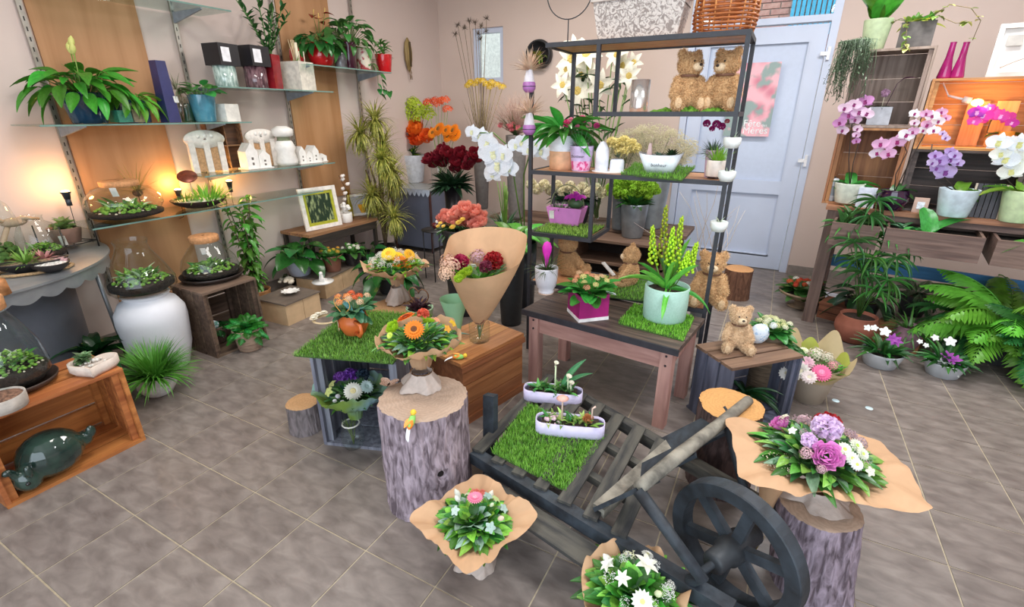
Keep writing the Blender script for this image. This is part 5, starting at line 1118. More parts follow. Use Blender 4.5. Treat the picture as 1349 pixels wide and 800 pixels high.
# bottom board items
zb = zb_
bear('teddy bear seen from behind at the left of the bottom shelf', V((ony(744, 372, YE + .18).x, YE + .2, zb + .002)), .30, 2.7, 0)
bear('teddy bear facing left behind the peach kalanchoe on the bottom shelf', V((ony(830, 365, YE + .2).x, YE + .2, zb + .002)), .27, -1.3, 0)
pb = ony(930, 402, YE + .1); bear('teddy bear facing the room at the right end of the bottom shelf', V((pb.x - .0, YE + .14, zb + .002)), .31, .1, .0)
turf('grass_mat', 'small artificial grass piece on the bottom shelf behind the mint pot', [tuple(at(800, 392, zb))[:2], tuple(at(850, 398, zb))[:2], tuple(at(858, 372, zb))[:2], tuple(at(812, 368, zb))[:2]], zb, 900)
p = at(815, 372, zb); t = thing('wooden_trowel', 'small wooden trowel with printed handle leaning behind the kalanchoe', 'trowel', V((p.x - .05, p.y - .02, zb + .012)), -.5); MB().box((-.05, 0, .05), (.12, .025, .008), Ry(.5)).build('trowel_handle', mat('#e8e4dc', .6, .2, 90, hex2='#9a948a', lo=.62, hi=.66), t); leaf(t, mat('#d6bd98', .7), (0, 0, .04), 0, -.4, .1, .05, 'ovate', .2, name='trowel_blade')
c, r, h = es(884, 405, 16, 384, zb); t = thing('cream_cup', 'tiny cream cup beside the mint green pot', 'cup', c + V((.03, .02, 0))); pot(t, mat('#dccbb8', .6), r, h, 'cyl')
# ================================================================ chest, crate, stumps in the centre-left
a_, b_ = V((-1.165, 1.685, 0)), V((-1.062, 2.12, 0)); un = (b_ - a_).normalized(); nn_ = V((-un.y, un.x, 0)); cl = (b_ - a_).length; zc_ = .35
t = thing('wooden_chest', 'brown wooden chest with dovetailed boards beside the rustic table', 'chest', a_ + un * cl / 2 + nn_ * .16, math.atan2(un.y, un.x)); cw = wood('#7d4c2e', '#9c6540', 'x', .45, 4); cw2 = wood('#9a6438', '#bd8450', 'x', .5, 5)
for k in range(3): MB().box((0, -.107 + k * .107, zc_ - .009), (cl + .02, .105, .018)).build('lid_board', cw2, t)
for k in range(3):
    for sy in (-1, 1): MB().box((0, sy * .15, .055 + k * .11), (cl, .018, .106)).build('side_board', cw, t)
for sx in (-1, 1): MB().box((sx * (cl / 2 - .01), 0, .165), (.018, .28, .33)).build('end_board', cw, t)
MB().box((0, -.164, .315), (cl + .02, .012, .03)).build('moulding', cw, t); MB().box((0, -.164, .02), (cl + .02, .012, .04)).build('moulding', cw, t)
ga = math.atan2(.086, .254); gz = .48; g0 = V((-1.665, 1.235, 0)); gu = V((cos(ga), sin(ga), 0)); gv = V((-sin(ga), cos(ga), 0)); gc = g0 + gu * .20 + gv * .24
gr_ = wood('#5a5a66', '#84858f', 'z', .7, 5)
crate('grey_crate', 'weathered grey crate with an artificial grass top and a bouquet inside', gc, ga, .40, .46, gz, gr_, .016, 3, mtop=wood('#4f4f58', '#6d6e78'))
turf('grass_mat', 'green artificial grass sheet covering the grey crate under the orange mug', [tuple(g0 - gu * .05 - gv * .02)[:2], tuple(g0 + gu * .40 - gv * .02)[:2], tuple(g0 + gu * .40 + gv * .5)[:2], tuple(g0 - gu * .05 + gv * .5)[:2]], gz, 7000, '#5d9130', '#86b54a')
c, r, h = spot(469, 447, gz + .01, 40, 412)
t = thing('orange_mug_planter', 'orange mug with a round emblem holding a kalanchoe and a wire heart', 'planter', c, .0); mg = mat('#d06a34', .35, .04); pot(t, mg, r, h, 'belly', 'mug_body')
mb = MB(); mb.tube([(r * .95 * .8, -r * .6, h * .8), (r * 1.35, -r * .75, h * .75), (r * 1.45, -r * .8, h * .45), (r * 1.2, -r * .7, h * .22), (r * .7, -r * .55, h * .25)], r * .13, 8); mb.build('mug_handle', mg, t)
MB().lathe([(.001, 0), (r * .42, 0), (r * .42, .002), (.001, .002)], 24, m=Rz(-2.25) @ Tr((r * .985, 0, h * .5)) @ Ry(pi / 2)).build('round_emblem', mat('#e8c4ac', .6, .2, 60, hex2='#d0703c', lo=.5, hi=.6), t)
kalanchoe(t, h * .85, r * 1.5, ['#f0713a', '#ef9a5a', '#e8c4a0'], 34, 9, lm='#3f6f4a', hh=.08, cs=.021)
ht = [V((.052 * 16 * sin(a) ** 3 / 17, -.02, .052 * (13 * cos(a) - 5 * cos(2 * a) - 2 * cos(3 * a) - cos(4 * a)) / 17 + h * 1.5)) for a in [2 * pi * i / 30 for i in range(30)]]; MB().tube([p + V((0, -r * .5, 0)) for p in ht], .0018, 5, True).build('wire_heart', mat('#d9a24a', .5), t)
for k in range(4): leaf(t, leafm('#4a8a8a'), (0, 0, h), [pi, .1, 2.9, -.3][k], .45, .12, .03, 'ovate', .3)
c = at(440, 425, gz + .01); t = thing('wicker_tray', 'cream flower garland tray leaning behind the orange mug', 'ornament', V((c.x - .05, c.y, gz + .012))); mb = MB(); mb.lathe([(.055, 0), (.07, .008), (.06, .012)], 24); mb.build('ring', mat('#c9b088', .8), t); [flower(t, 'daisy', '#f0ead8', (.06 * cos(a), .06 * sin(a), .02), (0, 0, 1), .022, '#e0c86a', sub=False) for a in (2.6, 3.1, 3.6, 4.1)]
# small stump slice left of crate
c = at(402, 582, 0); stump('small_stump', 'small low tree stump slice on the floor left of the grey crate', V((-1.85, 1.30, 0)), .078, .15, '#5a5352', '#84797a', '#b98f63', seed=3)
# big stump
cs = V((-1.035, 1.235, 0)); r_ = .166
stump('large_stump', 'tall thick grey-mauve tree stump with a knot under the orange gerbera bouquet', cs, r_, .455, '#5d4f55', '#b09fa8', '#b39a86', seed=0, knot=(-.62, .215, .05))
zs1 = .458
# stump 2 and its bouquet behind
s2 = V((-1.83, 2.02, 0)); stump('brown_stump', 'dark reddish tree stump behind the grass-topped grey crate', s2, .17, .40, '#4a2e24', '#6f4a3a', '#a9835c', seed=8)
# bouquets
bouquet('yellow_bouquet', 'yellow and orange gerbera bouquet in kraft paper standing on the brown stump behind', (s2.x, s2.y, .405), .60, .20, rd(.12, 4), [
    ('gerbera', 521, 343, 26, '#f2c81e', '#c9a01c'), ('gerbera', 530, 352, 30, '#f0901c', '#8a4a14'), ('carnation', 504, 330, 16, '#ef8a6a'), ('gerbera', 512, 339, 22, '#f4d43c', '#d9a21c'), ('rose', 518, 327, 12, '#a8c83a'), ('rose', 545, 349, 12, '#b8d04a'), ('gerbera', 540, 340, 18, '#f3bf2c', '#b98a1c')],
    tuple(at(521, 346, .63))[:2], 60, ('#86b83a', '#5f9a34', '#3f7a30'), .085, .155, spray=[('#f2f2ea', 50)], seed=4)
bouquet('orange_bouquet', 'orange gerbera bouquet in kraft paper on the tall grey-mauve stump', (cs.x - .01, cs.y + .01, zs1), .62, .165, lambda a: (1 + .1 * NZ.noise(V((cos(a) * 2, sin(a) * 2, 3)))), [
    ('gerbera', 546, 441, 29, '#ef8a1e', '#6a3a14'), ('gerbera', 535, 424, 28, '#f07a28', '#8a3a14'), ('carnation', 558, 421, 20, '#ee7a5a'), ('rose', 517, 437, 17, '#a8cf2c'), ('rose', 572, 416, 15, '#a8d02c'), ('star', 598, 432, 14, '#f0c83a'), ('star', 590, 440, 12, '#eeb03a'), ('star', 576, 428, 10, '#e8a07a'), ('daisy', 514, 449, 10, '#d9e86a')],
    tuple(at(552, 440, .65))[:2], 110, ('#3f7a3a', '#4f8a34', '#5f7f6a', '#7fae3c'), .065, .15, seed=9, ll=.085, rimlift=.03, wav=.03, lw=.26, neck=.04)
# kraft cone in glass jar on the chest
pj = at(632, 452, zc_); pj = V((pj.x, pj.y, 0)) + V((pj.x, pj.y, 0)).normalized() * .03; t = thing('cone_bouquet', 'tall kraft paper cone with red carnations standing in a glass jar', 'bouquet', V((pj.x, pj.y, zc_ + .001)))
jh = zat(pj, 421) - zc_; profile_glass(t, [(0, .002), (.05, .002), (.054, .01), (.054, jh * .8), (.045, jh * .95), (.047, jh)], 'glass_jar'); twigs(t, leafm('#8a9a6a'), 22, jh * .95, .003, .01, .22, 'stems_in_water')
pr_ = V((pj.x, pj.y, 0)); zlo, zhi, zfr = zc_ + jh * .8, zat(pj + V((0, .1, 0)), 304), zat(pj - V((0, .06, 0)), 362)
vs, fs = [], []; n, k = 60, 10
for j in range(k + 1):
    u = j / k
    for i in range(n):
        a = 2 * pi * i / n; bk_ = (1 + sin(a - .15)) / 2; zt2 = zfr + (zhi - zfr) * bk_ ** .8 + .035 * math.exp(-((a - .45) / .35) ** 2) - .01 * cos(a * 3)
        rr = .022 + (.165 + .02 * cos(a) + .02 * bk_) * u ** .85 * (1 + .05 * NZ.noise(V((cos(a) * 2, sin(a) * 2, u))))
        vs.append((math.copysign(abs(cos(a)) ** .75, cos(a)) * rr * 1.08, sin(a) * rr * .8 + .03 * u, (zlo - zc_) + (zt2 - zlo) * u))
for j in range(k):
    for i in range(n): fs.append((j * n + i, j * n + (i + 1) % n, (j + 1) * n + (i + 1) % n, (j + 1) * n + i))
mb = MB(); mb.add(vs, fs); o = mb.build('kraft_paper', kraft, t)
zf = (zfr + .0) - zc_; bs = V((pj.x, pj.y, zc_ + .001))
for i in range(60):
    a = i * 2.4; q = .11 * ((i + .5) / 60) ** .5; leaf(t, leafm([G2, '#6f9a6a', G3][i % 3]), (cos(a) * q * 1.1 - .01, sin(a) * q * .7 + .02, zf - .05), a, rnd(.4, 1.4), .09, .03, 'ovate', .5)
for kind, px, py, s_, c_, ce in (('carnation', 650, 345, 24, '#a01824', None), ('carnation', 607, 346, 20, '#a81e4a', None), ('rose', 616, 357, 10, '#a8c83a', None), ('rose', 608, 362, 10, '#a0c02c', None), ('rose', 604, 367, 9, '#a8c83a', None), ('cluster', 630, 340, 18, '#c9a0a8', None), ('cluster', 594, 352, 22, '#d8b09a', None), ('cluster', 590, 345, 18, '#d0a890', None), ('cluster', 618, 336, 16, '#d8cf9a', None), ('carnation', 640, 352, 16, '#7a2a44', None), ('cluster', 588, 362, 18, '#d8b49a', None), ('daisy', 614, 338, 12, '#d8d88a', '#b8b04a')):
    p = at(px, py, zf + zc_ + .03); flower(t, kind, c_, p - bs, (0, -.6, 1), s_ * .68 * mpp(p), ce)
p = at(624, 350, zf + zc_ + .03); tag(t, p - bs, .025, .03, .3, .8)
mb = MB(); mb.tube([(.024 * cos(a), .024 * sin(a), zlo - zc_ + .01) for a in [2 * pi * i / 12 for i in range(12)]], .004, 5, True); mb.tube([(.02, -.02, zlo - zc_ + .01), (.05, -.03, zlo - zc_ + .04)], .003, 4); mb.build('raffia_tie', mat('#8a5a44', .8), t)
# mint paper cone behind it
c = at(606, 452, zc_); t = thing('mint_paper_cone', 'pale mint green folded paper cone between the kraft cone and the green pot', 'paper cone', V((c.x - .06, c.y + .05, zc_))); mb = MB(); n = 24; mb.lathe([(.02, 0), (.045, .12), (.075, .22)], n); mb.build('paper', mat('#98c8a0', .6, .05, 10, tr=.2), t)
# green pot with dark succulents and wicker heart
c, r, h = spot(552, 425, .40, 42, 392); c = V((-1.60, 1.93, 0)); 
t = thing('wood_block', 'square wooden block under the pale green pot behind the orange bouquet', 'block', c); MB().box((0, 0, .19), (.16, .16, .38)).build('block_body', wood('#6b4a34', '#8a6548', 'z'), t)
t = thing('dark_succulent', 'dark purple succulent with a wicker heart in a pale green pot', 'plant', V((c.x, c.y, .381))); pot(t, mat('#a8c8a4', .5), .075, .09, 'taper')
for i in range(40): leaf(t, leafm('#4a2f38'), (rnd(-.03, .03), rnd(-.03, .03), .085), i * 2.4, rnd(.2, 1.4), .06, .026, 'ovate', .2, cup=.3)
MB().tube([(.07 * 16 * sin(a) ** 3 / 17, 0, .15 + .07 * (13 * cos(a) - 5 * cos(2 * a) - 2 * cos(3 * a) - cos(4 * a)) / 17) for a in [2 * pi * i / 30 for i in range(30)]], .004, 5, True).build('wicker_heart', mat('#6d4c38', .9, .3, 60), t)
turf('grass_mat', 'small artificial grass patch beside the pale green pot', [(-1.52, 1.90), (-1.36, 1.96), (-1.42, 2.14), (-1.55, 2.1)], .35, 500, '#4f8a2a', '#6fa83c') if False else None
# purple bouquet in green paper in jar
c = V((-1.52, 1.29, .017)); hz = .23
t = bouquet('purple_bouquet', 'purple and white flowers in olive and blue paper inside the grey crate', c, .26, .16, lambda a: 1 + .12 * NZ.noise(V((cos(a) * 2, sin(a) * 2, 7))) + .18 * max(0, cos(2 * (a - .3))) ** 3, [
    ('carnation', 462, 498, 26, '#8a4ab8'), ('carnation', 448, 503, 20, '#9a5ac0'), ('gerbera', 466, 521, 26, '#f0ece0', '#e0cf9a'), ('carnation', 478, 500, 22, '#24364a'), ('daisy', 484, 515, 20, '#cfe0dc', '#a8c0b8'), ('star', 438, 512, 14, '#e0e090'), ('star', 434, 522, 14, '#d8e08a'), ('bud', 446, 528, 12, '#e9e4f0'), ('bud', 452, 536, 12, '#e9e6f2'), ('bud', 442, 534, 10, '#f0eef4'), ('star', 490, 504, 12, '#a8c8d0')],
    tuple(at(464, 515, .29))[:2], 50, ('#4f8a3a', '#7fa86a', '#2f5a44'), .06, .115, wrap=mat('#7c9a44', .5, .2, 2.5, .1, hex2='#8fb4c8', lo=.45, hi=.6, tr=.2), skirt=False, neck=.03, rimlift=.05, ll=.06)
profile_glass(t, [(0, .002), (.04, .002), (.052, .03), (.05, .09), (.035, .12), (.04, .14)], 'glass_jar'); twigs(t, leafm('#6f8f4a'), 14, .16, .003, .01, .15, 'stems_in_water')
mb = MB(); mb.tube([(.038 * cos(a), .038 * sin(a), .125) for a in [2 * pi * i / 12 for i in range(12)]], .004, 5, True); mb.build('ribbon', mat('#d8d4cc', .6), t)
# floor bouquets
pc = at(628, 690, .0); c = at(625, 678, .21); c.z = 0
bouquet('pink_bouquet', 'pink gerbera and greenery bouquet on a square kraft sheet on the floor', c, .18, .16, sq(RD(-17), 12, .05, 2), [
    ('gerbera', 626, 662, 23, '#ee8fb0', '#e8a0b0'), ('tulip' if False else 'rose', 634, 636, 20, '#ef9488'), ('bud', 602, 656, 15, '#eef0e4'), ('bud', 603, 664, 13, '#eef2ea'), ('bud', 662, 640, 16, '#f2eee0'), ('star', 665, 655, 14, '#c8dc9a'), ('bud', 660, 690, 14, '#f0e0c8'), ('star', 668, 676, 14, '#b8d0c8'), ('star', 600, 680, 14, '#cfe0d8'), ('star', 643, 660, 14, '#a8c8c0'), ('bud', 648, 672, 10, '#dfeac8'), ('star', 646, 702, 16, '#bcd4cc'), ('star', 614, 647, 12, '#dbe8c0')],
    (c.x, c.y), 90, ('#3f8a2e', '#2f6f2a', '#5fa03a', '#8fae9a', '#7fb83c'), .06, .105, ll=.085, lw=.42, seed=12, rimlift=.02, wav=.03)
c = at(836, 778, .18); c.z = 0
bouquet('white_bouquet', 'white alstroemeria and gypsophila bouquet in round kraft paper at the bottom edge', c, .16, .15, rd(.12, 6), [
    ('lily', 850, 752, 32, '#f3f1e4', None), ('bud', 800, 745, 22, '#f2f1e6'), ('lily', 800, 752, 22, '#f1f2e8'), ('cluster', 828, 722, 24, '#f0f0c8'), ('cluster', 842, 718, 20, '#eff0cc'), ('daisy', 845, 800, 30, '#f4f4f0', '#d8d88a'), ('bud', 866, 790, 18, '#e8f0c8'), ('cluster', 895, 778, 16, '#f1f1ea'), ('daisy', 852, 738, 18, '#f3f3ee', '#d8d88a'), ('lily', 820, 770, 22, '#f0f2e0')],
    (c.x, c.y), 110, ('#4f9a34', '#3f8030', '#7fc04a', '#2f6a2c'), .08, .11, spray=[('#f4f4f0', 10)], ll=.12, lw=.34, seed=17, wav=.04)
# butterfly and birds
def deco(name, label, loc, rz, parts):
    t = thing(name, label, 'ornament', loc, rz)
    for nm, args, col in parts: leaf(t, mat(col, .6, .1), *args, name=nm)
    return t
p = at(512, 508, zs1 + .01); t = thing('butterfly_ornament', 'brown and white butterfly ornament on the left of the tall stump', 'ornament', p, .3)
for a, L_ in ((.5, .045), (2.6, .045), (-.5, .035), (-2.6, .035)): leaf(t, mat('#8a5030', .6, .4, 60, hex2='#d8c8b8', lo=.5, hi=.55), (0, 0, .002), a, .35, L_, .035, 'round', .1, name='wing')
MB().ball((0, 0, .004), (.004, .018, .004)).build('body', mat('#3a2418', .7), t)
def bird(label, p, az):
    t = thing('bird_ornament', label, 'ornament', p, az); MB().ball((0, 0, .012), (.03, .013, .013)).build('body', mat('#f08c2c', .6, .1, 30, hex2='#8fd06a', lo=.45, hi=.5), t); MB().ball((.032, 0, .018), .011).build('head', mat('#f2c43a', .6), t); leaf(t, mat('#eef0ee', .6), (-.02, 0, .01), pi, -.2, .055, .016, 'strap', .2, name='tail'); leaf(t, mat('#f0a04a', .6), (.01, 0, .02), pi * .9, .3, .04, .02, 'ovate', .2, name='wing')
    return t
q = cs + V((cos(-pi / 2 + .42), sin(-pi / 2 + .42), 0)) * (r_ * .97); t = bird('orange and green feather bird hooked on the front rim of the tall stump', V((q.x, q.y, zs1 + .0)), 2.0); t.rotation_euler = (0, -.9, 2.0 - .4)
p = at(630, 492, .30); bird('small yellow and white feather bird perched beside the wooden chest', V((-1.135, 1.63, .345)), .9) if False else None
t = bird('small yellow and white feather bird on the near corner of the wooden chest', V((a_.x - .04, a_.y + .03, zc_ + .001)), .6)
# ================================================================ wheelbarrow
bw = mat('#2b2b2c', .8, .3, 6, .4, stretch=(1, 6, 6), hex2='#55524a', det=8); bw_i = mat('#1c2026', .65, .25, 20, .3, hex2='#353d45'); bwl = mat('#57524a', .85, .3, 14, .6, hex2='#9a9486', det=8)
w = thing('wheelbarrow', 'old blackened wooden wheelbarrow frame with spoked wheel in front of the table', 'wheelbarrow', (0, 0, 0))
def beam(p, q, wd, ht, m, name, up=(0, 0, 1)):
    p, q = V(p), V(q); d = q - p; L_ = d.length; x = d.normalized(); y = V(up).cross(x).normalized(); z = x.cross(y); M = MX((x, y, z)).transposed().to_4x4(); M.translation = (p + q) / 2
    MB().box((0, 0, 0), (L_, wd, ht)).build(name, m, w, M=M) if False else None
    o = MB().box((0, 0, 0), (L_, wd, ht)).build(name, m, w); o.matrix_basis = M; return o
wheelc = V((.083, 1.30, .215)); ax = V((.477, .879, 0)).normalized(); wp = V((ax.y, -ax.x, 0))
nA, nB = V((-.88, 1.33, .175)), V((.10, 1.085, .20)); fA, fB = V((-.86, 2.02, .175)), V((.20, 1.50, .22))
beam(nA, nB, .045, .05, bw_i, 'side_beam'); beam(fA, fB, .045, .05, bw, 'side_beam')
for k in range(7):
    u = .02 + k * .105; p, q = nA.lerp(nB, u) + V((0, 0, .031)), fA.lerp(fB, u * .93) + V((0, 0, .031)); beam(p, q, .05, .012, bw, 'slat')
for f in (.35, .68): beam(nA.lerp(fA, f) + V((0, 0, -.0)), (nA.lerp(nB, .66)).lerp(fA.lerp(fB, .62), f), .03, .03, bw, 'rail')
beam(V((-.80, 1.22, .165)), V((-.30, 1.10, .165)), .09, .014, bw, 'outer_board')
cB1, cB2 = V((-.33, 1.235, .225)), V((-.185, 1.70, .225)); beam(cB1, cB2, .045, .035, bwl, 'front_crossbar')
l1, l2 = V((-.203, 1.20, .405)), V((.058, 1.89, .40))
mb = MB(); mb.tube([l1 - (l2 - l1) * .0, l1.lerp(l2, .3) + V((0, 0, .004)), l1.lerp(l2, .65) - V((0, 0, .004)), l2], [.021, .023, .022, .02], 10); mb.build('top_log', bwl, w)
for k, f in enumerate((.08, .5, .92)):
    beam(cB1.lerp(cB2, f) + V((0, 0, .0)), l1.lerp(l2, f * .9) - V((0, 0, .02)), .12 if k != 1 else .1, .014, bw_i, 'front_board', (.3, .1, 1))
mb = MB(); mb.tube([l1 + V((0, 0, -.01)), l1.lerp(nB, .35) + V((.01, -.015, -.01)), l1.lerp(nB, .75) + V((-.01, -.01, .0)), nB.lerp(nA, .12) + V((0, 0, .02))], [.02, .018, .018, .02], 8); mb.build('iron_brace', bw_i, w)
mb = MB(); mb.tube([l2.lerp(l1, .25) + V((0, 0, -.01)), fB.lerp(fA, .1) + V((0, 0, .02))], .016, 8); mb.build('iron_brace', bw_i, w)
# wheel
Mw = MX((wp, V((0, 0, 1)), ax)).transposed().to_4x4(); Mw.translation = wheelc
def wput(mb, nm, m): o = mb.build(nm, m, w); o.matrix_basis = Mw; return o
R_ = .213
wput(MB().lathe([(R_ - .045, -.026), (R_ - .003, -.026), (R_, -.022), (R_, .022), (R_ - .003, .026), (R_ - .045, .026), (R_ - .045, -.026)], 48, smooth=False), 'wheel_rim', mat('#1d2024', .6, .3, 12, .5, hex2='#343c44', det=8))
for k in range(6):
    a = k * pi / 3 + .35; wput(MB().box(((R_ - .03) / 2 * cos(a), (R_ - .03) / 2 * sin(a), 0), (R_ - .05, .034, .024), rz=a), 'spoke', mat('#202429', .6, .3, 12, .5, hex2='#3a424a', det=8))
wput(MB().lathe([(.001, -.11), (.03, -.11), (.036, -.10), (.036, -.05), (.045, -.04), (.045, .04), (.036, .05), (.036, .10), (.03, .11), (.001, .11)], 20), 'hub', mat('#1e2024', .5, .3, 12, .4, hex2='#34383c'))
wput(MB().lathe([(.001, -.165), (.012, -.165), (.012, .165), (.001, .165)], 10), 'axle', bw_i)
# uprights near the left end and handles
for p, q in ((V((-.86, 1.42, .0)), V((-.90, 1.50, .36))),): beam(p, q, .04, .05, bw_i, 'leg', (1, 0, 0))
beam(V((-.85, 1.98, 0)), V((-.84, 1.98, .17)), .04, .05, bw_i, 'leg', (1, 0, 0)); beam(V((.05, 1.10, .0)), V((.07, 1.10, .17)), .03, .03, bw_i, 'leg', (1, 0, 0)) if False else None
turf('grass_mat', 'large artificial grass square lying on the wheelbarrow slats', [(-.80, 1.335), (-.465, 1.275), (-.435, 1.64), (-.82, 1.70)], .213, 6500, '#5f9a2c', '#8cc24a', .02)
def planter(label, px, py, px2, py2, z, hz):
    a, b_ = at(px, py, z), at(px2, py2, z); u = b_ - a; L_ = u.length; ang = math.atan2(u.y, u.x); n2 = V((-u.y, u.x, 0)).normalized(); c = (a + b_) / 2 + n2 * .045
    t = thing('oval_planter', label, 'planter', V((c.x, c.y, z)), ang); vs, fs = [], []; n = 96; R0 = .045; S_ = L_ / 2 - R0
    for k, (q, zz) in enumerate(((.92, 0), (1, .006), (1, hz), (.93, hz), (.9, hz * .8))):
        for i in range(n):
            a2 = 2 * pi * i / n; fl = 1 + (.02 * cos(a2 * 32) if 0 < k < 3 else 0); x = cos(a2) * R0 * q * fl; y = sin(a2) * R0 * q * fl
            # racetrack parameterisation
            s_ = max(-1, min(1, cos(a2) * 1.9)); vs.append((s_ * S_ + (x - 0) * 1.0 * abs(cos(a2)) ** .5, sin(a2) * R0 * q * fl / max(.55, abs(sin(a2)) ** .4 if abs(sin(a2)) > .01 else 1), zz))
    for j in range(4): fs += [(j * n + i, j * n + (i + 1) % n, (j + 1) * n + (i + 1) % n, (j + 1) * n + i) for i in range(n)]
    fs.append(tuple(range(n))[::-1]); mb = MB(); mb.add(vs, fs); mb.build('fluted_body', mat('#d3c9e6', .45, .04), t)
    so = MB(); so.box((0, 0, hz * .8), (2 * S_ + .04, .066, .01)); so.build('soil', mat('#33261d', .95, .5, 90, .6), t)
    return t, S_, hz
t, S_, hz = planter('front lilac fluted oval planter with white mini orchids on the grass square', 704, 574, 796, 583, .222, .062)
for i in range(44): x = -S_ + 2 * S_ * (i / 43); leaf(t, leafm(['#7fae4a', '#3f8a3a', '#a8c86a'][i % 3]), (x, rnd(-.02, .02), hz * .8), i * 2.4, rnd(.3, 1.4), .055, .016, 'ovate', .4)
moss(t, mat('#d8b8c0', .8, .1), 20, .035, hz * .8, .03, 'pink_pebbles', c=(-S_ * .75, 0, 0), b=.009)
def callas(t, S_, hz, xs):
    for x, y, zz, s_ in xs:
        MB().tube([(x * S_, 0, hz * .8), (x * S_, y, hz + zz)], .004, 6).build('stalk', mat('#cbd8b0', .5), t); flower(t, 'cala', '#f0ecd8', (x * S_, y, hz + zz + .01), (.3, -.3, 1), s_)
for x, zz in ((-.35, .10), (.9, .07)): MB().tube([(x * S_, 0, hz * .7), (x * S_, -.01, hz + zz), (x * S_ + .012, -.01, hz + zz + .01)], .004, 6).build('wooden_mushroom_stem', mat('#e0c0b0', .6), t)
flower(t, 'rose', '#c98a5a', (S_ * .75, -.01, hz + .02), (0, -.5, 1), .02)
MB().lathe([(.001, .012), (.016, .008), (.026, 0), (.02, -.004), (.001, -.002)], 16, c=(-S_ * .35, -.01, hz + .105)).build('mushroom_cap', mat('#dca898', .6), t)
t, S_, hz = planter('rear lilac fluted oval planter with calla blooms behind the front one', 688, 530, 766, 538, .206, .062)
for i in range(44): x = -S_ + 2 * S_ * (i / 43); leaf(t, leafm(['#5f9a4a', '#3f8a4a', '#4a7a3a'][i % 3]), (x, rnd(-.02, .02), hz * .8), i * 2.4, rnd(.3, 1.4), .06, .02, 'ovate', .4)
callas(t, S_, hz, ((.1, 0, .12, .022), (.75, -.01, .06, .026), (.9, -.02, .035, .024)))
for az, L_ in ((.9, .2), (.2, .17)): leaf(t, leafm('#3f8a5a'), (S_ * .4, 0, hz), az, .7, L_, .035, 'lance', .2)
# ================================================================ right-centre: stumps, stool, bouquets
s3 = V((-.0, 1.86, 0)); stump('cut_log', 'brown tree stump with pale orange sawn top behind the wheelbarrow log', s3, .122, .38, '#3a2a28', '#5f4a46', '#d09a5c', seed=21)
s4 = V((.335, 1.50, 0)); stump('bark_stump', 'grey-mauve bark stump carrying the large purple bouquet', s4, .118, .30, '#55484f', '#a595a2', '#b39a86', lean=(-.03, .02), seed=31)
cb = V((s4.x - .03, s4.y + .02, .305)); zrr = .43; cbx = at(1080, 591, zrr + .03)
bouquet('mixed_bouquet', 'large mauve, white and red bouquet on a wide square kraft sheet on the bark stump', cb, zrr, .19, sq(RD(14), 9, .07, 5, 1.35, 1.0), [
    ('carnation', 1087, 573, 44, '#f0d6f4'), ('rose', 1088, 608, 34, '#ec9cdc'), ('carnation', 1092, 556, 42, '#b41e28'), ('rose', 1015, 557, 22, '#d87ac0'), ('daisy', 1110, 600, 20, '#eef2dc', '#c8d86a'), ('daisy', 1126, 595, 20, '#f0f4e0', '#b8cf5a'), ('daisy', 1120, 612, 20, '#eff4e6', '#c8d86a'), ('daisy', 1134, 606, 18, '#eef2e0', '#c8d86a'), ('daisy', 1126, 620, 18, '#f2f4ee', '#c8d86a'), ('carnation', 1064, 588, 24, '#ead0ee'), ('carnation', 1040, 535, 20, '#f0d8dc'), ('star', 1031, 556, 14, '#eef0d8'), ('star', 1068, 532, 16, '#f0f0d8'), ('star', 1042, 575, 12, '#f2f2e8'), ('cluster', 1060, 605, 18, '#d8b0b8'), ('cluster', 1140, 570, 20, '#b8a0a8'), ('cluster', 1150, 590, 18, '#c0a8b0'), ('cluster', 1105, 540, 18, '#c8a0b0'), ('cluster', 1080, 626, 14, '#d8b0b8'), ('star', 1145, 630, 14, '#f0f0dc')],
    (cbx.x, cbx.y), 110, ('#3f7f34', '#5f9a3c', '#2f5f34', '#7fae4a', '#6f8f72'), .075, .155, spray=[('#d8b8c0', 16)], ll=.095, lw=.36, seed=23, rimlift=-.005, wav=.03, neck=.05)
p = at(1003, 655, .30); t = thing('dried_posy', 'small dried gypsophila posy in kraft tucked beside the bark stump', 'bouquet', V((.16, 1.50, .0)), 0)
MB().lathe([(.012, .18), (.03, .3), (.05, .38)], 18).build('kraft_wrap', kraft, t); [flower(t, 'spray', '#e8dcc0', (rnd(-.03, .03), rnd(-.03, .03), .4 + rnd(-.01, .02)), (rnd(-1, 1), rnd(-1, 1), 1), .03) for _ in range(10)]; twigs(t, mat('#8a7a50', .8), 10, .2, .002, 0.0, .1, 'stems')
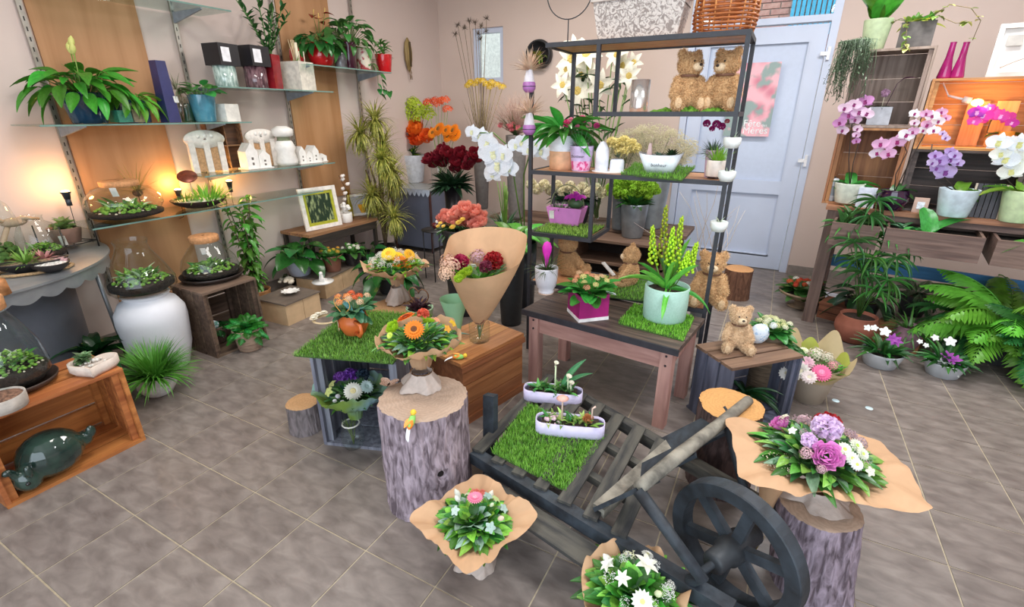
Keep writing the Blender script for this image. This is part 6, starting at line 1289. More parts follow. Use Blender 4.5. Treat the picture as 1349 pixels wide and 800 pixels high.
# bear stool
zst = .37; sc_ = V((.03, 2.44, 0)); brn = wood('#6b5240', '#8f7258', 'x', .7); 
crate('low_crate', 'brown slatted crate stool with a seated teddy bear on top', sc_, .80, .42, .26, zst, mat('#4a4d5c', .7, .2, 4, .3, stretch=(6, 6, .8), hex2='#6d7184'), .014, 3, mtop=brn)
hbear = .27; pb = at(968, 468, zst); bear('light teddy bear sitting on the brown slatted crate stool', V((pb.x - .01, pb.y + .10, zst)), .235, .25, .1, .0, '#bf9d78', '#d6b894', patch='#d8bc98')
c = at(996, 462, zst); t = thing('heart_cushion', 'small pale blue dotted cushion beside the seated bear', 'cushion', V((c.x + .0, c.y + .09, zst)), .6); MB().ball((0, 0, .055), (.055, .03, .055)).build('cushion_body', mat('#a8c8e8', .8, .2, 70, hex2='#dce8f2', lo=.4, hi=.44), t)
c = at(985, 425, zst); t = thing('cream_kalanchoe', 'cream-flowered kalanchoe in a wicker pot behind the seated bear', 'plant', V((.12, 2.66, 0)));  pot(t, mat('#6b5a48', .85, .3, 9, .6, stretch=(2, 2, 14)), .075, .40, 'cyl', 'tall_wicker_pot'); kalanchoe(t, .38, .11, ['#eceabc', '#f0efd0', '#e4e4a8'], 34, 14, lm='#3a7a34', hh=.06, cs=.02)
flower(t, 'cluster', '#f2f6fa', (.0, -.07, .46), (0, -.6, 1), .02)
for k in range(5): leaf(t, leafm('#2f6a30'), (.05, -.05, .36), -1.0 + k * .5, .05, .14, .06, 'ovate', .5)
c = V((-.01, 2.36, .016)); t = thing('dark_fern', 'dark strap-leaved plant inside the brown slatted crate stool', 'plant', V((sc_.x + .02, sc_.y, .016))); pot(t, mat('#26241f', .6), .06, .1)
for i in range(14): leaf(t, leafm('#1f4a26'), (0, 0, .09), i * 2.4 if i > 5 else -.8 + i * .25, rnd(.4, 1.1), .2, .02, 'strap', .9)
# paper pot bouquet
c = V((.36, 2.79, 0)); rb = at(1062, 528, 0)
t = thing('paper_pot_bouquet', 'pink and white bouquet in pointed green and beige paper on the floor', 'bouquet', c)
bz = .22
MB().lathe([(.001, 0), (.08, 0), (.125, bz)], 30).build('beige_outer_paper', mat('#b8aa98', .75, .05, 10), t)
def pointed(zb0, r0, r1, hgt, n_pts, m, name, ph):
    vs, fs = [], []; n = 80
    for j in range(6):
        u = j / 5
        for i in range(n): a = 2 * pi * i / n; pt = abs(cos((a - ph) * n_pts / 2)) ** 2.2 * max(.15, (1 + sin(a)) / 2); rr = r0 + (r1 - r0) * u; vs.append((cos(a) * rr, sin(a) * rr, zb0 + hgt * u * (.45 + .75 * pt)))
    for j in range(5): fs += [(j * n + i, j * n + (i + 1) % n, (j + 1) * n + (i + 1) % n, (j + 1) * n + i) for i in range(n)]
    mb = MB(); mb.add(vs, fs); mb.build(name, m, t)
pointed(.14, .10, .16, .13, 5, mat('#a8b04a', .6, .08, 10, tr=.15), 'green_paper', .5); pointed(.14, .11, .172, .19, 5, mat('#c9b48a', .7, .08, 10, tr=.15), 'kraft_collar', 1.1)
def fat(px, py): q = at(px, py, .245); return q - c
for kind, px, py, s_, col, ce in (('gerbera', 1082, 491, 26, '#ee6fa0', '#e890b0'), ('daisy', 1054, 489, 26, '#f3efe6', '#eee0c0'), ('daisy', 1040, 480, 24, '#f2eee6', '#eee0c0'), ('daisy', 1062, 478, 22, '#f0c8d4', '#e8b0c0'), ('daisy', 1048, 466, 14, '#eef0d0', '#c8d88a'), ('daisy', 1058, 462, 14, '#eef2d8', '#c8d88a'), ('cluster', 1075, 468, 22, '#e8e0cc', None), ('cluster', 1090, 472, 18, '#d8d0bc', None), ('daisy', 1036, 492, 20, '#f4f0ea', '#e8dcc0'), ('daisy', 1066, 497, 20, '#f2e4e0', '#e8dcc0'), ('cluster', 1097, 482, 14, '#e8a0a8', None)):
    q = fat(px, py); flower(t, kind, col, q, (q.x * 3, q.y * 3 - .4, 1), s_ * .5 * mpp(q + c), ce)
for i in range(40): a = i * 2.4; q = .11 * (i / 40) ** .5; leaf(t, leafm([G2, G3][i % 2]), (cos(a) * q, sin(a) * q, .18), a, rnd(.5, 1.3), .07, .03, 'ovate', .4)
MB().ball((0, 0, .19), (.11, .11, .035)).build('foliage_core', leafm('#5f7a4a'), t)
# ================================================================ BACK ROOM, behind the shelf unit
def gpt(px, py, z): p = at(px, py, z); return V((p.x, p.y, z))
def stems_to(par, pts, base, m, r=.0025): 
    mb = MB()
    for p in pts: b_ = V(base) + V((rnd(-.015, .015), rnd(-.015, .015), 0)); mb.tube([b_, b_.lerp(V(p), .5) + V((0, 0, .02)), p], r, 4)
    mb.build('stems', m, par)
# poster on the door
pA, pB = ony(975, 84, YB + .04), ony(1016, 180, YB + .04); pR = ony(1030, 84, YB + .04)
px0, px1, pz0, pz1 = pA.x - .05, pR.x, pB.z, pA.z
t = thing('door_poster', 'pink rose poster with white lettering stuck on the white door', 'poster', ((px0 + px1) / 2, YB - .0055 + .005, (pz0 + pz1) / 2))
w_, h_ = px1 - px0, pz1 - pz0
pm = bpy.data.materials.new('rose_print'); pm.use_nodes = True; N = pm.node_tree.nodes; L = pm.node_tree.links
tc = N.new('ShaderNodeTexCoord'); vo = N.new('ShaderNodeTexVoronoi'); vo.inputs['Scale'].default_value = 7; ns = N.new('ShaderNodeTexNoise'); ns.inputs['Scale'].default_value = 4.5; ns.inputs['Detail'].default_value = 3
r1 = N.new('ShaderNodeValToRGB'); e = r1.color_ramp.elements; e[0].color = lin('#c8667e'); e[1].color = lin('#f3b9c2'); e[0].position = .1; e[1].position = .55
r2 = N.new('ShaderNodeValToRGB'); e = r2.color_ramp.elements; e[0].position = .5; e[1].position = .56; mx = N.new('ShaderNodeMix'); mx.data_type = 'RGBA'; mx.inputs['B'].default_value = lin('#93a6a2')
L.new(tc.outputs['Object'], vo.inputs['Vector']); L.new(tc.outputs['Object'], ns.inputs['Vector']); L.new(vo.outputs['Distance'], r1.inputs[0]); L.new(ns.outputs['Fac'], r2.inputs[0]); L.new(r2.outputs[0], mx.inputs['Factor']); L.new(r1.outputs[0], mx.inputs['A']); L.new(mx.outputs['Result'], N['Principled BSDF'].inputs['Base Color'])
MB().box((0, 0, 0), (w_, .003, h_)).build('poster_sheet', pm, t)
tw_ = mat('#f4f4f4', .5)
text('Fête', t, Tr((.04, -.0035, -h_ * .36)) @ Rx(pi / 2), .085, tw_); text('des', t, Tr((.145, -.0035, -h_ * .36)) @ Rx(pi / 2), .035, tw_); text('Mères', t, Tr((.075, -.0035, -h_ * .46)) @ Rx(pi / 2), .085, tw_)
# console in the corner
zc2 = .70; ca_ = gpt(513, 246, zc2); cb2 = gpt(603, 243, zc2)
cx2, cy2 = (XW + .02 + cb2.x) / 2, min(ca_.y, cb2.y) + .2; wd2 = cb2.x - XW - .03
t = thing('scalloped_console', 'blue-grey metal console with white scalloped edge in the back corner', 'table', (cx2, cy2, 0)); 
mz = mat('#8f97a3', .45, .1, 8, metal=.3); MB().box((0, 0, zc2 - .006), (wd2, .42, .012)).build('table_top', mat('#a3a8a8', .35, .1, 8, metal=.4), t)
mb = MB(); n = 90; vs = []; 
for i in range(n + 1): x = -wd2 / 2 + wd2 * i / n; vs += [(x, -.212, zc2), (x, -.212, zc2 - .03 - .045 * abs(sin(i * pi / 10)))]
mb.add(vs, [(2 * i, 2 * i + 1, 2 * i + 3, 2 * i + 2) for i in range(n)]); mb.build('scalloped_edge', mat('#b9c2d2', .45, metal=.1), t)
MB().box((0, .0, .36), (wd2 - .04, .40, .62)).build('sheet_metal_body', mat('#6a6f80', .5, .08, 3, metal=.2), t)
for sx in (-1, 1):
    for sy in (-1, 1): MB().box((sx * (wd2 / 2 - .012), sy * .2, .34), (.02, .02, .67)).build('leg', mat('#4a2c28', .6), t)
def vase_on(px, py, z, w, top, m, kind='taper', name=None, label=None, cat='vase', soil=None):
    c, r, h = spot(px, py, z, w, top); t = thing(name, label, cat, c); pot(t, m, r, h, kind, 'vase_body', soil); return t, c, r, h
t, c, r, h = vase_on(545, 242, zc2, 36, 204, mat('#c8ccd4', .4), 'taper', 'orange_ranunculus', 'orange ranunculus with lime filler in a white vase on the corner console', 'flowers')
for i in range(50): a = i * 2.4; q = .2 * (i / 50) ** .5; leaf(t, leafm(['#2f5a34', '#3f7a34', '#a8c83a'][0 if i % 5 else 2]), (cos(a) * .03, sin(a) * .03, h * .9), a, rnd(.1, 1.4), .17, .055, 'ovate', .6)
fp = []
for px, py, s_, col in ((518, 148, 17, '#f0752a'), (527, 150, 15, '#e8602a'), (530, 168, 20, '#f06a2a'), (546, 166, 20, '#f4812a'), (549, 180, 20, '#ee5f22'), (562, 178, 18, '#f0702a'), (541, 174, 16, '#e86a2a'), (505, 152, 15, '#c85a30'), (503, 162, 13, '#a84a30'), (500, 146, 9, '#b04a2a')):
    p = ony(px, py, c.y - .05); fp.append(p - c); flower(t, 'carnation' if s_ < 16 else 'rose', col, p - c, (0, -.8, .7), s_ * .58 * mpp(p))
for px, py in ((540, 147), (548, 142), (555, 150), (562, 146), (536, 155), (551, 156), (566, 154), (544, 138)): p = ony(px, py, c.y); fp.append(p - c); flower(t, 'cluster', '#b9cf3a', p - c, (0, -.5, 1), 11 * mpp(p))
stems_to(t, fp, (0, 0, h * .8), leafm('#4f7a34'))
t, c, r, h = vase_on(580, 246, zc2, 22, 214, GLASS, 'cyl', 'orange_gerbera_vase', 'orange gerberas in a clear glass vase on the corner console', 'flowers'); fp = []
for px, py, s_ in ((578, 170, 19), (588, 172, 17), (597, 172, 19), (600, 178, 18), (590, 180, 16), (570, 175, 15)): p = ony(px, py, c.y - .04); fp.append(p - c); flower(t, 'gerbera', '#f5921e', p - c, (rnd(-.4, .4), -.9, .5), s_ * .55 * mpp(p), '#8a5a1a')
for px, py in ((564, 137), (573, 135), (582, 135), (577, 139), (590, 146), (587, 134)): p = ony(px, py, c.y); fp.append(p - c); flower(t, 'cluster', '#e8663a', p - c, (0, -.3, 1), 8 * mpp(p))
stems_to(t, fp, (0, 0, .02), leafm('#7fae4a'))
t, c, r, h = vase_on(603, 236, .0, 34, 190, mat('#9aa0a2', .4, .15, 10, metal=.6), 'taper', 'zinc_bucket', 'empty dull zinc bucket standing behind the red roses', 'bucket') if False else (None, None, None, None)
# red roses in a tall dark vase on a plinth
p = gpt(598, 345, 0); p = V((p.x, min(p.y, 4.05), 0))
t = thing('red_roses', 'dark red roses in a tall black vase standing on the floor near the console', 'flowers', V((-2.72, 3.9, 0))); c = V((-2.72, 3.9, 0)); hv = zat(c, 244)
MB().lathe([(0, 0), (.07, 0), (.075, .02), (.06, .2), (.085, hv), (.078, hv)], 24).build('vase_body', mat('#211d20', .3), t); fp = []
for i in range(70): a = i * 2.4; leaf(t, leafm('#1f3a24'), (cos(a) * .04, sin(a) * .04, hv - .02), a, rnd(-.1, 1.3), .2, .06, 'ovate', .5)
for px, py in ((563, 208), (575, 204), (588, 200), (571, 213), (600, 212), (612, 206), (606, 200), (620, 210), (630, 206), (584, 212), (594, 204), (616, 216), (625, 201), (601, 220), (580, 196)): q = ony(px, py, c.y + rnd(-.08, .05)); fp.append(q - c); flower(t, 'rose', '#7a1222', q - c, (rnd(-.5, .5), -.8, .8), 8.5 * mpp(q))
stems_to(t, fp, (0, 0, hv), leafm('#2f4a2a'))
# dried flowers in grey pots on a bench along the back wall
bn = wood('#5a4438', '#7a604e', 'x'); 
t = thing('back_bench', 'low dark wooden bench by the back wall carrying cut flower buckets', 'bench', (-1.6, 4.62, 0)); 
for k in range(3): MB().box((0, -.16 + k * .16, .44), (2.0, .15, .03)).build('plank', bn, t)
for x in (-.9, 0, .9):
    for y in (-.18, .18): MB().box((x, y, .212), (.05, .05, .424)).build('leg', bn, t)
zbn = .456
def stand(name, label, px, Y, wpx, py_top, m, cat='flowers', z=zbn, kind='taper'):
    x = ony(px, 200, Y).x; 
    for _ in range(3): q = V((x, Y, z)); x = ony(px, py_top, Y).x
    q = V((x, Y, z)); r = wpx * .5 * mpp(q); h = zat(q, py_top) - z; t = thing(name, label, cat, q); pot(t, m, r, h, kind, 'vase_body', None); return t, q, r, h
t, c, r, h = stand('dried_thistles', 'tall dried thistles and yellow craspedia in a grey pot in front of the small window', 634, 4.7, 20, 205, mat('#6f6a68', .6))
fp = []; 
for px, py in ((603, 33), (612, 38), (626, 30), (634, 35), (641, 25), (630, 45), (618, 28), (600, 45), (640, 42), (633, 52)): q = ony(px, py, 4.7); fp.append(q - c); blades(t, mat('#5f5348', .9), 34, .05, .006, -.4, 1.5, 0, .01, .3, 'thistle_head', c=q - c)
stems_to(t, fp, (0, 0, h), mat('#7a6a55', .9), .003); fp = []
for px, py in ((620, 110), (626, 112), (641, 112), (648, 110), (655, 113), (662, 116), (630, 108), (646, 116), (617, 114), (636, 108)): q = ony(px, py, 4.66); fp.append(q - c); flower(t, 'cluster', '#e0bd2c', q - c, (0, -.5, 1), 6 * mpp(q))
stems_to(t, fp, (0, 0, h), mat('#9a8858', .9), .003); twigs(t, mat('#8a7860', .9), 70, .6, .0025, h, .28, 'dried_stalks', .1)
t, c, r, h = stand('dried_pink_grass', 'fluffy dusty pink dried grass in a grey pot left of the shelf unit', 680, 4.4, 26, 178, mat('#77716e', .6))
twigs(t, mat('#b08f80', .9), 260, .42, .002, h, 1.1, 'dried_grass', .22); blades(t, leafm('#4a6238'), 18, .28, .03, .7, 1.3, h, .02, .5, 'broad_leaves')
for k in range(5): q = V((rnd(-.15, .1), -.1, h + rnd(.02, .12))); flower(t, 'rose', '#e8929a', q, (0, -1, .5), .025)
# black round wall planter
p = ony(711, 72, YB - .04); t = thing('wall_planter', 'round black wall planter holding yellow-green variegated leaves', 'planter', V((p.x, YB - .01, p.z))); k = 17 * mpp(p)
MB().lathe([(.001, 0), (k, 0), (k * 1.05, .05), (k, .09), (k * .86, .085), (k * .8, .03), (.001, .02)], 32, m=Rx(pi / 2)).build('round_shell', mat('#1d1c1f', .5), t)
for i in range(24): leaf(t, leafm('#a8a83a' if i % 2 else '#6f8a3a'), (rnd(-.03, .05), -.06, -.03), -pi / 2 + rnd(-1.3, 1.3), rnd(-.2, 1.3), .12, .02, 'strap', .9)
# white lilies
t, c, r, h = stand('white_lilies', 'tall white lilies with dark green leaves in a glass vase behind the upper shelf', 790, 4.55, 40, 222, GLASS); fp = []
for px, py, s_ in ((752, 78, 26), (748, 92, 22), (772, 72, 26), (765, 100, 24), (778, 88, 26), (742, 112, 20), (815, 72, 26), (822, 88, 26), (828, 100, 20), (808, 62, 20), (760, 120, 26), (790, 112, 24), (835, 82, 16), (756, 62, 18)): q = ony(px, py, 4.5 + rnd(-.1, .1)); fp.append(q - c); flower(t, 'lily', '#f1eedd', q - c, (rnd(-.9, .9), -1, rnd(-.3, .5)), s_ * .8 * mpp(q), '#c9b060')
stems_to(t, fp, (0, 0, .05), leafm('#6f8f4a'), .005)
for i in range(50): q = fp[i % len(fp)] * rnd(.6, .95); leaf(t, leafm('#2f4f2c'), q, rnd(0, 6.28), rnd(-.3, 1.2), .16, .04, 'lance', .5)
# gypsophila and cream carnations
t, c, r, h = stand('gypsophila', 'large cream cloud of gypsophila in a zinc bucket behind the boat planter', 862, 4.6, 40, 236, mat('#9aa4aa', .4, .15, 10, metal=.5)); fp = []
for i in range(230): a, q_ = rnd(0, 6.28), rnd(0, 1) ** .5; px, py = 860 + cos(a) * q_ * 56, 202 + sin(a) * q_ * 34 * (1 if sin(a) < 0 else .6); q = ony(px, py, 4.55 + rnd(-.15, .1)); fp.append(q - c); flower(t, 'spray', '#e6dfc0', q - c, (0, -.5, 1), .052)
stems_to(t, fp[::3], (0, 0, h), leafm('#8f9a6a'), .0015)
t, c, r, h = stand('yellow_carnations', 'pale yellow carnations in a grey vase beside the gypsophila', 822, 4.4, 26, 226, mat('#5f6468', .5)); fp = []
for px, py in ((812, 190), (822, 186), (832, 190), (826, 198), (838, 196), (816, 200), (806, 188)): q = ony(px, py, 4.38); fp.append(q - c); flower(t, 'carnation', '#efe3a0', q - c, (0, -.6, 1), 9 * mpp(q))
stems_to(t, fp, (0, 0, h), leafm('#6f8f4a'))
t, c, r, h = stand('cream_roses', 'cream roses massed behind the pink basket bay', 755, 4.5, 50, 264, mat('#3a3d40', .5)); fp = []
for px, py in [(700 + i * 8.5, 243 + (i * 7) % 13) for i in range(13)]: q = ony(px, py, 4.45 + rnd(-.05, .05)); fp.append(q - c); flower(t, 'carnation', '#ece4c2', q - c, (0, -.7, .8), 9 * mpp(q))
stems_to(t, fp, (0, 0, h), leafm('#3f5f34'))
for i in range(40): a = i * 2.4; leaf(t, leafm('#24422a'), (cos(a) * .15, sin(a) * .1, h), a, rnd(0, 1.3), .14, .045, 'ovate', .5)
# green chrysanthemums in the galvanised bucket on a low wooden box
bb = gpt(832, 318, .42)
t = thing('dark_wooden_box', 'dark brown open wooden box behind the bottom shelf under the galvanised bucket', 'box', V((bb.x - .1, bb.y + .1, 0)))
for z in (.012, .21, .408): MB().box((0, 0, z), (.8, .36, .022)).build('board', bn, t)
for x in (-.39, .39): MB().box((x, 0, .21), (.02, .36, .372)).build('side', bn, t)
MB().box((0, .17, .21), (.76, .012, .37)).build('back', mat('#2c201b', .8), t)
c, r, h = spot(832, 316, .42, 36, 268)
t = thing('green_chrysanthemums', 'bright green button chrysanthemums in a galvanised bucket behind the shelf unit', 'flowers', c); pot(t, mat('#98a2aa', .35, .15, 12, metal=.7), r, h, 'taper', 'bucket', None)
for i in range(60): a = i * 2.4; leaf(t, leafm('#2f5f26'), (cos(a) * .05, sin(a) * .05, h - .02), a, rnd(0, 1.4), .13, .045, 'ovate', .6)
for i in range(46): a = i * 2.4; q_ = (i / 46) ** .5; px, py = 834 + cos(a) * q_ * 34, 248 + sin(a) * q_ * 15; q = ony(px, py, c.y + rnd(-.06, .02)); flower(t, 'carnation', '#9cc83a', q - c, (cos(a) * .4, -.7, .8), 6.5 * mpp(q))
# white phalaenopsis on the left
t = thing('white_orchid', 'large white phalaenopsis orchid arching left of the shelf unit', 'orchid', V((-1.62, 3.25, 0))); c = V((-1.62, 3.25, 0))
zo_ = .46; MB().box((0, 0, 0), (.001, .001, .001)) 
mb = MB(); hh = zat(c, 318); MB().lathe([(0, 0), (.08, 0), (.1, hh), (.093, hh)], 24).build('dark_vase', mat('#2a3038', .3), t)
for az, el in ((2.6, .9), (.3, .4), (-.3, .5), (3.6, .5), (1.2, .9), (-1.2, .3)): leaf(t, leafm('#4f9a34' if az > 0 else '#3a7a34', rough=.3), (0, 0, hh), az, el, .28, .11, 'strap', .7)
P_ = [V((0, 0, hh)), ony(678, 240, 3.2) - c, ony(672, 195, 3.2) - c, ony(650, 175, 3.2) - c, ony(625, 175, 3.15) - c]; MB().tube(P_, .005, 6).build('flower_stem', leafm('#5f8a3a'), t)
P2 = [V((0, 0, hh)), ony(690, 230, 3.25) - c, ony(700, 195, 3.2) - c, ony(715, 190, 3.15) - c]; MB().tube(P2, .005, 6).build('flower_stem', leafm('#5f8a3a'), t)
for px, py, s_ in ((622, 174, 14), (633, 180, 18), (643, 190, 22), (650, 203, 24), (657, 218, 28), (650, 228, 22), (664, 205, 20), (680, 192, 16), (688, 188, 16), (697, 198, 16), (714, 200, 18), (706, 190, 14), (672, 222, 18), (640, 203, 16)): q = ony(px, py, 3.12 + rnd(-.03, .05)); flower(t, 'orchid', '#e9eef6', q - c, (rnd(-.3, .3), -1, .2), s_ * .78 * mpp(q), '#dfe0b8', roll=rnd(-.3, .3))
# dark glass vases / stems behind cone
t = thing('green_stem_vase', 'tall dark glass vase of green stems behind the kraft paper cone', 'vase', V((-1.95, 3.55, 0))); MB().lathe([(0, 0), (.1, 0), (.11, .55), (.1, .55)], 24).build('vase_body', mat('#22282c', .2), t); twigs(t, leafm('#7fae4a'), 16, .45, .007, .5, .18, 'green_stems', .02); blades(t, leafm('#4a7a5a'), 60, .2, .02, .2, 1.4, .55, .05, .8, 'leaves')
# pink ranunculus arrangement
c, r, h = spot(612, 345, .0, 60, 312); c = V((-1.98, 2.95, 0)); hh = zat(c, 300)
t = thing('pink_ranunculus', 'salmon pink ranunculus with small yellow blooms in a dark pot behind the kraft cone', 'flowers', c); pot(t, mat('#242327', .5), .16, hh, 'taper', 'dark_pot')
for i in range(60): a = i * 2.4; leaf(t, leafm('#3a5f34'), (cos(a) * .09, sin(a) * .09, hh - .02), a, rnd(-.2, 1.2), .13, .035, 'ovate', .6)
for px, py, s_ in ((588, 283, 18), (600, 278, 20), (612, 272, 18), (624, 276, 18), (632, 284, 18), (606, 288, 20), (618, 290, 22), (596, 291, 16), (626, 294, 18), (635, 292, 14), (582, 288, 14), (612, 282, 18)): q = ony(px, py, c.y - .05 + rnd(-.04, .04)); flower(t, 'rose', '#ea9a88', q - c, (rnd(-.4, .4), -.6, 1), s_ * .52 * mpp(q))
for px, py, s_ in ((596, 299, 9), (604, 293, 9), (609, 289, 8), (580, 294, 6), (584, 298, 6), (577, 298, 6)): q = ony(px, py, c.y - .13); flower(t, 'daisy', '#f0d060', q - c, (0, -.6, 1), s_ * .55 * mpp(q), '#e8b83a')
c = V((-1.56, 2.92, 0)); hh = zat(c, 316); t = thing('orchid_foliage', 'light green orchid leaves in a dark pot right of the salmon ranunculus', 'plant', c); pot(t, mat('#26282a', .5), .1, hh, 'taper')
for az, el, L_ in ((2.8, 1.1, .22), (2.2, .7, .2), (.2, .6, .22), (-.4, .3, .2), (4.2, .2, .2), (1.0, 1.0, .2), (-1.5, .3, .17)): leaf(t, leafm('#5aa038', rough=.3), (0, 0, hh - .01), az, el, L_, .085, 'strap', .8)
# stump with wood slice, white twigs, urn
c = gpt(966, 397, 0); c = V((c.x, c.y + .12, 0)); hh = zat(c, 354); stump('back_stump', 'small stump with pale sawn top behind the lowest teddy bear', c, .11, hh, '#5a3a2a', '#7f5a44', '#cf9a66', seed=41)
t = thing('curly_willow', 'bare white curly willow twigs in a slim vase in front of the white door', 'twigs', V((-.32, 3.35, 0))); c = V((-.32, 3.35, 0)); MB().lathe([(0, 0), (.05, 0), (.04, .35), (.045, .4)], 16).build('slim_vase', mat('#6d7478', .4), t); twigs(t, mat('#b9aea6', .8), 12, .75, .003, .38, .3, 'curly_twigs', .22)
c, r, h = spot(1050, 412, 0, 56, 383); 
t = thing('geranium_urn', 'red and white flowering plants in a wide wicker footed bowl by the door', 'plant', c); pot(t, mat('#a08a6e', .85, .3, 9, .5, stretch=(2, 2, 12), hex2='#7d6852'), r, h * 1.0, 'urn', 'wicker_urn'); kalanchoe(t, h * .8, r * 1.0, ['#d8482a', '#e05a34', '#efece2', '#d2401f'], 46, 14, lm='#3f6a30', hh=.08, cs=.026)
# ================================================================ RIGHT : orchid table in its own frame
o0 = V((.345, 3.98, 0)); ra = -.16; uu = V((cos(ra), sin(ra), 0)); vv = V((-sin(ra), cos(ra), 0)); zT = .87
def oq(u, v, z=0): return o0 + uu * u + vv * v + V((0, 0, z))
OW, OD = 2.1, .52
br = wood('#5c473f', '#7d655a', 'x', .6); brz = wood('#54413a', '#735c52', 'z', .6)
t = thing('orchid_table', 'long brown wooden table with open drawers carrying the orchids', 'table', oq(OW / 2, OD / 2), ra)
for k in range(4): MB().box((0, -OD / 2 + OD / 8 + k * OD / 4, zT - .015), (OW, OD / 4 - .003, .03)).build('top_plank', wood('#8a5c42', '#a87656', 'x'), t)
for sx in (-1, 1):
    for sy in (-1, 1): MB().box((sx * (OW / 2 - .05), sy * (OD / 2 - .05), (zT - .03) / 2), (.075, .075, zT - .03), None, None).build('leg', brz, t)
MB().box((0, OD / 2 - .05, zT - .11), (OW - .18, .02, .16)).build('back_apron', br, t); MB().box((0, -OD / 2 + .03, zT - .05), (OW - .18, .02, .04)).build('front_rail', br, t)
MB().box((-.05, OD / 2 - .03, .38), (OW - .2, .02, .09)).build('blue_back_plank', mat('#3f7db0', .6, .15, 6, .1, stretch=(.8, 6, 6)), t)
# drawers pulled out
for k, (u0, w, lb) in enumerate(((.07, .26, 'green plants'), (.36, .46, 'a two-leaved orchid'), (.87, .46, 'a drooping orchid and a round knob'))):
    d = thing('drawer_planter', ['narrow pulled-out wooden drawer full of grassy plants at the table end', 'pulled-out wooden drawer holding a broad two-leaved orchid', 'pulled-out wooden drawer with a round knob and drooping orchid leaf'][k], 'drawer', oq(u0 + w / 2, -.02, zT - .225), ra)
    for x, y, sx_, sy_ in ((0, -.17, w, .018), (0, .17, w, .014), (-w / 2 + .007, 0, .014, .32), (w / 2 - .007, 0, .014, .32)): MB().box((x, y, .075), (sx_, sy_, .15)).build('drawer_panel', br, d)
    MB().box((0, 0, .008), (w - .03, .32, .012)).build('drawer_bottom', br, d); MB().box((0, 0, .09), (w - .03, .32, .06)).build('soil', mat('#2a211b', .95, .5, 90, .6), d)
    if k == 2: MB().lathe([(.001, 0), (.014, 0), (.02, .012), (.012, .022), (.001, .024)], 16, m=Tr((0, -.18, .075)) @ Rx(pi / 2)).build('knob', mat('#c9c4c0', .2, metal=.8), d)
    if k == 0:
        for i in range(30): leaf(d, leafm('#4f7f44'), (rnd(-.1, .1), rnd(-.1, .1), .11), i * 2.4, rnd(.5, 1.4), .18, .028, 'strap', .6)
        flower(d, 'rose', '#e8a0a0', (.04, -.08, .2), (0, -.6, 1), .02)
    elif k == 1:
        for az, el, L_ in ((2.0, 1.2, .2), (.5, .8, .24), (3.4, .5, .14), (-.3, .2, .1)): leaf(d, leafm('#3f8a3c', rough=.25), (-.02, -.08, .12), az, el, L_, .1, 'strap', .5)
        for i in range(12): leaf(d, leafm('#3a6a44'), (-.14 + rnd(-.04, .04), -.06, .11), i * 2.4, rnd(.2, 1.1), .13, .03, 'strap', .7)
    else:
        for az, el, L_ in ((3.6, .5, .24), (.4, .9, .26), (-.2, .5, .26), (2.0, .9, .18)): leaf(d, leafm('#4f9a40', rough=.25), (-.02, -.08, .12), az, el, L_, .085, 'strap', .9)
# crates : opening towards the room
ow = wood('#8f7058', '#b3917a', 'z', .7, 4); ow2 = wood('#8a5a38', '#b07a4c', 'z', .6, 4); ow3 = wood('#7d6a5e', '#a08c80', 'z', .7, 4)
def oc_(label, u, z, w, h, m, d=.30, sl=3): return crate('wall_crate', label, oq(u + w / 2, .08 + d / 2, z), ra, w, d, h, m, .014, sl, back=True, gap=.003)
oc_('tall wooden crate standing on the left end of the orchid table', .0 - .04, zT + .001, .40, .50, ow2)
oc_('grey-brown wooden crate stacked topmost under the ivy', .0 - .04, zT + .503, .40, .46, ow3)
oc_('dark wooden crate behind the pale blue orchid pot', .38, zT + .001, .56, .38, wood('#3a302c', '#5a4c46', 'x'))
oc_('wide wooden crate glowing orange from the clip lamp inside', .38, zT + .383, .56, .40, wood('#b07a44', '#cf9a60', 'x'))
oc_('wooden crate at the right picture edge beside the glowing crate', .96, zT + .001, .5, .38, ow3); oc_('upper wooden crate at the right picture edge', .96, zT + .383, .5, .40, ow3)
zc1, zc1s, zc2t = zT + .963 + .002, zT + .503 + .016, zT + .785
# clip lamp
p = oq(.60, .17, zT + .66); t = thing('clip_lamp', 'white clip lamp with a glowing warm bulb inside the wide crate', 'lamp', p, ra)
MB().tube([(-.12, .02, .03), (-.05, .0, .01)], .007, 8).tube([(-.05, 0, .01), (-.01, 0, 0)], .018, 12).build('lamp_body', mat('#e8e4e0', .4), t); MB().ball((.02, 0, -.01), (.03, .022, .022)).build('bulb', mat('#ffc060', .5, emit=10), t); MB().tube([(-.12, .02, .03), (-.16, .06, .1), (-.16, .06, .114)], .004, 6).build('clip_arm', mat('#e8e4e0', .4), t)
l = bpy.data.lights.new('lamp_light', 'POINT'); l.energy = 5; l.color = (1, .5, .16); l.shadow_soft_size = .03; o = bpy.data.objects.new('lamp_light', l); o.location = oq(.66, .16, zT + .63); COL.objects.link(o)
for k in range(2): MB().box((0, 0, .13), (.1, .012, .26)).build('thin_board', wood('#c98a50', '#dca46a', 'z'), None, oq(.64 + k * .13, .30 - k * .02, zT + .399), rz=ra, label=['thin upright board left in the glowing crate', 'thin upright board right in the glowing crate'][k], cat='board')
def og(px, py, z, w, top):
    # pot standing on plane z
    return spot(px, py, z, w, top)
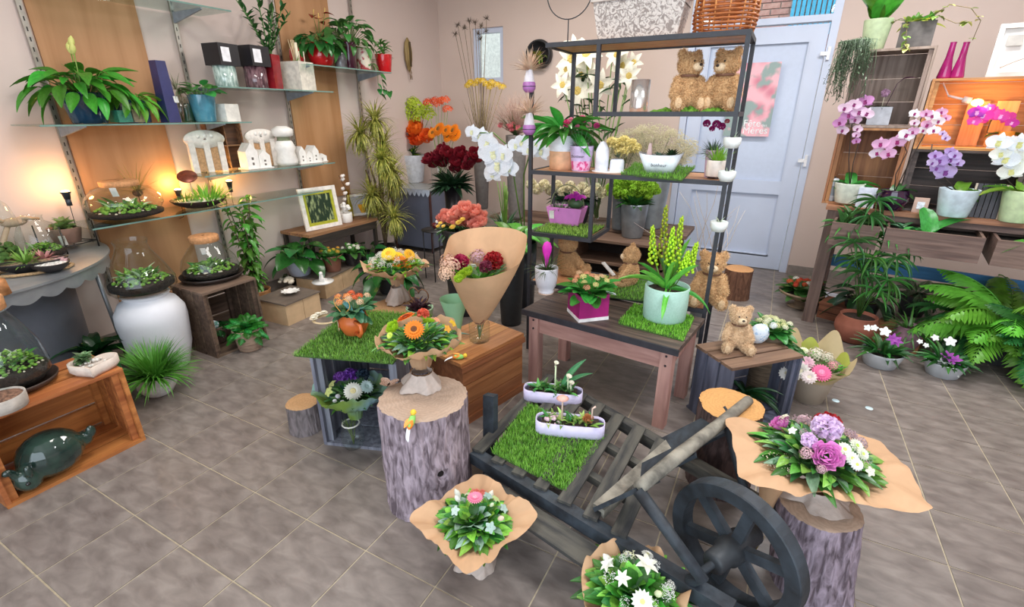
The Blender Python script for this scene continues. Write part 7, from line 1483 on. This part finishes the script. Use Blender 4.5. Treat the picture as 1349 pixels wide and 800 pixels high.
# top of left crates
def ontop(u, v, z, px_w, py_top): c = oq(u, v, z); return c, px_w * .5 * mpp(c), zat(c, py_top) - z
c, r, h = ontop(.03, .2, zc1, 32, 26)
t = thing('big_leaf_plant', 'pale green pot with huge upright green leaves on the topmost crate', 'plant', c); pot(t, mat('#b9c8a0', .5), r, h, 'taper')
for az, el in ((2.2, 1.2), (.6, 1.1), (-1.2, 1.0), (3.6, 1.1), (1.4, 1.4)): leaf(t, leafm('#4a8f2c', rough=.3), (0, 0, h * .85), az, el, .32, .16, 'ovate', .5)
c = oq(-.03, .06, zc1); t = thing('hanging_rhipsalis', 'grey-green string plant hanging over the left edge of the topmost crate', 'plant', c + V((.0, .03, 0))); pot(t, mat('#8f9a86', .6), .05, .06)
mb = MB(); 
for i in range(120):
    a = rnd(2.0, 5.6); d_ = rnd(.05, .12); L_ = rnd(.12, .36); p0_ = V((cos(a) * .03, sin(a) * .03, .06)); p1_ = V((cos(a) * d_, sin(a) * d_ * .9, .05)); p2_ = p1_ + V((rnd(-.03, .02), rnd(-.02, .01), -L_ * .5)); p3_ = p2_ + V((rnd(-.03, .03), rnd(-.02, .02), -L_ * .5)); mb.tube([p0_, p1_, p2_, p3_], .0016, 3)
    for k in range(9): q = p1_.lerp(p2_, k / 4) if k < 5 else p2_.lerp(p3_, (k - 4) / 4); mb.patch(Tr(q) @ Rz(rnd(0, 6)) @ Ry(rnd(-1, .6)), .03, .008, .3, .1, 'lance', 2, 1)
mb.build('hanging_strands', leafm('#7f9a7a', tr=.2), t, kind='stuff')
c, r, h = ontop(.24, .2, zc1, 40, 30)
t = thing('ivy_pot', 'variegated ivy trailing from a dark square pot on the topmost crate', 'plant', c, ra); boxpot(t, mat('#5a5552', .7, .3, 20, .3), r * 1.8, r * 1.6, h)
stv = MB(); vines = [[V((0, 0, h)), V((.12, -.02, h + .08)), V((.22, -.03, h + .05)), V((.28, -.04, h - .02)), V((.27, -.05, h - .12))], [V((0, 0, h)), V((.08, -.08, h + .02)), V((.17, -.1, h - .03)), V((.24, -.1, h - .03))], [V((0, 0, h)), V((-.06, -.09, h)), V((-.05, -.12, h - .06)), V((-.03, -.13, -.02))], [V((0, 0, h)), V((-.1, -.02, h + .03)), V((-.17, -.03, h - .01))]]
for P_ in vines:
    stv.tube(P_, .002, 4)
    for i in range(14): f = rnd(0, len(P_) - 1.01); q = P_[int(f)].lerp(P_[int(f) + 1], f % 1); leaf(t, leafm('#7f9a4a' if i % 3 else '#c9cf7a'), q, rnd(0, 6.28), rnd(-.6, .6), .035, .034, 'heart', .4)
stv.build('vines', mat('#7a6a4a', .8), t)
for i in range(60): leaf(t, leafm(['#6f9a3f', '#4a7a34', '#c2c85c'][i % 3]), (rnd(-.06, .06), rnd(-.05, .05), h - .01), i * 2.4, rnd(-.1, 1.4), rnd(.05, .1), .036, 'heart', .5)
# magenta bottles, wooden tray frame on the wide crate
for k, u in enumerate((.43, .49)):
    c = oq(u, .2, zc2t + .002); h = zat(c, 56) - zc2t; MB().lathe([(0, 0), (.034, 0), (.036, .01), (.018, h * .6), (.015, h * .95), (.017, h)], 16).build('magenta_bottle', glaze('#8a1458', '#a01c6a', .15), None, c, label=['tall magenta bottle vase left of its twin on the wide crate', 'tall magenta bottle vase nearest the whitewashed frame'][k], cat='vase', group='magenta bottle vases')
c = oq(.80, .22, zc2t + .002); t = thing('whitewashed_frame', 'whitewashed wooden organiser frame with slots on top of the wide crate', 'frame', c, ra); ws = mat('#cfcac4', .7, .15, 9, .2)
for x, z, sx_, sz_ in ((0, .012, .36, .024), (0, .268, .36, .024), (-.168, .14, .024, .232), (.168, .14, .024, .232)): MB().box((x, 0, z), (sx_, .03, sz_), Rx(-.1)).build('frame_side', ws, t)
MB().box((0, .006, .14), (.312, .006, .232), Rx(-.1)).build('panel', mat('#d9d6d2', .6, .08, 9), t)
for k in range(3):
    MB().box((-.1 + k * .1, -.012, .19), (.07, .004, .055), Rx(-.1)).build('slot', mat('#a8a39c', .6), t)
MB().tube([(-.13 + .26 * i / 10, -.02 - .008, .05 + .05 * sin(pi * i / 10)) for i in range(11)], .006, 6).build('carved_arc', ws, t)
# shelf cube with feather
c, r, h = ontop(.16, .22, zc1s - .0, 27, 141)
t = thing('cube_pot', 'grey cube pot with a pink ball pick and dark purple feather in the topmost crate', 'planter', c, ra); boxpot(t, mat('#a9acb2', .6), r * 1.8, r * 1.8, h); MB().tube([(0, 0, h), (0, 0, h + .07)], .002).build('pick_stem', mat('#d9d2b8', .6), t); flower(t, 'carnation', '#d8b0cc', (0, 0, h + .085), (0, -1, .3), .03); MB().tube([(.02, 0, h), (.05, 0, h + .14), (.08, 0, h + .17)], .002).build('feather_stem', mat('#4a2040', .6), t); leaf(t, petm('#6a1a58'), (.07, 0, h + .165), .0, .2, .08, .035, 'ovate', .3, name='feather')
for i in range(5): leaf(t, leafm('#4a5a3a'), (0, 0, h), i * 2.4, .2, .07, .03, 'ovate', .4)
# orchids
def orchid(name, label, c, r, h, potm, kind, sprays, col, cen, leaves, lc='#3f8a3a', soil='#4a3a2c'):
    t = thing(name, label, 'orchid', c, 0); pot(t, potm, r, h, kind, soil=soil)
    for az, el, L_ in leaves: leaf(t, leafm(lc, rough=.3), (0, 0, h * .85), az, el, L_, .07, 'strap', .7)
    for pts, fl in sprays:
        Y = c.y - .03; P_ = [V((0, 0, h * .85))] + [ony(x, y, Y) - c for x, y in pts]; MB().tube(P_, .0032, 6).build('flower_stem', mat('#3a2f2a', .6), t)
        for x, y, s_ in fl: q = ony(x, y, Y - .03 + rnd(-.02, .02)); cc = col[int(rnd(0, len(col)))] ; flower(t, 'orchid', cc, q - c, (rnd(-.4, .2), -1, .1), s_ * .58 * mpp(q), cen, roll=rnd(-.3, .3))
    return t
c, r, h = ontop(.10, .10, zT + .016, 34, 241)
orchid('pink_orchid', 'pink-purple edged orchid in a cream white pot in the tall crate', c, r, h, mat('#dde2d2', .4), 'taper', [([(1118, 210), (1122, 165), (1130, 140)], [(1113, 143, 15), (1126, 138, 15), (1140, 134, 17), (1118, 152, 16), (1132, 148, 17), (1142, 150, 15), (1106, 162, 14), (1110, 172, 13), (1127, 158, 13)]), ([(1124, 215), (1132, 185), (1134, 165)], [(1130, 170, 11), (1128, 186, 9), (1128, 178, 9)])], ['#dcb6d4', '#c98ac0', '#e6cade'], '#8a2a6a', [(2.8, .6, .15), (1.6, 1.2, .14), (.2, .5, .2), (-.2, .3, .2), (3.4, .3, .1)])
c, r, h = ontop(-.005, .03, zT + .001, 16, 241); t = thing('tin_candle', 'small white tin candle at the left foot of the tall crate', 'candle', oq(-.0, .14, zT + .016)); MB().lathe([(0, 0), (.03, 0), (.03, h), (.024, h + .006), (0, h + .006)], 20).build('tin_body', mat('#d5d8dc', .4), t); MB().lathe([(.0305, h * .25), (.0305, h * .7)], 20).build('grey_label', mat('#8f959c', .6), t); MB().ball((0, 0, h + .012), .008).build('lid_knob', mat('#3a3430', .6), t)
c, r, h = ontop(.35, .04, zT + .001, 36, 250)
orchid('white_magenta_orchid', 'white orchid with magenta centres in a dark purple round pot', c, r, h, glaze('#2c0f2c', '#3a1438', .08), 'belly', [([(1180, 230), (1195, 200), (1185, 180), (1160, 185)], [(1160, 190, 17), (1155, 202, 15), (1170, 203, 16), (1182, 187, 18), (1194, 178, 17), (1202, 174, 13), (1168, 192, 14)]), ([(1200, 210), (1222, 170), (1235, 150)], [(1228, 153, 14), (1220, 150, 12), (1236, 160, 13), (1222, 165, 14), (1230, 172, 13), (1216, 172, 12), (1205, 150, 12), (1240, 148, 12), (1205, 162, 10), (1246, 156, 10)])], ['#f1edf3', '#f3eff4', '#eadbe8', '#d9a8cc'], '#9a1f6a', [(2.9, .2, .12), (.3, .6, .14), (1.0, 1.0, .12), (-.5, .3, .12), (3.6, .5, .12)], '#3a5f34')
tag(put('x', None), (0, 0, 0)) if False else None
c, r, h = ontop(.66, .03, zT + .001, 42, 249)
orchid('lilac_orchid', 'lilac striped orchid in a pale blue-white pot in front of the dark crate', c, r, h, mat('#c9d8e2', .4), 'taper', [([(1245, 235), (1240, 215), (1250, 195)], [(1252, 210, 19), (1245, 227, 22), (1238, 212, 17), (1258, 205, 13), (1234, 222, 14), (1252, 200, 12), (1262, 215, 12)]), ([(1235, 240), (1225, 215), (1228, 190)], [(1232, 205, 13), (1228, 215, 12), (1246, 182, 9), (1242, 176, 8)])], ['#c3aee0', '#cdbbe2', '#b79ad6'], '#7a3a8a', [(.3, .25, .26), (1.2, .9, .16), (.0, .1, .12), (2.8, .4, .1), (.6, .3, .18)], '#5f9a34')
c, r, h = ontop(.93, .02, zT + .001, 38, 251)
orchid('big_white_orchid', 'large white orchid in a pale lime pot at the right picture edge', c, r, h, mat('#c9dcae', .4), 'taper', [([(1325, 235), (1320, 205), (1330, 185)], [(1316, 188, 24), (1328, 193, 26), (1342, 190, 26), (1325, 210, 26), (1340, 212, 28), (1332, 226, 24), (1348, 205, 24), (1318, 203, 20)])], ['#eaf0e8', '#e4ecf2'], '#d8d890', [(2.6, .6, .22), (.4, .6, .2), (1.4, 1.0, .18), (3.4, .5, .22), (-.4, .4, .2)], '#6fa83a')
c = oq(.80, .24, zT + .40); 
t = orchid('magenta_orchid', 'vivid magenta orchid in an orange pot inside the glowing crate', c, .04, .09, mat('#e0a040', .5), 'taper', [([(1300, 175), (1305, 160), (1315, 150)], [(1287, 148, 17), (1296, 152, 18), (1308, 150, 18), (1318, 153, 17), (1327, 155, 16), (1283, 160, 13), (1303, 143, 12), (1333, 162, 13), (1292, 158, 14)])], ['#c22aa8', '#d84ab8', '#9a2ac0'], '#f0a8e0', [(2.6, .3, .1), (.4, .3, .1)])
# little white framed card and plaques between the pots
for k, (u, w, hh, col, lb) in enumerate(((.21, .10, .13, '#d8dcea', 'white patterned card box between the cream and purple pots'), (.50, .075, .09, '#c9a898', 'small framed wooden plaque between the purple and pale blue pots'))):
    t = thing('small_plaque', lb, 'plaque', oq(u, .05, zT + .001), ra); MB().box((0, 0, hh / 2), (w, .03, hh)).build('plaque_body', mat(col, .6, .1, 40), t); MB().box((0, -.016, hh / 2), (w * .5, .002, hh * .5)).build('label', mat('#dfe3ee', .5, .25, 60), t)
t = thing('louvred_board', 'dark slatted board leaning against the crate behind the orchids', 'board', oq(.80, .05, zT + .001), ra); 
for k in range(5): MB().box((-.05 + k * .025, 0, .1), (.021, .012, .2), Rx(-.12)).build('slat', mat('#2e2a30', .5), t)
for x in (-.068, .068): MB().box((x, 0, .1), (.01, .016, .2), Rx(-.12)).build('edge_strip', mat('#b9a898', .5), t)
# ---------------- floor on the right
def fl(px, py, w, top): return spot(px, py, 0, w, top)
c, r, h = fl(1120, 457, 50, 415)
t = thing('umbrella_papyrus', 'tall umbrella papyrus in a round terracotta pot in front of the table', 'plant', c); pot(t, mat('#9a5c48', .75, .15, 10, .1), r, h, 'belly')
for k in range(14):
    px, py = ((1128, 345), (1160, 350), (1140, 310), (1190, 320), (1155, 385), (1145, 285), (1165, 310), (1125, 320), (1150, 340), (1180, 340), (1115, 300), (1135, 360), (1170, 370), (1155, 265))[k]; q = ony(px, py, c.y + rnd(-.1, .1)) - c; MB().tube([(0, 0, h * .8), (q.x * .5, q.y * .5, (q.z + h) * .55), q], .003, 5).build('stalk', leafm('#4f7a3a'), t)
    for i in range(15): leaf(t, leafm(['#4a8a3c', '#3a7038'][k % 2]), q, i * 2.4, rnd(-.5, .7), .17, .014, 'lance', .7)
c, r, h = fl(1133, 432, 34, 404); t = thing('striped_pot_plant', 'small plant in a pink and blue patterned pot behind the terracotta pot', 'plant', c + V((.02, .22, 0))); pot(t, mat('#a07890', .5, .4, 20, hex2='#7f9ad0'), .06, .12, 'taper'); rosette(t, leafm('#3a6a34'), 14, .12, .05, .3, 1.3, .1, .01)
for k, (px, py, w, d, hh, lb) in enumerate(((1112, 428, .30, .2, .11, 'low brown wooden box left under the orchid table'), (1185, 462, .26, .2, .11, 'low brown wooden box between the two white bowls'))):
    q = gpt(px, py, 0); t = thing('low_box', lb, 'box', q + V((0, .12, 0)), ra - .2); MB().box((0, 0, hh / 2), (w, d, hh)).build('box_body', wood('#74452c', '#94603e', 'x'), t); MB().box((0, 0, hh + .006), (w + .01, d + .01, .012)).build('lid', wood('#7f4c30', '#a06a46', 'x'), t); MB().box((0, -d / 2 - .001, hh * .5), (w * .96, .002, .004)).build('groove', mat('#3a2418', .8), t)
q = gpt(1078, 388, 0); MB().box((0, 0, .004), (.26, .16, .008)).build('white_board', mat('#c9d2e0', .5), None, q + V((.1, .0, .0)), rz=ra, label='white board lying on the floor behind the table leg', cat='board')
c, r, h = fl(1203, 432, 46, 408); c = oq(.63, -.12, 0); t = thing('mauve_pot_plant', 'spidery plant in a mauve round pot on the low brown box', 'plant', V((c.x, c.y, 0))); pot(t, mat('#8a6a74', .5), .085, .17, 'belly'); blades(t, leafm('#4f8a3c'), 70, .2, .014, .1, 1.3, .14, .03, 1.1, 'arching_leaves')
for k, (px, py, w, top, lb, n) in enumerate(((1155, 489, 48, 464, 'white flowers and magenta bloom in a shallow white bowl near the terracotta pot', 0), (1237, 501, 46, 477, 'white lilies and magenta bloom in a shallow white bowl left of the ferns', 1))):
    c, r, h = fl(px, py, w, top); t = thing('bowl_planter', lb, 'planter', c); pot(t, mat('#b4b8bc', .5, .1, 12, .2), r, h * 1.1, 'taper', 'bowl_body')
    for i in range(50): a = i * 2.4; leaf(t, leafm('#2c5f2e' if i % 3 else '#3f7a34'), (cos(a) * r * .4, sin(a) * r * .4, h), a, rnd(.1, 1.4), rnd(.08, .15), .028, 'ovate', .6)
    fs_ = ((1143, 432, 8), (1152, 432, 8), (1166, 437, 12), (1170, 473, 8), (1178, 476, 8), (1162, 470, 7)) if k == 0 else ((1220, 455, 6), (1232, 445, 8), (1252, 450, 12), (1250, 484, 16), (1240, 480, 14), (1256, 490, 14), (1212, 450, 6))
    for x, y, s_ in fs_: q = ony(x, y, c.y - .05); flower(t, 'lily' if s_ > 12 else 'star', '#f0f4ee', q - c, (0, -.8, .7), s_ * .6 * mpp(q))
    for x, y in (((1176, 447), (1180, 450)) if k == 0 else ((1248, 470), (1258, 475))): q = ony(x, y, c.y - .05); flower(t, 'lily', '#a84ab0', q - c, (0, -.8, .7), 8 * mpp(q))
# ferns
for k, (px, py, n, L_, lb, col, kd) in enumerate(((1305, 492, 54, .52, 'large lush bright green fern at the right picture edge', '#6bb03a', 'fern'), (1262, 470, 18, .36, 'feathery palm seedling between the bowls and the big fern', '#3f8040', 'palm'), (1345, 520, 30, .36, 'dark green fern spreading low at the far right', '#2f7034', 'fern'), (1195, 425, 16, .30, 'dark parlour palm under the orchid table', '#2c5f34', 'palm'))):
    q = gpt(px, py, 0); q = q + V((q.x, q.y, 0)).normalized() * .22; t = thing('floor_fern' if kd == 'fern' else 'parlour_palm', lb, 'plant', q); hp_ = .16 if kd == 'palm' else .26; pot(t, mat('#3a3a3c', .6), .1, hp_)
    for i in range(n): frond(t, leafm(col, tr=.3), (0, 0, hp_ * .85), i * 2.4, rnd(.2, 1.35), L_ * rnd(.7, 1.1), L_ * .42, 1.0, 18, rnd(-.3, .3), kd)
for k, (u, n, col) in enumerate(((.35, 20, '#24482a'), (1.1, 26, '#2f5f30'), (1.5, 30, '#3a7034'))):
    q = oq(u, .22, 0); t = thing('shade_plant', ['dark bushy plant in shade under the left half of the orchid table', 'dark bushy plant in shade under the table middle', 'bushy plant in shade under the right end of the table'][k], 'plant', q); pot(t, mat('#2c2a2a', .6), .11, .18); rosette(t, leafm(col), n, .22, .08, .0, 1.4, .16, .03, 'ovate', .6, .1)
# two small flat pale discs on the floor
for k, (px, py, lb) in enumerate(((1101, 528, 'small pale disc on the floor left of its twin'), (1145, 538, 'small pale disc on the floor right of its twin'))):
    MB().lathe([(.001, .0015), (.017, .0015), (.018, 0)], 20).build('pale_disc', mat('#cfe4ea', .4), None, gpt(px, py, .0005), label=lb, cat='disc')
# ================================================================ leaves that would pass through the left wall turn back into the room
bpy.context.view_layer.update()
for o in list(bpy.data.objects):
    if o.type != 'MESH' or not o.parent or o.get('kind') == 'structure' or o.parent.get('kind') == 'structure': continue
    mx_ = o.matrix_world; lo_ = min((mx_ @ V(c)).x for c in o.bound_box)
    if lo_ >= XW + .002 or lo_ < XW - 1: continue
    if o.name.startswith(('leaf', 'frond')):
        b_ = o.matrix_basis.translation.copy(); o.matrix_basis = Tr(b_) @ Rz(pi) @ Tr(-b_) @ o.matrix_basis
    elif o.get('kind') == 'stuff' and o.data.users == 1:
        iv = mx_.inverted()
        for v in o.data.vertices:
            w_ = mx_ @ v.co
            if w_.x < XW + .004: w_.x = XW + .004 + (hash((round(w_.y, 3), round(w_.z, 3))) % 7) * .001; v.co = iv @ w_
